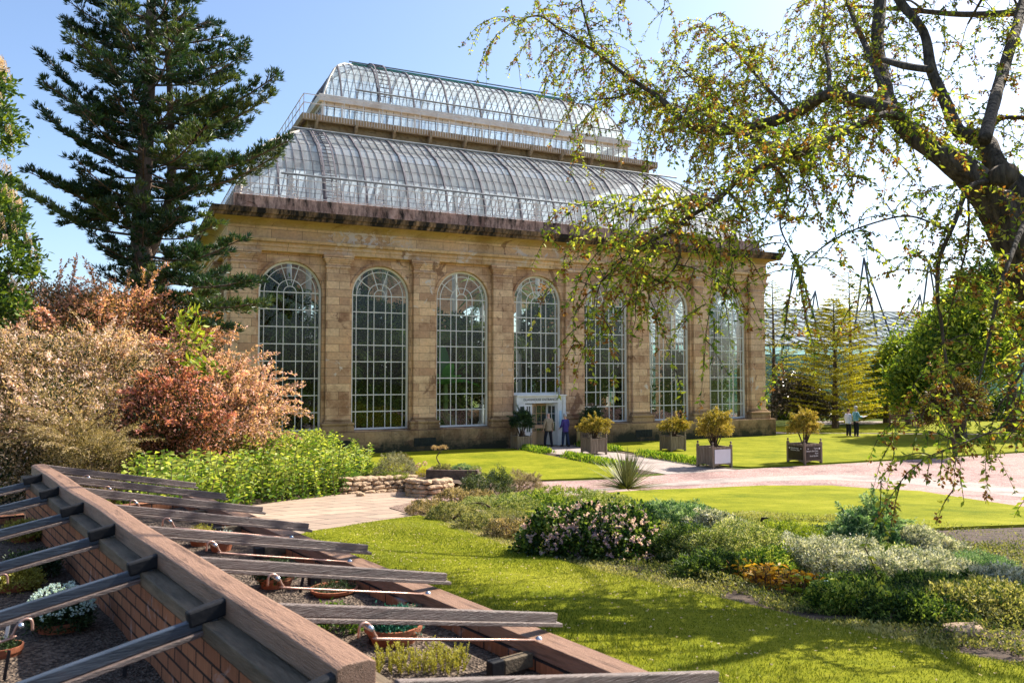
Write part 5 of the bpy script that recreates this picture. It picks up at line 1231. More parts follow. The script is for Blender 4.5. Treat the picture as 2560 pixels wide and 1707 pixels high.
def pbranch(a, tip, r0, dens=1.0):
    L_ = (tip - a).length; ax = (tip - a).normalized(); mid = a.lerp(tip, .5) + Vector((0, 0, -.10 * L_)); pts = catmull([a, mid, tip], 6)
    pb_.tube([p - pb0 for p in pts], [r0 * (1 - .8 * i / 12) + .006 for i in range(len(pts))], 5, cap=False)
    n = int(L_ / .145); t0 = rp.uniform(.15, .75)
    for i in range(n):
        f = .28 + .72 * (i + rp.random()) / n; k = min(int(f * 12), 11); p = pts[k].lerp(pts[k + 1], f * 12 - k) if k < 12 else pts[-1]
        sg = rp.choice((-1, 1)); sd_ = ax.cross(Vector((0, 0, 1))).normalized() * sg; l2 = L_ * .28 * (1.15 - f) * rp.uniform(.5, 1.3) + .12
        e = p + (sd_ * rp.uniform(.5, 1) + ax * .55 + Vector((0, 0, rp.uniform(0, .35)))).normalized() * l2
        if l2 > .2: pb_.beam(p - pb0, e - pb0, .014, .014)
        m_ = max(1, int(l2 / .13))
        for j in range(m_):
            q = p.lerp(e, (j + 1) / m_); tuft(q + Vector((rp.gauss(0, .03), rp.gauss(0, .03), rp.gauss(0, .03))), (e - p) + Vector((0, 0, .35 * l2)), t0, 1.0, 16)
    tuft(tip, ax + Vector((0, 0, .3)), t0, 1.1, 18)
y = 715
while y > -310:
    nb = 6; a0 = rp.uniform(0, 6.28)
    sx = 352 + (560 - y) * .045 if y < 560 else 356
    for k in range(nb):
        a = a0 + 6.283 * k / nb + rp.gauss(0, .2); yy = y + rp.gauss(0, 15); ca = math.cos(a)
        e = ext(RE, yy) * (max(ca, 0) ** 1) + ext(LE, yy) * max(-ca, 0); mean = (ext(RE, yy) + ext(LE, yy)) / 2
        cx = 380 - sx
        ln = (abs(ca) * (ext(RE, yy) if ca > 0 else ext(LE, yy)) + (1 - abs(ca)) * mean * .9) / 2000 * PY * rp.uniform(.70, 1.03)
        st_ = at(sx, yy + 18 + ln * 6, PY); tp = at(380, yy, PY) + Vector((math.cos(a) * ln, math.sin(a) * ln, rp.gauss(0, .08)))
        pbranch(st_, tp, .035)
    y -= 34 + rp.uniform(-4, 4)
for (x0, y0, x1, y1, dy) in ((352, 590, 55 * 1.0, 468, 0), (356, 420, 108, 278, .3), (356, 330, 112, 142, -.2), (428, 420, 722, 352, -.6), (428, 470, 700, 385, .2), (360, 690, 640, 760, -2.6), (360, 660, 630, 700, -2.2), (360, 640, 600, 600, -1.4), (360, 700, 560, 820, -2.6), (425, 300, 690, 190, 0), (425, 330, 680, 240, .5), (352, 520, 150, 470, -.5), (352, 330, 160, 240, .6), (380, 120, 170, 70, 0), (370, 90, 560, 90, .4), (356, 480, 160, 560, .2)):
    pbranch(at(x0, y0, PY), at(x1, y1, PY + dy), .05, 1.2)
pb_.build('branches', M['pine_bark'], pine)
nm_ = leafmat('pine_needles', [(0, (.008, .028, .016, 1)), (.45, (.03, .07, .026, 1)), (.8, (.12, .16, .04, 1)), (1, (.26, .28, .10, 1))], .28, .4, .5)
print('pine needles', len(NP))
leaves('needles', nm_, np.array(NP) - np.array(pb0), ND, np.array(NL), .036, np.array(NT), pine, fold=.1)

# ---- generic broadleaf / conifer builders
def broadleaf(name, label, base, trunk_h, r0, blobs, mat, ncl, per, sig, L_, Wd, group=None, cat='tree', barkm='bark', limbs=7, **kw):
    base = Vector(base); o = thing(name, label, cat, base, 0, group); tmb = MB()
    cs = [Vector(b[0]) - base for b in blobs]; top = sum(cs, Vector()) / len(cs)
    sp = [Vector((0, 0, -.2)), Vector((.02, 0, trunk_h * .5)), Vector((top.x * .2, top.y * .2, trunk_h)), Vector((top.x * .6, top.y * .6, max(top.z, trunk_h + .2)))]
    tmb.tube(catmull(sp, 4), lerp_list([r0 * 1.25, r0, r0 * .8, r0 * .25], 4), 8, wob=.15)
    for k in range(limbs):
        b = blobs[k % len(blobs)]; c = Vector(b[0]) - base; a = rp.uniform(0, 6.28); e = c + Vector((math.cos(a) * b[1][0] * .75, math.sin(a) * b[1][1] * .75, rp.uniform(-.2, .8) * b[1][2] * .8)); s_ = Vector((0, 0, trunk_h)).lerp(sp[3], rp.uniform(0, .6))
        tmb.tube(catmull([s_, s_.lerp(e, .5) + Vector((0, 0, -.08 * (e - s_).length)), e], 4), lerp_list([r0 * .35, r0 * .2, r0 * .05], 4), 5)
    tmb.build('trunk', M[barkm], o, smooth=True)
    P_, D, T = clumps([(tuple(Vector(b[0]) - base), b[1]) for b in blobs], ncl, per, sig, **kw)
    Lr = L_ * rg.uniform(.7, 1.25, len(P_)); leaves('crown', mat, P_, D, Lr, Lr * Wd, T, o); return o
def blob(px, py, Y, rx, rz, ry=None):
    p = at(px, py, Y); return (tuple(p), (rx / 2000 * Y, (ry or rx) / 2000 * Y, rz / 2000 * Y))
green = leafmat('mid_green_leaf', [(0, (.03, .08, .015, 1)), (.5, (.15, .23, .03, 1)), (1, (.42, .46, .06, 1))], .5)
dgreen = leafmat('dark_green_leaf', [(0, (.012, .04, .015, 1)), (.6, (.06, .12, .03, 1)), (1, (.20, .27, .07, 1))], .4, .35, .5)
chest = leafmat('chestnut_leaf', [(0, (.015, .04, .02, 1)), (.6, (.07, .13, .02, 1)), (1, (.24, .30, .03, 1))], .4)
pinkw = leafmat('cream_pink_blossom', [(0, (.45, .28, .24, 1)), (1, (.80, .66, .58, 1))], .4)
# horse chestnut at the left edge with flower candles
cb = [blob(-110, 330, 17, 130, 110), blob(-90, 480, 17, 110, 90), blob(-55, 560, 16.6, 100, 90), blob(-25, 660, 16.5, 100, 90), blob(-60, 200, 17.5, 70, 60), blob(-120, 760, 16.5, 150, 110)]
cbase = Vector((at(-110, 900, 17).x, 17, th(17)))
ch = broadleaf('chestnut_tree', 'horse chestnut with pinkish-white flower candles at the left edge of the view', cbase, 2.2, .22, cb, chest, 520, 26, .10, .15, .42, limbs=12, shell=.14)
P_ = []; D = []
for b in cb:
    for k in range(34):
        d = unit(1)[0]; 
        if d[2] < -.2: d[2] = -d[2]
        c = np.array(b[0]) + d * np.array(b[1]) * 1.03
        for j in range(70): f = j / 70; a = j * 2.4; P_.append(c - np.array(cbase) + np.array([math.cos(a) * .06 * (1 - f * .8), math.sin(a) * .06 * (1 - f * .8), f * .26])); D.append((math.cos(a), math.sin(a), .3))
leaves('flower_candle', pinkw, P_, D, .035, .025, rg.uniform(0, 1, len(P_)), ch)
# two golden larch-like conifers
gold = leafmat('golden_needle', [(0, (.13, .14, .012, 1)), (.5, (.32, .30, .018, 1)), (1, (.52, .45, .04, 1))], .45)
def larch(label, px, py, Y, htop, wpx, dens, seed, thin=False, low_=.04):
    r = random.Random(seed); g_ = at(px, py, Y); base = Vector((g_.x, Y, 0)); o = thing('larch_tree', label, 'tree', base, 0, 'golden conifers beyond the palm house'); Ht = at(px, htop, Y).z; Wm = wpx / 2000 * Y / 2
    tmb = MB(); tmb.tube([(0, 0, -.2), (0, 0, Ht * .1), (.05, 0, Ht * .5), (0, 0, Ht)], [.26, .2, .12, .015], 8, wob=.15); Pn = []; Dn = []; Tn = []
    n = int(110 * dens)
    for k in range(n):
        f = low_ + (1 - low_) * (k / n) ** .92; z = Ht * f; a = k * 2.4 + r.gauss(0, .2); ln = Wm * (min(1, .62 + f * 1.6) if f < .24 else (1 - f) ** .72 * 1.22) * r.uniform(.65, 1.05) + .15
        tip = Vector((math.cos(a) * ln, math.sin(a) * ln, z + ln * .16)); s_ = Vector((0, 0, z)); tmb.beam(s_, tip, .03, .03); ax = (tip - s_).normalized(); sd_ = ax.cross(Vector((0, 0, 1)))
        m_ = int(ln / .06 * (1.0 if not thin else .5)); tn = r.uniform(.3, .8)
        for i in range(m_):
            g2_ = .15 + .85 * i / m_; p = s_.lerp(tip, g2_); l2 = ln * .33 * (1.1 - g2_) + .18
            e = p + (sd_ * r.choice((-1, 1)) * r.uniform(.4, 1) + ax * .8).normalized() * l2 * r.uniform(.5, 1.1) + Vector((0, 0, -.07))
            q = 5 if not thin else 3
            for j in range(q): pp = p.lerp(e, (j + r.random()) / q); Pn.append(pp); Dn.append(ax * .6 + Vector((r.gauss(0, .5), r.gauss(0, .5), r.gauss(0, .18) - .05))); Tn.append(tn + r.gauss(0, .15))
    tmb.build('trunk', M['bark'], o); leaves('crown', gold, [tuple(v) for v in Pn], [tuple(v) for v in Dn], .17, .055, np.array(Tn), o); return o
larch('bright golden conifer with level sprays in front of the modern glasshouse', 2088, 1068, 54, 745, 300, 1.25, 3)
larch('taller thin-topped golden conifer behind the bright one', 2128, 1050, 62, 680, 330, 1.0, 4, True)
larch('golden conifer half hidden behind the right corner of the palm house', 1935, 1050, 64, 700, 240, 1.15, 5, True)
larch('loose golden conifer at the far right of the group', 2215, 1052, 60, 860, 220, 1.0, 6)
# broadleaved trees on the right
broadleaf('shade_tree', 'rounded mid-green tree behind the park bench', (at(2400, 1040, 46).x, 46, 0), 2.5, .28, [blob(2400, 900, 46, 105, 150), blob(2330, 960, 45, 85, 90), blob(2430, 800, 47, 75, 100), blob(2290, 1000, 45, 60, 50)], green, 900, 26, .30, .26, .5, group='broadleaved trees on the right')
broadleaf('shade_tree', 'tall dark-green tree at the right edge behind the hanging twigs', (at(2530, 1040, 50).x, 50, 0), 3, .32, [blob(2530, 850, 50, 110, 190), blob(2470, 740, 51, 60, 80), blob(2600, 760, 50, 110, 150)], dgreen, 900, 26, .32, .28, .5, group='broadleaved trees on the right')
broadleaf('shade_tree', 'low bright-green tree right of the golden conifers', (at(2270, 1045, 58).x, 58, 0), 1.5, .2, [blob(2280, 930, 58, 75, 90), blob(2330, 860, 58, 50, 70)], green, 500, 24, .30, .26, .5, group='broadleaved trees on the right')
mag = leafmat('glossy_dark_leaf', [(0, (.02, .012, .012, 1)), (.5, (.04, .045, .02, 1)), (.8, (.12, .10, .07, 1)), (1, (.42, .36, .32, 1))], .15, .3, .6)
broadleaf('magnolia', 'dark glossy-leaved shrub below the golden conifers', (at(2000, 1062, 56).x, 56, 0), .6, .1, [blob(2000, 1010, 56, 62, 55), blob(2040, 1030, 55, 40, 35), blob(1985, 970, 57, 35, 35)], mag, 420, 24, .22, .20, .5, cat='shrub')
rust = leafmat('russet_leaf', [(0, (.04, .02, .01, 1)), (.6, (.12, .08, .02, 1)), (1, (.34, .26, .06, 1))], .35)
broadleaf('bronze_shrub', 'bronze-green shrub on the far lawn at the right', (at(2385, 1085, 36).x, 36, 0), .8, .1, [blob(2390, 1010, 36, 62, 60), blob(2350, 1045, 36, 42, 40)], rust, 420, 24, .16, .13, .5, cat='shrub')
for i, (x, y_, Y, rx, rz) in enumerate(((1960, 1040, 66, 40, 26), (2080, 1046, 70, 60, 24), (2200, 1040, 68, 60, 30), (2300, 1036, 66, 60, 32), (2420, 1034, 66, 80, 36), (2540, 1030, 64, 80, 44))):
    p = at(x, y_, Y); lab = ('low dark bush just right of the palm house corner', 'dark bush behind the standing couple', 'dark bush behind the left end of the bench', 'dark bush behind the sitter', 'dark bush right of the bench', 'largest dark bush at the right edge of the far lawn')[i]
    broadleaf('laurel_bush', lab, (p.x, Y, 0), .4, .08, [blob(x, y_, Y, rx, rz * 1.25, 40)], dgreen if i % 2 else green, 260, 22, .25, .22, .5, cat='bush', group='dark bushes along the far lawn')
# wooded skyline
P_ = []
sk = clumps([((x, 150 + 14 * math.sin(x * .07), 4.5 + 1.6 * math.sin(x * .21)), (9, 7, 5.5)) for x in range(-190, 200, 11)], 4200, 14, .7)
o = leaves('distant_woodland', dgreen, sk[0], sk[1], 1.0, .6, sk[2]); tag(o, 'low belt of far-off dark trees along the skyline', 'woodland', kind='stuff')
# ------------------------------------------------------------------ shrubs on the left
def mat_l(nm, a, b, c, tr=.4, **k): return leafmat(nm, [(.16, a), (.5, b), (.84, c)], tr, **k)
L_bar = mat_l('barberry_orange', (.02, .04, .012, 1), (.32, .19, .08, 1), (.92, .48, .36, 1)); L_pink = mat_l('pink_cream_leaf', (.02, .045, .012, 1), (.34, .24, .14, 1), (.88, .64, .54, 1)); L_red = mat_l('azalea_red', (.015, .04, .01, 1), (.20, .09, .05, 1), (.74, .32, .24, 1))
L_fresh = mat_l('fresh_herb', (.012, .05, .01, 1), (.13, .23, .025, 1), (.52, .56, .12, 1), .45); L_yel = mat_l('yellow_green', (.05, .10, .01, 1), (.22, .30, .02, 1), (.42, .46, .06, 1)); L_peach = mat_l('peach_barberry', (.02, .045, .012, 1), (.40, .24, .15, 1), (.95, .60, .50, 1))
def shrub(name, label, blobs, mat, ncl, per, sig, L_, Wd, base=None, group=None, cat='shrub', stems=8, spray=0, sprlen=.8, fill=0, **kw):
    c0 = Vector(blobs[0][0]); base = Vector(base) if base else Vector((c0.x, c0.y, th(c0.y))); o = thing(name, label, cat, base, 0, group); s_ = MB(); PP = []; DD = []; TT = []
    for k in range(stems):
        b = blobs[k % len(blobs)]; a = rp.uniform(0, 6.28); e = Vector(b[0]) - base + Vector((math.cos(a) * b[1][0] * .8, math.sin(a) * b[1][1] * .8, rp.uniform(0, .7) * b[1][2])); q = Vector((e.x * .15, e.y * .15, 0)); s_.tube(catmull([q, q.lerp(e, .5) + Vector((0, 0, .1 * e.length)), e], 4), lerp_list([.03, .018, .006], 4), 4)
    for k in range(spray):                       # arching sprays that break the outline
        b = blobs[rp.randrange(len(blobs))]; d = Vector((rp.gauss(0, 1), rp.gauss(0, 1), abs(rp.gauss(.5, .6)))).normalized(); p = Vector([b[0][i] + d[i] * b[1][i] * .85 for i in range(3)]) - base; v = (d + Vector((0, 0, .6))).normalized(); pts = [p]; n = 9; ln = sprlen * rp.uniform(.5, 1.2); tn = rp.uniform(.5, .9)
        for i in range(n): v = (v + Vector((rp.gauss(0, .07), rp.gauss(0, .07), -.13))).normalized(); pts.append(pts[-1] + v * ln / n)
        s_.tube(pts, [.008 * (1 - i / 12) for i in range(len(pts))], 3, cap=False)
        for i in range(len(pts) - 1):
            for j in range(int(8 * (L_ and .05 / L_ * 1.2)) + 4): PP.append(tuple(pts[i].lerp(pts[i + 1], rp.random()) + Vector((rp.gauss(0, 1), rp.gauss(0, 1), rp.gauss(0, 1))) * L_ * .25)); DD.append((v.x + rp.gauss(0, .7), v.y + rp.gauss(0, .7), v.z + rp.gauss(0, .7))); TT.append(tn + rp.gauss(0, .15))
    s_.build('stems', M['twig'], o)
    P_, D, T = clumps([(tuple(Vector(b[0]) - base), b[1]) for b in blobs], ncl, per, sig, **kw)
    if fill:
        kw2 = dict(kw); kw2['zmin'] = -1.0; kw2['shell'] = .35; q_ = clumps([((b[0][0] - base.x, b[0][1] - base.y, max((b[0][2] - base.z) * .5, b[1][2] * .4)), (b[1][0] * .92, b[1][1] * .9, max(b[0][2] - base.z, .3) * .62)) for b in blobs], int(ncl * fill), per, sig * 1.3, **kw2); P_ = np.concatenate([P_, q_[0]]); D = np.concatenate([D, q_[1]]); T = np.concatenate([T, q_[2]])
    if PP: P_ = np.concatenate([P_, np.array(PP)]); D = np.concatenate([D, np.array(DD)]); T = np.concatenate([T, np.clip(TT, 0, 1)])
    Lr = L_ * rg.uniform(.7, 1.3, len(P_)); leaves('foliage', mat, P_, D, Lr, Lr * Wd, T, o); return o
bl = lambda px, py, Y, rx, rz, ry=None: blob(px, py, Y, rx, rz, ry)
shrub('barberry', 'tall orange-tipped barberry at the back below the pine', [bl(120, 810, 24.84, 150, 95), bl(310, 815, 24.84, 140, 85), bl(230, 900, 24.01, 210, 110), bl(420, 860, 25.67, 80, 60)], L_bar, 2600, 22, .19, .090, .5, group='large shrubs beyond the cold frame', spray=220, sprlen=1.25, stems=16, shell=.25, fill=.7)
shrub('pink_shrub', 'broad pink and cream-leaved shrub at the left edge', [bl(60, 960, 20.70, 150, 120), bl(250, 950, 21.53, 140, 110), bl(140, 1060, 19.87, 200, 110), bl(-40, 1000, 20.36, 120, 130)], L_pink, 2600, 22, .16, .095, .36, group='large shrubs beyond the cold frame', spray=160, sprlen=.955, stems=16, shell=.22, fill=.7)
shrub('azalea', 'red-leaved azalea between the pink shrub and the peach barberry', [bl(430, 1000, 20.2, 88, 66), bl(400, 1065, 19.6, 82, 62), bl(490, 1070, 19.8, 72, 60)], L_red, 800, 22, .15, .085, .5, group='large shrubs beyond the cold frame', spray=50, sprlen=.5, stems=10, shell=.2, fill=.5)
shrub('barberry', 'peach-pink barberry with long sprays crossing the left window', [bl(540, 985, 23.52, 105, 75), bl(615, 1045, 22.85, 78, 70), bl(460, 915, 24.18, 90, 60), bl(560, 1090, 22.36, 110, 70)], L_peach, 1900, 22, .16, .085, .45, group='large shrubs beyond the cold frame', spray=160, sprlen=1.25, stems=14, shell=.22, fill=.7)
shrub('young_chestnut', 'young chestnut with large pale-green leaves rising through the barberries', [bl(470, 850, 22.52, 40, 55), bl(510, 930, 21.86, 40, 30)], L_yel, 34, 9, .16, .23, .38, stems=6, outb=1.0, upb=-.1)
shrub('spiky_shrub', 'olive shrub with stiff radiating shoots behind the cold frame ridge', [bl(235, 1125, 17.9, 90, 45), bl(165, 1100, 18.2, 70, 45)], mat_l('olive_spike', (.04, .045, .012, 1), (.26, .20, .07, 1), (.62, .46, .26, 1)), 700, 20, .07, .06, .2, spray=110, sprlen=.95, stems=8, fill=.7)
def herb(name, label, pts_px, mat, hgt, n, leaf, wd, group=None, cat='plants', tall=.0):
    """stand of leafy stems rising from the ground"""
    base = G(*pts_px[0]); o = thing(name, label, cat, base, 0, group); s_ = MB(); PP = []; DD = []; TT = []; gp_ = [G(*q) for q in pts_px]
    tri = [(0, i, i + 1) for i in range(1, len(gp_) - 1)]; ar = [abs((gp_[b] - gp_[a]).cross(gp_[c] - gp_[a]).z) for a, b, c in tri]
    for k in range(n):
        a, b, c = rp.choices(tri, ar)[0]; u, v = rp.random(), rp.random()
        if u + v > 1: u, v = 1 - u, 1 - v
        p = gp_[a] + (gp_[b] - gp_[a]) * u + (gp_[c] - gp_[a]) * v; p.z = th(p.y); h_ = hgt * rp.uniform(.6, 1.15); ln = Vector((rp.gauss(0, .14), rp.gauss(0, .14), 1)) * h_
        s_.beam(p - base, p + ln - base, .007, .007, up=(1, 0, 0)); m_ = int(h_ / leaf * 3.6); tn = rp.uniform(.3, .75)
        for i in range(m_):
            f = (i + .5) / m_; aa = i * 2.4 + rp.gauss(0, .4); PP.append(tuple(p + ln * f - base)); DD.append((math.cos(aa), math.sin(aa), .75 - f * .2)); TT.append(tn - .15 + .3 * f + rp.gauss(0, .12))
    s_.build('stems', M['twig'], o); Lr = leaf * rg.uniform(.7, 1.3, len(PP)); leaves('foliage', mat, PP, DD, Lr, Lr * wd, np.array(TT), o, droop=.25); return o
herb('comfrey', 'dense stand of bright green leafy stems bordering the paving', [(640, 1262), (400, 1330), (300, 1260),  (330, 1250), (430, 1200), (600, 1195), (800, 1190), (905, 1185), (930, 1215), (880, 1236), (780, 1246)], L_fresh, 1.15, 1500, .15, .42)
herb('lupin', 'taller yellow-green stems at the back of the green stand', [(440, 1240), (540, 1214), (700, 1200), (800, 1196), (850, 1206), (800, 1225), (640, 1246)], L_fresh, 1.6, 900, .16, .38)
herb('euphorbia', 'yellow-green low plants beside the far end of the ridge beam', [(110, 1240), (250, 1300), (420, 1290), (400, 1240), (250, 1215)], L_yel, .42, 260, .055, .5)
# ------------------------------------------------------------------ rock garden
M['rock'] = surf('warm_sandstone_rock', (.12, .075, .045, 1), (.46, .32, .20, 1), 5, .9, .9, 14, bdist=.05, c3=(.30, .195, .12, 1))
M['trough'] = surf('old_stone_trough', (.07, .045, .03, 1), (.20, .14, .10, 1), 6, .95, 1.0, 30)
def rock(px, py, wpx, hpx, label, seed, group='rocks edging the rock garden beds', lift=0.0, dpt=.8):
    p = G(px, py); s_ = p.y / 2000; mb = MB(); mb.rock((0, 0, 0), (wpx * s_ / 2, wpx * s_ / 2 * dpt, hpx * s_ / 2), seed); o = mb.build('rock', M['rock'], smooth=False); o.location = (p.x, p.y + wpx * s_ / 2 * dpt, p.z + hpx * s_ * .35 + lift); o.rotation_euler = (rp.uniform(-.1, .1), rp.uniform(-.1, .1), rp.uniform(-.3, .3)); tag(o, label, 'rock', group); return o
# dry-stone wall: courses of separately laid stones
dsw = thing('dry_stone_wall', 'low dry-stone wall of warm sandstone holding the raised bed behind the paving', 'wall', (-3.4, 23.0, th(23.0))); dso = Vector((-3.4, 23.0, th(23.0)))
for line in ([(-4.95, 22.75), (-4.3, 23.25), (-3.7, 23.8), (-3.1, 24.3)], [(-2.85, 22.6), (-2.72, 21.9), (-2.5, 21.5), (-2.15, 21.4), (-1.9, 21.7), (-1.8, 22.3)]):
    lp = catmull([Vector((x, y, 0)) for x, y in line], 8); cum = [0]
    for p, q in zip(lp, lp[1:]): cum.append(cum[-1] + (q - p).length)
    for r_ in range(4):
        s__ = -.05 + rp.uniform(0, .15)
        while s__ < cum[-1]:
            wv = rp.uniform(.22, .48); m_ = s__ + wv / 2; k = max(i for i, c in enumerate(cum) if c <= min(m_, cum[-1])); k = min(k, len(lp) - 2); p = lp[k].lerp(lp[k + 1], min(1, max(0, (m_ - cum[k]) / max(1e-6, cum[k + 1] - cum[k])))); d = lp[k + 1] - lp[k]
            hh = .125 * rp.uniform(.8, 1.1); mb = MB(); mb.rock((0, 0, 0), (wv * .52, .17, hh * .58), rp.randint(1, 999)); o = mb.build('stone', M['rock'], dsw)
            o.location = Vector((p.x + rp.uniform(-.03, .03), p.y + .04 * r_ + rp.uniform(-.03, .03), th(p.y) + .05 + r_ * .122)) - dso; o.rotation_euler = (rp.uniform(-.08, .08), rp.uniform(-.08, .08), math.atan2(d.y, d.x) + rp.uniform(-.15, .15)); s__ += wv * .96
p1 = G(870, 1236)
# soil bank behind the wall
mb = MB(); nx, ny = 24, 12; vs = []
for j in range(ny + 1):
    for i in range(nx + 1):
        x = -6.6 + (i / nx) * 5.8; y0_ = 23.35 + (x + 4.65) * 1.05 if x < -3.1 else 22.6; y0_ = max(y0_, 22.6); y = y0_ + j / ny * (28.5 - y0_); e = min(1, i / 3, (nx - i) / 3, (ny - j) / 4); vs.append((x, y, th(y) + .42 * e * (1 if j > 0 else .8) - (.0 if e > 0 else .02) + .03 * noise.noise(Vector((x * 2, y * 2, 0)))))
mb.add(vs, [(j * (nx + 1) + i, j * (nx + 1) + i + 1, (j + 1) * (nx + 1) + i + 1, (j + 1) * (nx + 1) + i) for j in range(ny) for i in range(nx)])
tag(mb.build('raised_bed_soil', M['soil'], smooth=True), kind='structure')
BK = .42
# stone trough with a bonsai
tp = Vector((-1.70, 23.6, 0)); tr = thing('stone_trough', 'dark rectangular stone trough planted with alpines behind the wall', 'trough', (tp.x, tp.y, th(tp.y)), -.10)
mb = MB(); tw_, td, thh = .76, .40, .62
z0 = -.05
for a in ((-tw_, tw_, -td, -td + .09), (-tw_, tw_, td - .09, td), (-tw_, -tw_ + .09, -td + .091, td - .091), (tw_ - .09, tw_, -td + .091, td - .091)): mb.box(*a, z0, thh + .10)
mb.box(-tw_ + .091, tw_ - .091, -td + .091, td - .091, z0, thh + .03); mb.build('basin', M['trough'], tr, bevel=.03)
tz = th(tp.y) + thh + .06
def dome(name, label, px, py, wpx, hpx, mat, ncl=260, per=22, leaf=.03, wd=.45, sig=.02, group=None, cat='shrub', lift=0, Y=None, lump=None, depth=1.0, **kw):
    p = G(px, py) if Y is None else Vector((at(px, py, Y).x, Y, th(Y))); s_ = p.y / 2000; r_ = wpx * s_ / 2; h_ = hpx * s_
    c = Vector((p.x, p.y + r_ * .55 * depth, p.z + lift)); kw.setdefault('zmin', -.12); kw.setdefault('shell', .10)
    bl_ = [((c.x, c.y, c.z + h_ * .05), (r_, r_ * depth, h_ * .80))]
    if lump: bl_ += [((c.x + dx * r_, c.y + dy * r_, c.z + h_ * .05), (r_ * k, r_ * k, h_ * hk)) for dx, dy, k, hk in lump]
    o = shrub(name, label, bl_, mat, ncl, per, sig, leaf, wd, base=c, group=group, cat=cat, stems=4, **kw); return o
sage = mat_l('grey_green', (.06, .07, .04, 1), (.22, .22, .13, 1), (.50, .46, .34, 1)); bronze = mat_l('bronze_conifer', (.06, .05, .008, 1), (.20, .17, .02, 1), (.40, .32, .06, 1), .2); yellow = mat_l('yellow_cushion', (.20, .18, .01, 1), (.45, .38, .02, 1), (.62, .52, .06, 1)); box = mat_l('box_leaf', (.012, .03, .008, 1), (.05, .09, .015, 1), (.20, .24, .06, 1), .25, spec=.5); thyme = mat_l('brown_olive', (.03, .06, .015, 1), (.22, .23, .06, 1), (.50, .45, .20, 1)); fern = mat_l('feathery_green', (.03, .09, .01, 1), (.12, .26, .03, 1), (.30, .45, .08, 1)); bluish = mat_l('blue_green', (.03, .09, .04, 1), (.12, .24, .10, 1), (.38, .50, .28, 1)); silver = mat_l('silver_leaf', (.10, .14, .08, 1), (.42, .43, .32, 1), (.82, .78, .68, 1), .3); heath = mat_l('dry_heath', (.05, .06, .02, 1), (.30, .22, .10, 1), (.60, .46, .28, 1)); orange = mat_l('orange_fern', (.16, .07, .008, 1), (.45, .22, .02, 1), (.60, .38, .05, 1)); lime = mat_l('pale_lime', (.05, .09, .02, 1), (.25, .31, .07, 1), (.58, .56, .28, 1)); mixd = mat_l('dark_green_mix', (.008, .03, .008, 1), (.05, .10, .02, 1), (.22, .30, .06, 1))
dome('dwarf_conifer', 'golden-bronze rounded dwarf conifer behind the grey-green dome', 1000, 1190, 82, 62, bronze, 500, 24, .028, .35, .02, Y=26.0, lift=.40)
dome('hebe', 'grey-green dome shrub with paler tips behind the dry-stone wall', 985, 1200, 106, 68, sage, 620, 24, .030, .3, .02, Y=24.6, lift=.40)
dome('yellow_cushion', 'bright yellow cushion plant beside the trough', 1062, 1190, 58, 22, yellow, 200, 20, .022, .5, .015, Y=24.6, lift=.42)
dome('feathery_plant', 'feathery bright green plant at the left end of the dry-stone wall', 872, 1215, 60, 54, fern, 300, 22, .04, .2, .03, Y=23.2, lift=.15)
dome('ground_cover', 'yellow-green mat on top of the dry-stone wall', 980, 1212, 80, 12, L_yel, 200, 20, .02, .5, .02, Y=24.0, lift=.42)
dome('moss_cushion', 'mossy yellow-green cushion spilling down the dry-stone wall', 1034, 1240, 40, 34, bronze, 200, 20, .016, .5, .012, lift=.0)
dome('rock_rose', 'olive foliage to the left of the wall among the green stems', 930, 1190, 70, 40, L_fresh, 200, 22, .04, .45, .03, Y=25.3, lift=.35)
for dx, w_, h_, m_, lab, nm in ((-.35, .30, .16, thyme, 'dark bronze mat at the left end of the trough', 'thyme'), (.25, .32, .16, bluish, 'pale-tipped green mound in the trough', 'saxifrage'), (.62, .18, .09, lime, 'small pale mound at the right end of the trough', 'sedum')):
    c = tp + Vector((dx, 0, 0)); shrub(nm, lab, [((c.x, c.y, tz), (w_, .28, h_))], m_, 160, 20, .015, .022, .45, base=(c.x, c.y, tz), stems=3, cat='alpine plant', group='plants in the stone trough')
bs = thing('bonsai', 'tiny crooked tree with a flat tan crown standing in the trough', 'tree', (tp.x - .42, tp.y, tz)); mb = MB(); pts = catmull([(0, 0, -.03), (.02, 0, .12), (-.06, 0, .26), (-.09, 0, .38), (-.02, 0, .50), (-.04, 0, .58)], 4); mb.tube(pts, lerp_list([.022, .02, .018, .014, .012, .006], 4), 6); mb.tube([pts[12], pts[12] + Vector((.1, 0, .12)), pts[12] + Vector((.16, 0, .2))], [.01, .008, .004], 5); mb.build('trunk', M['bark'], bs, smooth=True)
P_, D, T = clumps([((-.12, 0, .62), (.13, .12, .07)), ((.10, 0, .64), (.12, .12, .07))], 90, 16, .015); leaves('crown', mat_l('tan_needles', (.25, .16, .08, 1), (.45, .31, .17, 1), (.62, .46, .28, 1)), P_, D, .025, .01, T, bs)
for k, (px, py) in enumerate(((1048, 1162), (1062, 1158), (1040, 1168))):
    p = at(px, py, 25.5); g_ = Vector((p.x, p.y, th(p.y) + .3)); o = thing('tulip', ('tallest', 'rightmost', 'smallest')[k] + ' of the three pale pink blooms on thin stems behind the trough', 'flower', g_, 0, 'pale blooms behind the trough'); mb = MB(); mb.tube([(0, 0, 0), (.01, 0, p.z - g_.z)], .006, 4); mb.build('stem', M['pot_moss'] if False else M['twig'], o)
    d = unit(90); leaves('petals', pinkw, d * .05 + np.array([0, 0, p.z - g_.z]), d, .04, .03, rg.uniform(0, 1, 90), o)
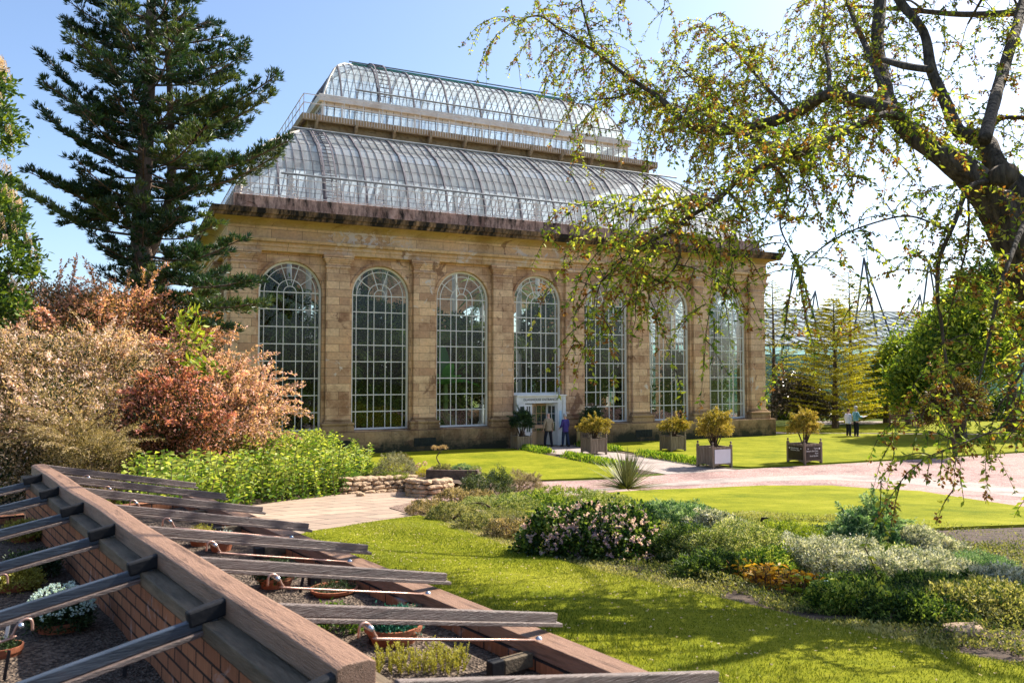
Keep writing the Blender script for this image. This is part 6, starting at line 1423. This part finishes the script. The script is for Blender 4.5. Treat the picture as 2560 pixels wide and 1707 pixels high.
dome('box_shrub', 'dense dark green box-like mound left of its grey-brown twin', 1215, 1244, 130, 68, box, 900, 22, .032, .55, .03, lump=[(-.6, .1, .5, .6), (.5, .2, .6, .9)])
dome('heather', 'grey-brown twiggy mound adjoining the dark green one', 1296, 1240, 118, 62, mat_l('grey_brown_twigs', (.07, .05, .03, 1), (.24, .18, .12, 1), (.46, .38, .28, 1)), 800, 22, .034, .22, .03, lump=[(.5, .1, .6, .8)], spray=40, sprlen=.25)
# spiky yucca
def spiky(name, label, p, n, ln, wd, mat, spread=1.0, zb=.15, cat='plant', group=None):
    o = thing(name, label, cat, p, 0, group); mb = MB(); PP = []; F_ = []; T = []
    for k in range(n):
        a = k * 2.399; el = rp.uniform(.05, 1.35); d = Vector((math.cos(a) * math.cos(el), math.sin(a) * math.cos(el), math.sin(el))); l_ = ln * rp.uniform(.75, 1.1); s_ = d.cross(Vector((0, 0, 1))).normalized(); b0 = Vector((0, 0, zb)) + d * .03
        b = len(mb.v); q = [b0]; 
        for j in range(1, 4): q.append(b0 + d * l_ * j / 3 + Vector((0, 0, -.04 * spread * (j / 3) ** 2 * l_ * (1.4 - el))))
        w_ = [wd, wd * .9, wd * .6, .001]; vs = []
        for i, c in enumerate(q): vs += [c - s_ * w_[i], c + Vector((0, 0, -w_[i] * .4)), c + s_ * w_[i]]
        mb.add(vs, [(i * 3 + j, i * 3 + j + 1, i * 3 + 3 + j + 1, i * 3 + 3 + j) for i in range(3) for j in range(2)])
    mb.build('blades', mat, o); return o
M['yucca'] = surf('yucca_blade', (.05, .06, .015, 1), (.26, .25, .10, 1), 5, .5, .1, c3=(.14, .15, .05, 1))
yp = G(1572, 1290); yp.y += .3; yp.z = th(yp.y) + .38
spiky('yucca', 'spiky yucca-like rosette standing above the pink flower mound', yp, 190, .85, .018, M['yucca'])
# pink-flowered mound
p = G(1490, 1415); fo = dome('bergenia', 'large mound of dark round leaves covered with small pink-lilac flowers', 1400, 1396, 190, 128, mixd, 760, 20, .055, .75, .045, lump=[(1.55, -.25, 1.15, .85), (.75, .0, .95, .9)], cat='flowering shrub')
lil = leafmat('lilac_pink_petal', [(0, (.50, .36, .62, 1)), (.5, (.78, .56, .72, 1)), (1, (.90, .76, .78, 1))], .5)
s_ = G(1400, 1396).y / 2000; fb = fo.matrix_basis.translation; PP = []; DD = []
r_ = 95 * s_; h_ = 128 * s_
for (dx, dy, k, hk) in ((0, 0, 1, .80), (1.55, -.25, 1.15, .85), (.75, .0, .95, .9)):
    d = unit(420); d = d[d[:, 2] > -.05]
    for q in d:
        if q[1] > .5: continue
        if noise.noise(Vector(q) * 2.2 + Vector((dx, 0, 0))) < -.2: continue
        c = np.array([dx * r_, dy * r_, h_ * .05]) + q * np.array([r_ * k, r_ * k, h_ * hk]) * rp.uniform(1.0, 1.1)
        for j in range(6):
            c2 = c + rg.normal(size=3) * .018
            for m_ in range(6): a = unit(1)[0]; PP.append(c2 + a * .003); DD.append(a + q * .9)
leaves('flowers', lil, PP, DD, .021, .016, rg.uniform(0, 1, len(PP)), fo)
# the low mats and mounds, front to back
G1 = 'low mats and mounds of the rock garden'
items = [
 ('sedum_mat', 'dry russet mat at the left tip of the long bed', 1070, 1290, 90, 34, heath, .03),
 ('sedum_mat', 'russet and olive tuft next to the left tip of the long bed', 1130, 1306, 100, 40, thyme, .03),
 ('thrift', 'pale dry grassy tuft below the dark green mound', 1160, 1262, 110, 32, heath, .04),
 ('thrift', 'yellow-green mat along the ridge of the long bed', 1240, 1280, 150, 32, lime, .03),
 ('thrift', 'green mat behind the pink flower mound', 1330, 1275, 150, 34, L_fresh, .035),
 ('thrift', 'bright green mat reaching up to the yucca', 1430, 1270, 150, 38, L_yel, .035),
 ('candytuft', 'pale green mat under the yucca', 1500, 1275, 130, 34, lime, .03),
 ('sedum_mat', 'olive hummock left of the pink flower mound', 1215, 1330, 110, 34, thyme, .03),
 ('sedum_mat', 'low mat with buff tips beside the pink mound', 1285, 1352, 90, 44, heath, .03),
 ('bluebell_leaves', 'blue-green grassy clump right of the yucca', 1700, 1330, 150, 58, bluish, .06),
 ('bluebell_leaves', 'smaller blue-green clump with white flowers', 1800, 1340, 110, 50, silver, .05),
 ('hebe', 'dark green hummock right of the pink mound', 1740, 1412, 150, 82, mixd, .03),
 ('rockrose', 'large yellow-green hummock with pinkish tips', 1860, 1425, 220, 92, lime, .028),
 ('rockrose', 'olive hummock behind the orange ferns', 1990, 1400, 190, 70, L_yel, .028),
 ('lavender_cotton', 'silver-grey mat to the right of the hummocks', 2120, 1440, 200, 66, silver, .03),
 ('lavender_cotton', 'long silver-grey mat along the rocks', 2330, 1470, 240, 66, silver, .03),
 ('lavender_cotton', 'silver tuft behind the tall silvery shrub', 2320, 1395, 130, 56, silver, .035),
 ('dark_mat', 'olive mat low at the right edge', 2480, 1560, 240, 60, thyme, .035),
 ('dark_mat', 'dark green shaded mat below the flat rock', 2330, 1560, 220, 56, mixd, .035),
 ('dark_mat', 'bright green mat beside the tall plant label', 2170, 1535, 170, 50, L_fresh, .035),
 ('sedum_mat', 'dull green mat at the corner of the shaded soil', 2460, 1440, 150, 40, bluish, .03),
 ('thrift', 'olive hummock between the blue-green clump and the pink mound', 1660, 1385, 110, 60, thyme, .03),
 ('thrift', 'bright green hummock at the middle of the planting', 1930, 1440, 120, 56, L_fresh, .03),
 ('dark_mat', 'dark green hummock left of the orange ferns', 1790, 1455, 130, 56, mixd, .03),
 ('dark_mat', 'dark green hummock right of the hart-tongue leaves', 2150, 1505, 130, 50, mixd, .03),
 ('lavender_cotton', 'pale green mat under the silver shrubs', 2230, 1440, 170, 50, lime, .03),
 ('dark_mat', 'deep green hummock low at the right', 2400, 1530, 200, 66, mixd, .035),
 ('thrift', 'pale green mat at the right edge of the bed', 2540, 1500, 150, 56, silver, .035),
 ('thyme', 'small olive hummock above the shaded soil', 2060, 1360, 90, 34, mixd, .03),
]
for i, (nm, lab, px, py, w_, h_, m_, lf_) in enumerate(items):
    dome(nm, lab, px, py, w_ * 1.18, h_ * 1.25, m_, int(w_ * h_ / 12 + 140), 22, lf_, .38 if m_ is not bluish else .2, .02, group=G1, cat='low plant', lump=[(-.6, rp.uniform(-.2, .4), rp.uniform(.5, .8), rp.uniform(.5, .9)), (.65, rp.uniform(-.2, .4), rp.uniform(.5, .8), rp.uniform(.5, .9))])
dome('silver_shrub', 'tall silvery-leaved shrub rising above the grey mats', 2190, 1400, 150, 122, bluish, 900, 24, .05, .30, .035, lump=[(.35, .2, .7, 1.05), (-.4, .1, .7, .85)], spray=60, sprlen=.25)
dome('silver_shrub', 'lower silvery shrub leaning on the tall one', 2300, 1400, 110, 82, silver, 500, 24, .04, .3, .03)
herb('fern_fronds', 'orange-tinted upright fronds in front of the yellow-green hummock', [(1830, 1458), (1960, 1490), (2040, 1500), (2030, 1478), (1940, 1462), (1850, 1440)], orange, .20, 120, .10, .28, cat='fern')
herb('hartstongue', 'yellow-green strap leaves among the orange fronds', [(1970, 1496), (2130, 1520), (2120, 1500), (2020, 1484)], L_yel, .20, 36, .13, .3, cat='fern')
# edging tufts and creeping ground cover
edge = [(1060, 1312), (1130, 1330), (1230, 1365), (1340, 1400), (1480, 1440), (1640, 1478), (1800, 1512), (1960, 1550), (2120, 1592), (2300, 1636), (2480, 1676), (2640, 1706)]
PP = []; DD = []; TT = []
for k in range(30000):
    i = rp.randrange(len(edge) - 1); f = rp.random(); px = edge[i][0] + (edge[i + 1][0] - edge[i][0]) * f; py = edge[i][1] + (edge[i + 1][1] - edge[i][1]) * f; p = G(px, py - abs(rp.gauss(0, 1)) * 16 * (1 + (py - 1300) / 400) - 2); nn = noise.noise(p * 1.4)
    if nn < -.15: continue
    PP.append((p.x, p.y, p.z + rp.uniform(0, .04 + .05 * max(nn, 0)))); DD.append((rp.gauss(0, .6), rp.gauss(0, .6), .8)); TT.append(.5 + nn * .5 + rp.gauss(0, .2))
tag(leaves('ground_cover', thyme, PP, DD, .03, .012, np.array(TT)), 'creeping ground cover along the edge of the front lawn', 'ground cover', kind='stuff')
# bed filler between the mounds
PP = []; DD = []; TT = []
q_ = [G(*a) for a in ((1030, 1275), (1200, 1250), (1500, 1262), (1650, 1300), (1900, 1325), (2150, 1352), (2560, 1320), (2560, 1640), (2300, 1600), (1900, 1490), (1600, 1440), (1300, 1360))]
tri = [(0, i, i + 1) for i in range(1, len(q_) - 1)]; ar = [abs((q_[b] - q_[a]).cross(q_[c] - q_[a]).z) for a, b, c in tri]
for k in range(150000):
    a, b, c = rp.choices(tri, ar)[0]; u, v = rp.random(), rp.random()
    if u + v > 1: u, v = 1 - u, 1 - v
    p = q_[a] + (q_[b] - q_[a]) * u + (q_[c] - q_[a]) * v; nn = noise.noise(Vector((p.x * .9, p.y * .9, 3)))
    if nn < -.18 or (p.x > .46 * p.y and p.y > 11.5 and rp.random() < .9): continue
    PP.append((p.x, p.y, th(p.y) + rp.uniform(0, .22) * (.4 + nn))); DD.append((rp.gauss(0, .7), rp.gauss(0, .7), .7)); TT.append(.4 + nn * .6 + rp.gauss(0, .15))
tag(leaves('ground_cover', thyme, PP, DD, .035, .014, np.array(TT)), 'brownish creeping plants carpeting the rock garden soil', 'ground cover', kind='stuff')
for i, (px, py, w_, h_, lab) in enumerate(((1055, 1272, 44, 26, 'small rock at the left tip of the long bed'), (1165, 1298, 50, 14, 'flat pale rock in the dry mats'), (1205, 1318, 44, 26, 'dark rock below the yellow-green mat'), (1262, 1348, 44, 42, 'upright tan rock left of the pink mound'), (1190, 1288, 50, 12, 'thin flat rock on the long bed ridge'), (1910, 1342, 90, 20, 'flat rock under the black label on the far edge'), (2010, 1352, 60, 16, 'flat rock right of the black label'), (2140, 1478, 110, 30, 'long flat rock below the silver mat'), (2330, 1520, 90, 34, 'rounded flat rock in the dark mats'), (2470, 1480, 90, 26, 'rock at the edge of the silver mat'), (2060, 1512, 60, 30, 'dark rock right of the orange fronds'), (1340, 1385, 40, 20, 'small rock at the foot of the pink mound'), (2240, 1560, 70, 30, 'shadowed rock near the tall plant label'), (2430, 1600, 90, 34, 'shadowed rock low in the right corner'), (900, 1242, 22, 12, 'small stone at the left end of the dry-stone wall'))):
    rock(px, py, w_, h_, lab, 50 + i)
# plant labels on stakes
for px, py, hpx, wpx, col, lab in ((1913, 1330, 32, 22, 'black', 'black label on legs in front of the oval lawn'), (1974, 1336, 14, 20, 'black', 'dark square label on the flat rock'), (2070, 1500, 44, 24, 'paleblue', 'pale blue stake label right of the orange fronds'), (2268, 1550, 44, 26, 'whiteboard', 'pinkish white stake label in the shade'), (2530, 1478, 40, 22, 'whiteboard', 'white stake label at the right edge'), (1263, 1340, 18, 20, 'paleblue', 'pale label beside the upright tan rock'), (1049, 1268, 16, 14, 'paleblue', 'small pale label at the left tip of the bed'), (974, 1196, 8, 14, 'whiteboard', 'white label on the grey-green dome'), (2166, 1400, 20, 22, 'black', 'black label under the tall silvery shrub'), (2006, 1395, 16, 18, 'black', 'black label in the yellow-green hummock')):
    p = G(px, py); s_ = p.y / 2000; o = thing('plant_label', lab, 'plant label', p, 0, 'plant labels in the rock garden'); mb = MB(); mb.beam((0, 0, 0), (0, 0, hpx * s_), .012, .006, up=(1, 0, 0)); mb.build('stake', M['whiteboard'] if col != 'black' else M['black'], o)
    mb = MB(); mb.beam((-wpx * s_ / 2, -.01, hpx * s_), (wpx * s_ / 2, -.01, hpx * s_), .006, 12 * s_, up=(0, -.5, 1)); mb.build('plate', M[col], o)
# ------------------------------------------------------------------ planter shrubs and path borders
gbush = mat_l('golden_yew', (.06, .06, .01, 1), (.26, .22, .03, 1), (.58, .42, .09, 1), .4); dyew = mat_l('dark_yew', (.006, .02, .01, 1), (.02, .05, .02, 1), (.07, .12, .04, 1), .15)
for k, (w_, h_, m_, lab, ev) in enumerate(((.80, .55, gbush, 'golden spreading yew in the planter left of the path', .3), (.85, .48, gbush, 'flat-topped golden yew in the right-hand planter', .2), (.86, 1.0, gbush, 'tallest golden yew in the planter with the white board', .5), (.74, .98, gbush, 'conical golden yew in the planter with direction boards', .7), (.70, .85, dyew, 'dark yew in the planter left of the doors', .5), (.66, .9, dyew, 'dark yew in the planter right of the doors', .5))):
    p = PLS[k + 1][1]; b = Vector((p.x, p.y, .016 + .76 * (.9, .9, 1, 1, .8, .8)[k])); bb = [((b.x, b.y, b.z + .18 + h_ * .5), (w_ * .78, w_ * .78, h_ * .55)), ((b.x + .1, b.y, b.z + .25 + h_ * .85), (w_ * (.62 - .3 * ev), w_ * (.62 - .3 * ev), h_ * .35))]
    if k in (0, 1): bb.append(((b.x + .3, b.y - .05, b.z + .25 + h_ * .75), (w_ * .5, w_ * .45, h_ * .4)))
    shrub('yew_bush', lab, bb, m_, 380, 22, .05, .075, .3, base=b, group='shrubs in the box planters', stems=12, spray=26, sprlen=.35, outb=.9, shell=.2)
bord = mat_l('border_leaf', (.05, .14, .012, 1), (.22, .36, .03, 1), (.48, .55, .08, 1), .45)
def border(label, u, v0, v1, px_skip=None):
    o = thing('edging_plants', label, 'border', UV(u, v0, .0), TH, 'low green borders along the entrance path'); n = int(abs(v1 - v0) * 620); PP = []; DD = []
    for k in range(n):
        v = rp.random() * (v1 - v0); x = rp.gauss(0, .17); PP.append((x, v, rp.random() * .24 * math.exp(-(x / .35) ** 2))); DD.append((rp.gauss(0, .35), rp.gauss(0, .35), 1))
    leaves('foliage', bord, PP, DD, .16, .035, rg.uniform(0, 1, n), o)
vv = [toUV(PLS[k][1])[1] for k in (1, 2, 3, 4)]; uu = [toUV(PLS[k][1])[0] for k in (1, 2, 3, 4)]
border('strip of green edging plants left of the path, from the doors to the planter', cu - PW - .4, -1.1, vv[0] + .8)
border('strip of green edging plants left of the path between the two left planters', cu - PW - .4, vv[0] - .9, vv[2] + .7)
border('strip of green edging plants right of the path, from the doors to the planter', cu + PW + .4, -1.1, vv[1] + .8)
border('strip of green edging plants right of the path between the two right planters', cu + PW + .4, vv[1] - .9, vv[3] + 1.0)
# ------------------------------------------------------------------ plants inside the palm house
palmleaf = mat_l('palm_frond', (.02, .06, .02, 1), (.08, .16, .035, 1), (.26, .34, .09, 1), .4, spec=.5)
def palm_tree(label, u, v, h, n, fl, seed):
    r = random.Random(seed); o = thing('palm', label, 'palm', UV(u, v, .06), TH, 'palms inside the palm house'); mb = MB(); mb.tube([(0, 0, 0), (.05, 0, h * .5), (0, .05, h)], [.2, .15, .14], 8, wob=.2); mb.build('trunk', M['pine_bark'], o); PP = []; DD = []; TT = []; LL_ = []; sb = MB()
    for k in range(n):
        a = k * 2.4; el = r.uniform(.1, 1.2); v_ = Vector((math.cos(a) * math.cos(el), math.sin(a) * math.cos(el), math.sin(el))); p = Vector((0, .05, h)); q = [p]; m_ = 14; tn = r.uniform(.2, .9)
        for i in range(m_): v_ = (v_ + Vector((0, 0, -.13))).normalized(); q.append(q[-1] + v_ * fl / m_)
        sb.tube(q, [.018 * (1 - i / 16) for i in range(m_ + 1)], 3, cap=False)
        for i in range(2, m_):
            s_ = (q[i + 1] - q[i]).cross(Vector((0, 0, 1))).normalized(); t_ = (q[i + 1] - q[i]).normalized()
            for sg in (-1, 1):
                for j in range(3): PP.append(tuple(q[i].lerp(q[i + 1], j / 3))); DD.append(tuple(s_ * sg + t_ * .7 + Vector((0, 0, -.35 + r.gauss(0, .1))))); TT.append(tn + r.gauss(0, .1)); LL_.append(.55 * math.sin(math.pi * (i + 1) / (m_ + 2)) + .12)
    sb.build('frond_rib', M['twig'], o); leaves('fronds', palmleaf, PP, DD, np.array(LL_), .035, np.array(TT), o)
for i, (u, v, h, n, fl, lab) in enumerate(((1.8, 2.5, 6.5, 26, 2.6, 'tall palm behind the leftmost window'), (5.6, 3.2, 4.5, 24, 2.4, 'dark palm behind the second window'), (11.6, 2.6, 5.2, 26, 2.6, 'tall palm at the right of the third window'), (9.6, 2.0, 1.8, 20, 2.2, 'low palm at the foot of the third window'), (14.0, 3.4, 5.6, 26, 2.8, 'palm above the entrance with drooping fronds'), (18.6, 2.2, .8, 22, 2.0, 'low fan of pale fronds in the fifth window'), (19.8, 3.4, 6.0, 26, 2.8, 'tall dark palm in the fifth window'), (22.6, 3.2, 3.2, 22, 2.2, 'palm at the left of the sixth window'), (27.4, 2.0, .6, 20, 2.0, 'spreading low palm in the rightmost window'), (8.0, 7.5, 9.5, 30, 3.2, 'tallest palm under the middle of the roof'), (17.0, 8.5, 8.5, 30, 3.2, 'second tall palm in the middle of the house'))):
    palm_tree(lab, u, v, h, n, fl, i)
ban = thing('banana_plant', 'banana plant with broad bright-green leaves in the third window', 'plant', UV(10.6, 1.7, .06), TH); mb = MB(); mb.tube([(0, 0, 0), (0, 0, 3.3)], [.16, .10], 8); mb.build('stem', surf('banana_stem', (.10, .16, .05, 1), (.2, .28, .1, 1), 3), ban); mb = MB()
for k, (a, el, l_) in enumerate(((1.6, 1.45, 2.1), (.3, 1.0, 1.9), (2.8, .9, 2.0), (-.6, .5, 1.8), (3.8, .45, 1.8), (1.4, .6, 1.7), (-1.5, .75, 1.8), (4.6, 1.1, 1.6))):
    d = Vector((math.cos(a) * math.cos(el), math.sin(a) * math.cos(el), math.sin(el))); s_ = d.cross(Vector((0, .3, 1))).normalized(); vs = []; m_ = 10; q = Vector((0, 0, 3.1)); v_ = d
    for i in range(m_ + 1): w_ = .30 * math.sin(math.pi * min(1, (i + .6) / (m_ + .8))) ** .6 + .01; vs += [q - s_ * w_, q + Vector((0, 0, -.05)), q + s_ * w_]; v_ = (v_ + Vector((0, 0, -.10))).normalized(); q = q + v_ * l_ / m_
    mb.add(vs, [(i * 3 + j, i * 3 + j + 1, i * 3 + 3 + j + 1, i * 3 + 3 + j) for i in range(m_) for j in range(2)])
m_, n, out = newmat('banana_leaf'); p = N(n, 'BsdfPrincipled', i_Roughness=.4); p.inputs['Base Color'].default_value = (.04, .22, .04, 1); t = N(n, 'BsdfTranslucent'); t.inputs[0].default_value = (.12, .5, .05, 1); x = N(n, 'MixShader', i_0=.5); n.links.new(p.outputs[0], x.inputs[1]); n.links.new(t.outputs[0], x.inputs[2]); n.links.new(x.outputs[0], out.inputs[0])
mb.build('leaves', m_, ban)
inner = mat_l('hothouse_leaf', (.008, .028, .012, 1), (.03, .075, .02, 1), (.14, .22, .05, 1), .35)
def UVt(u, v, z): return tuple(UV(u, v, z))
for i, (u, v, r_, z, h, lab) in enumerate(((2.2, 2.6, 1.5, 5.6, 3.0, 'dark tree crown filling the top of the leftmost window'), (7.2, 3.0, 1.3, 4.6, 2.6, 'dark foliage in the middle of the second window'), (19.4, 2.6, 1.5, 4.6, 2.6, 'dark foliage in the middle of the fifth window'), (12.2, 3.4, 1.0, 4.6, 2.2, 'dark foliage at the right of the third window'), (22.2, 3.6, 1.0, 5.0, 2.6, 'dark foliage at the left of the sixth window'), (8.2, 12.5, 2.8, 4.5, 4.2, 'broad dark crown near the back wall on the left'), (13.0, 13.0, 2.4, 4.5, 4.0, 'broad dark crown near the back wall at the centre'), (3.2, 12.0, 2.4, 4.5, 4.2, 'broad dark crown in the back left corner'), (2.0, 2.0, 1.5, 2.2, 2.2, 'dense dark shrubbery filling the leftmost window'), (1.6, 4.5, 1.6, 6.2, 2.4, 'tall leafy climber behind the leftmost window'), (6.7, 2.4, 1.6, 1.6, 1.6, 'dark shrubs at the foot of the second window'), (6.3, 4.6, 1.4, 6.0, 2.0, 'leafy tree crown high in the second window'), (10.8, 3.6, 1.7, 2.0, 2.0, 'dark shrubs behind the banana plant'), (14.6, 5.0, 1.2, 3.2, 1.4, 'green bush beyond the entrance lobby'), (19.0, 3.4, 1.7, 2.2, 2.2, 'dark shrubs filling the fifth window'), (18.8, 5.6, 1.7, 6.2, 2.0, 'dark tree crown high in the fifth window'), (23.0, 3.0, 1.1, 1.6, 1.6, 'bush in the sixth window'), (28.9, 2.6, .8, 4.2, 3.6, 'ivy-clad column in the rightmost window'), (26.0, 3.0, .7, 2.6, 2.6, 'narrow leafy column left of the rightmost window'), (4.2, 8, 2.5, 3, 3, 'big shrub mass deep inside at the left'), (11.5, 9, 2.6, 3, 3, 'big shrub mass deep inside at the centre'), (20.5, 9, 2.2, 3, 3, 'big shrub mass deep inside at the right'))):
    base = UV(u, v, .06); o = thing('hothouse_shrub', lab, 'shrub', base, 0, 'shrubs inside the palm house'); mb = MB(); mb.tube([(0, 0, 0), (0, 0, z)], [.10, .05], 6); mb.build('trunk', M['bark'], o); P_, D, T = clumps([((0, 0, z), (r_, r_, h))], int(r_ * h * 95), 20, .16, zmin=-.9); leaves('foliage', inner, P_, D, .26, .10, T, o)
# ------------------------------------------------------------------ blades of grass in the near lawn
P_ = []; rr_ = np.random.default_rng(3)
poly = [(p.x, p.y) for p in near] + [(5.5, 3.0), (1.2, 3.1), (-1.15, 6.15), (-3.3, 8.95), (-3.35, 9.6)]
n = 480000; X = rr_.uniform(-5, 6.5, n); Yg = 3.0 + 12.5 * rr_.uniform(0, 1, n) ** 1.25
def inside(x, y, poly):
    c = np.zeros(len(x), bool); j = len(poly) - 1
    for i in range(len(poly)):
        xi, yi = poly[i]; xj, yj = poly[j]; hit = ((yi > y) != (yj > y)) & (x < (xj - xi) * (y - yi) / (yj - yi + 1e-12) + xi); c ^= hit; j = i
    return c
k = inside(X, Yg, poly); X = X[k]; Yg = Yg[k]; n = len(X); thv = np.array([th(q * .25) for q in range(0, 80)]); Z = np.interp(Yg, np.arange(80) * .25, thv) + .052
D = rr_.normal(size=(n, 3)) * .45 + np.array([0, 0, 1]); ln = .022 * (1 + .35 * np.sin(X * 3 + Yg * 2)) * rr_.uniform(.6, 1.5, n)
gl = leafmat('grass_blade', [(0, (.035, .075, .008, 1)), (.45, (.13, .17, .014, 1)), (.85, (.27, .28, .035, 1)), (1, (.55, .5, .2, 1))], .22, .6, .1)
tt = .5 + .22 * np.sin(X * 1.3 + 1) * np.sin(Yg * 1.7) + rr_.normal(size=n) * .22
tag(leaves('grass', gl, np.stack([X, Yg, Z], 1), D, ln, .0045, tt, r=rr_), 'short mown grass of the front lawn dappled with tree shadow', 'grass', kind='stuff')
# fallen petals dotted on the lawns
n = 700; X = rr_.uniform(-4, 6.5, n * 3); Yg = rr_.uniform(4, 14, n * 3); k = inside(X, Yg, poly); X = X[k]; Yg = Yg[k]
pp = np.repeat(np.stack([X, Yg, np.interp(Yg, np.arange(80) * .25, thv) + .075], 1), 3, 0); dd = unit(len(pp)) * np.array([1, 1, .2])
tag(leaves('fallen_petals', pinkw, pp, dd, .014, .010, rg.uniform(.5, 1, len(pp))), 'pale fallen petals and daisies scattered over the front lawn', 'petals', kind='stuff')
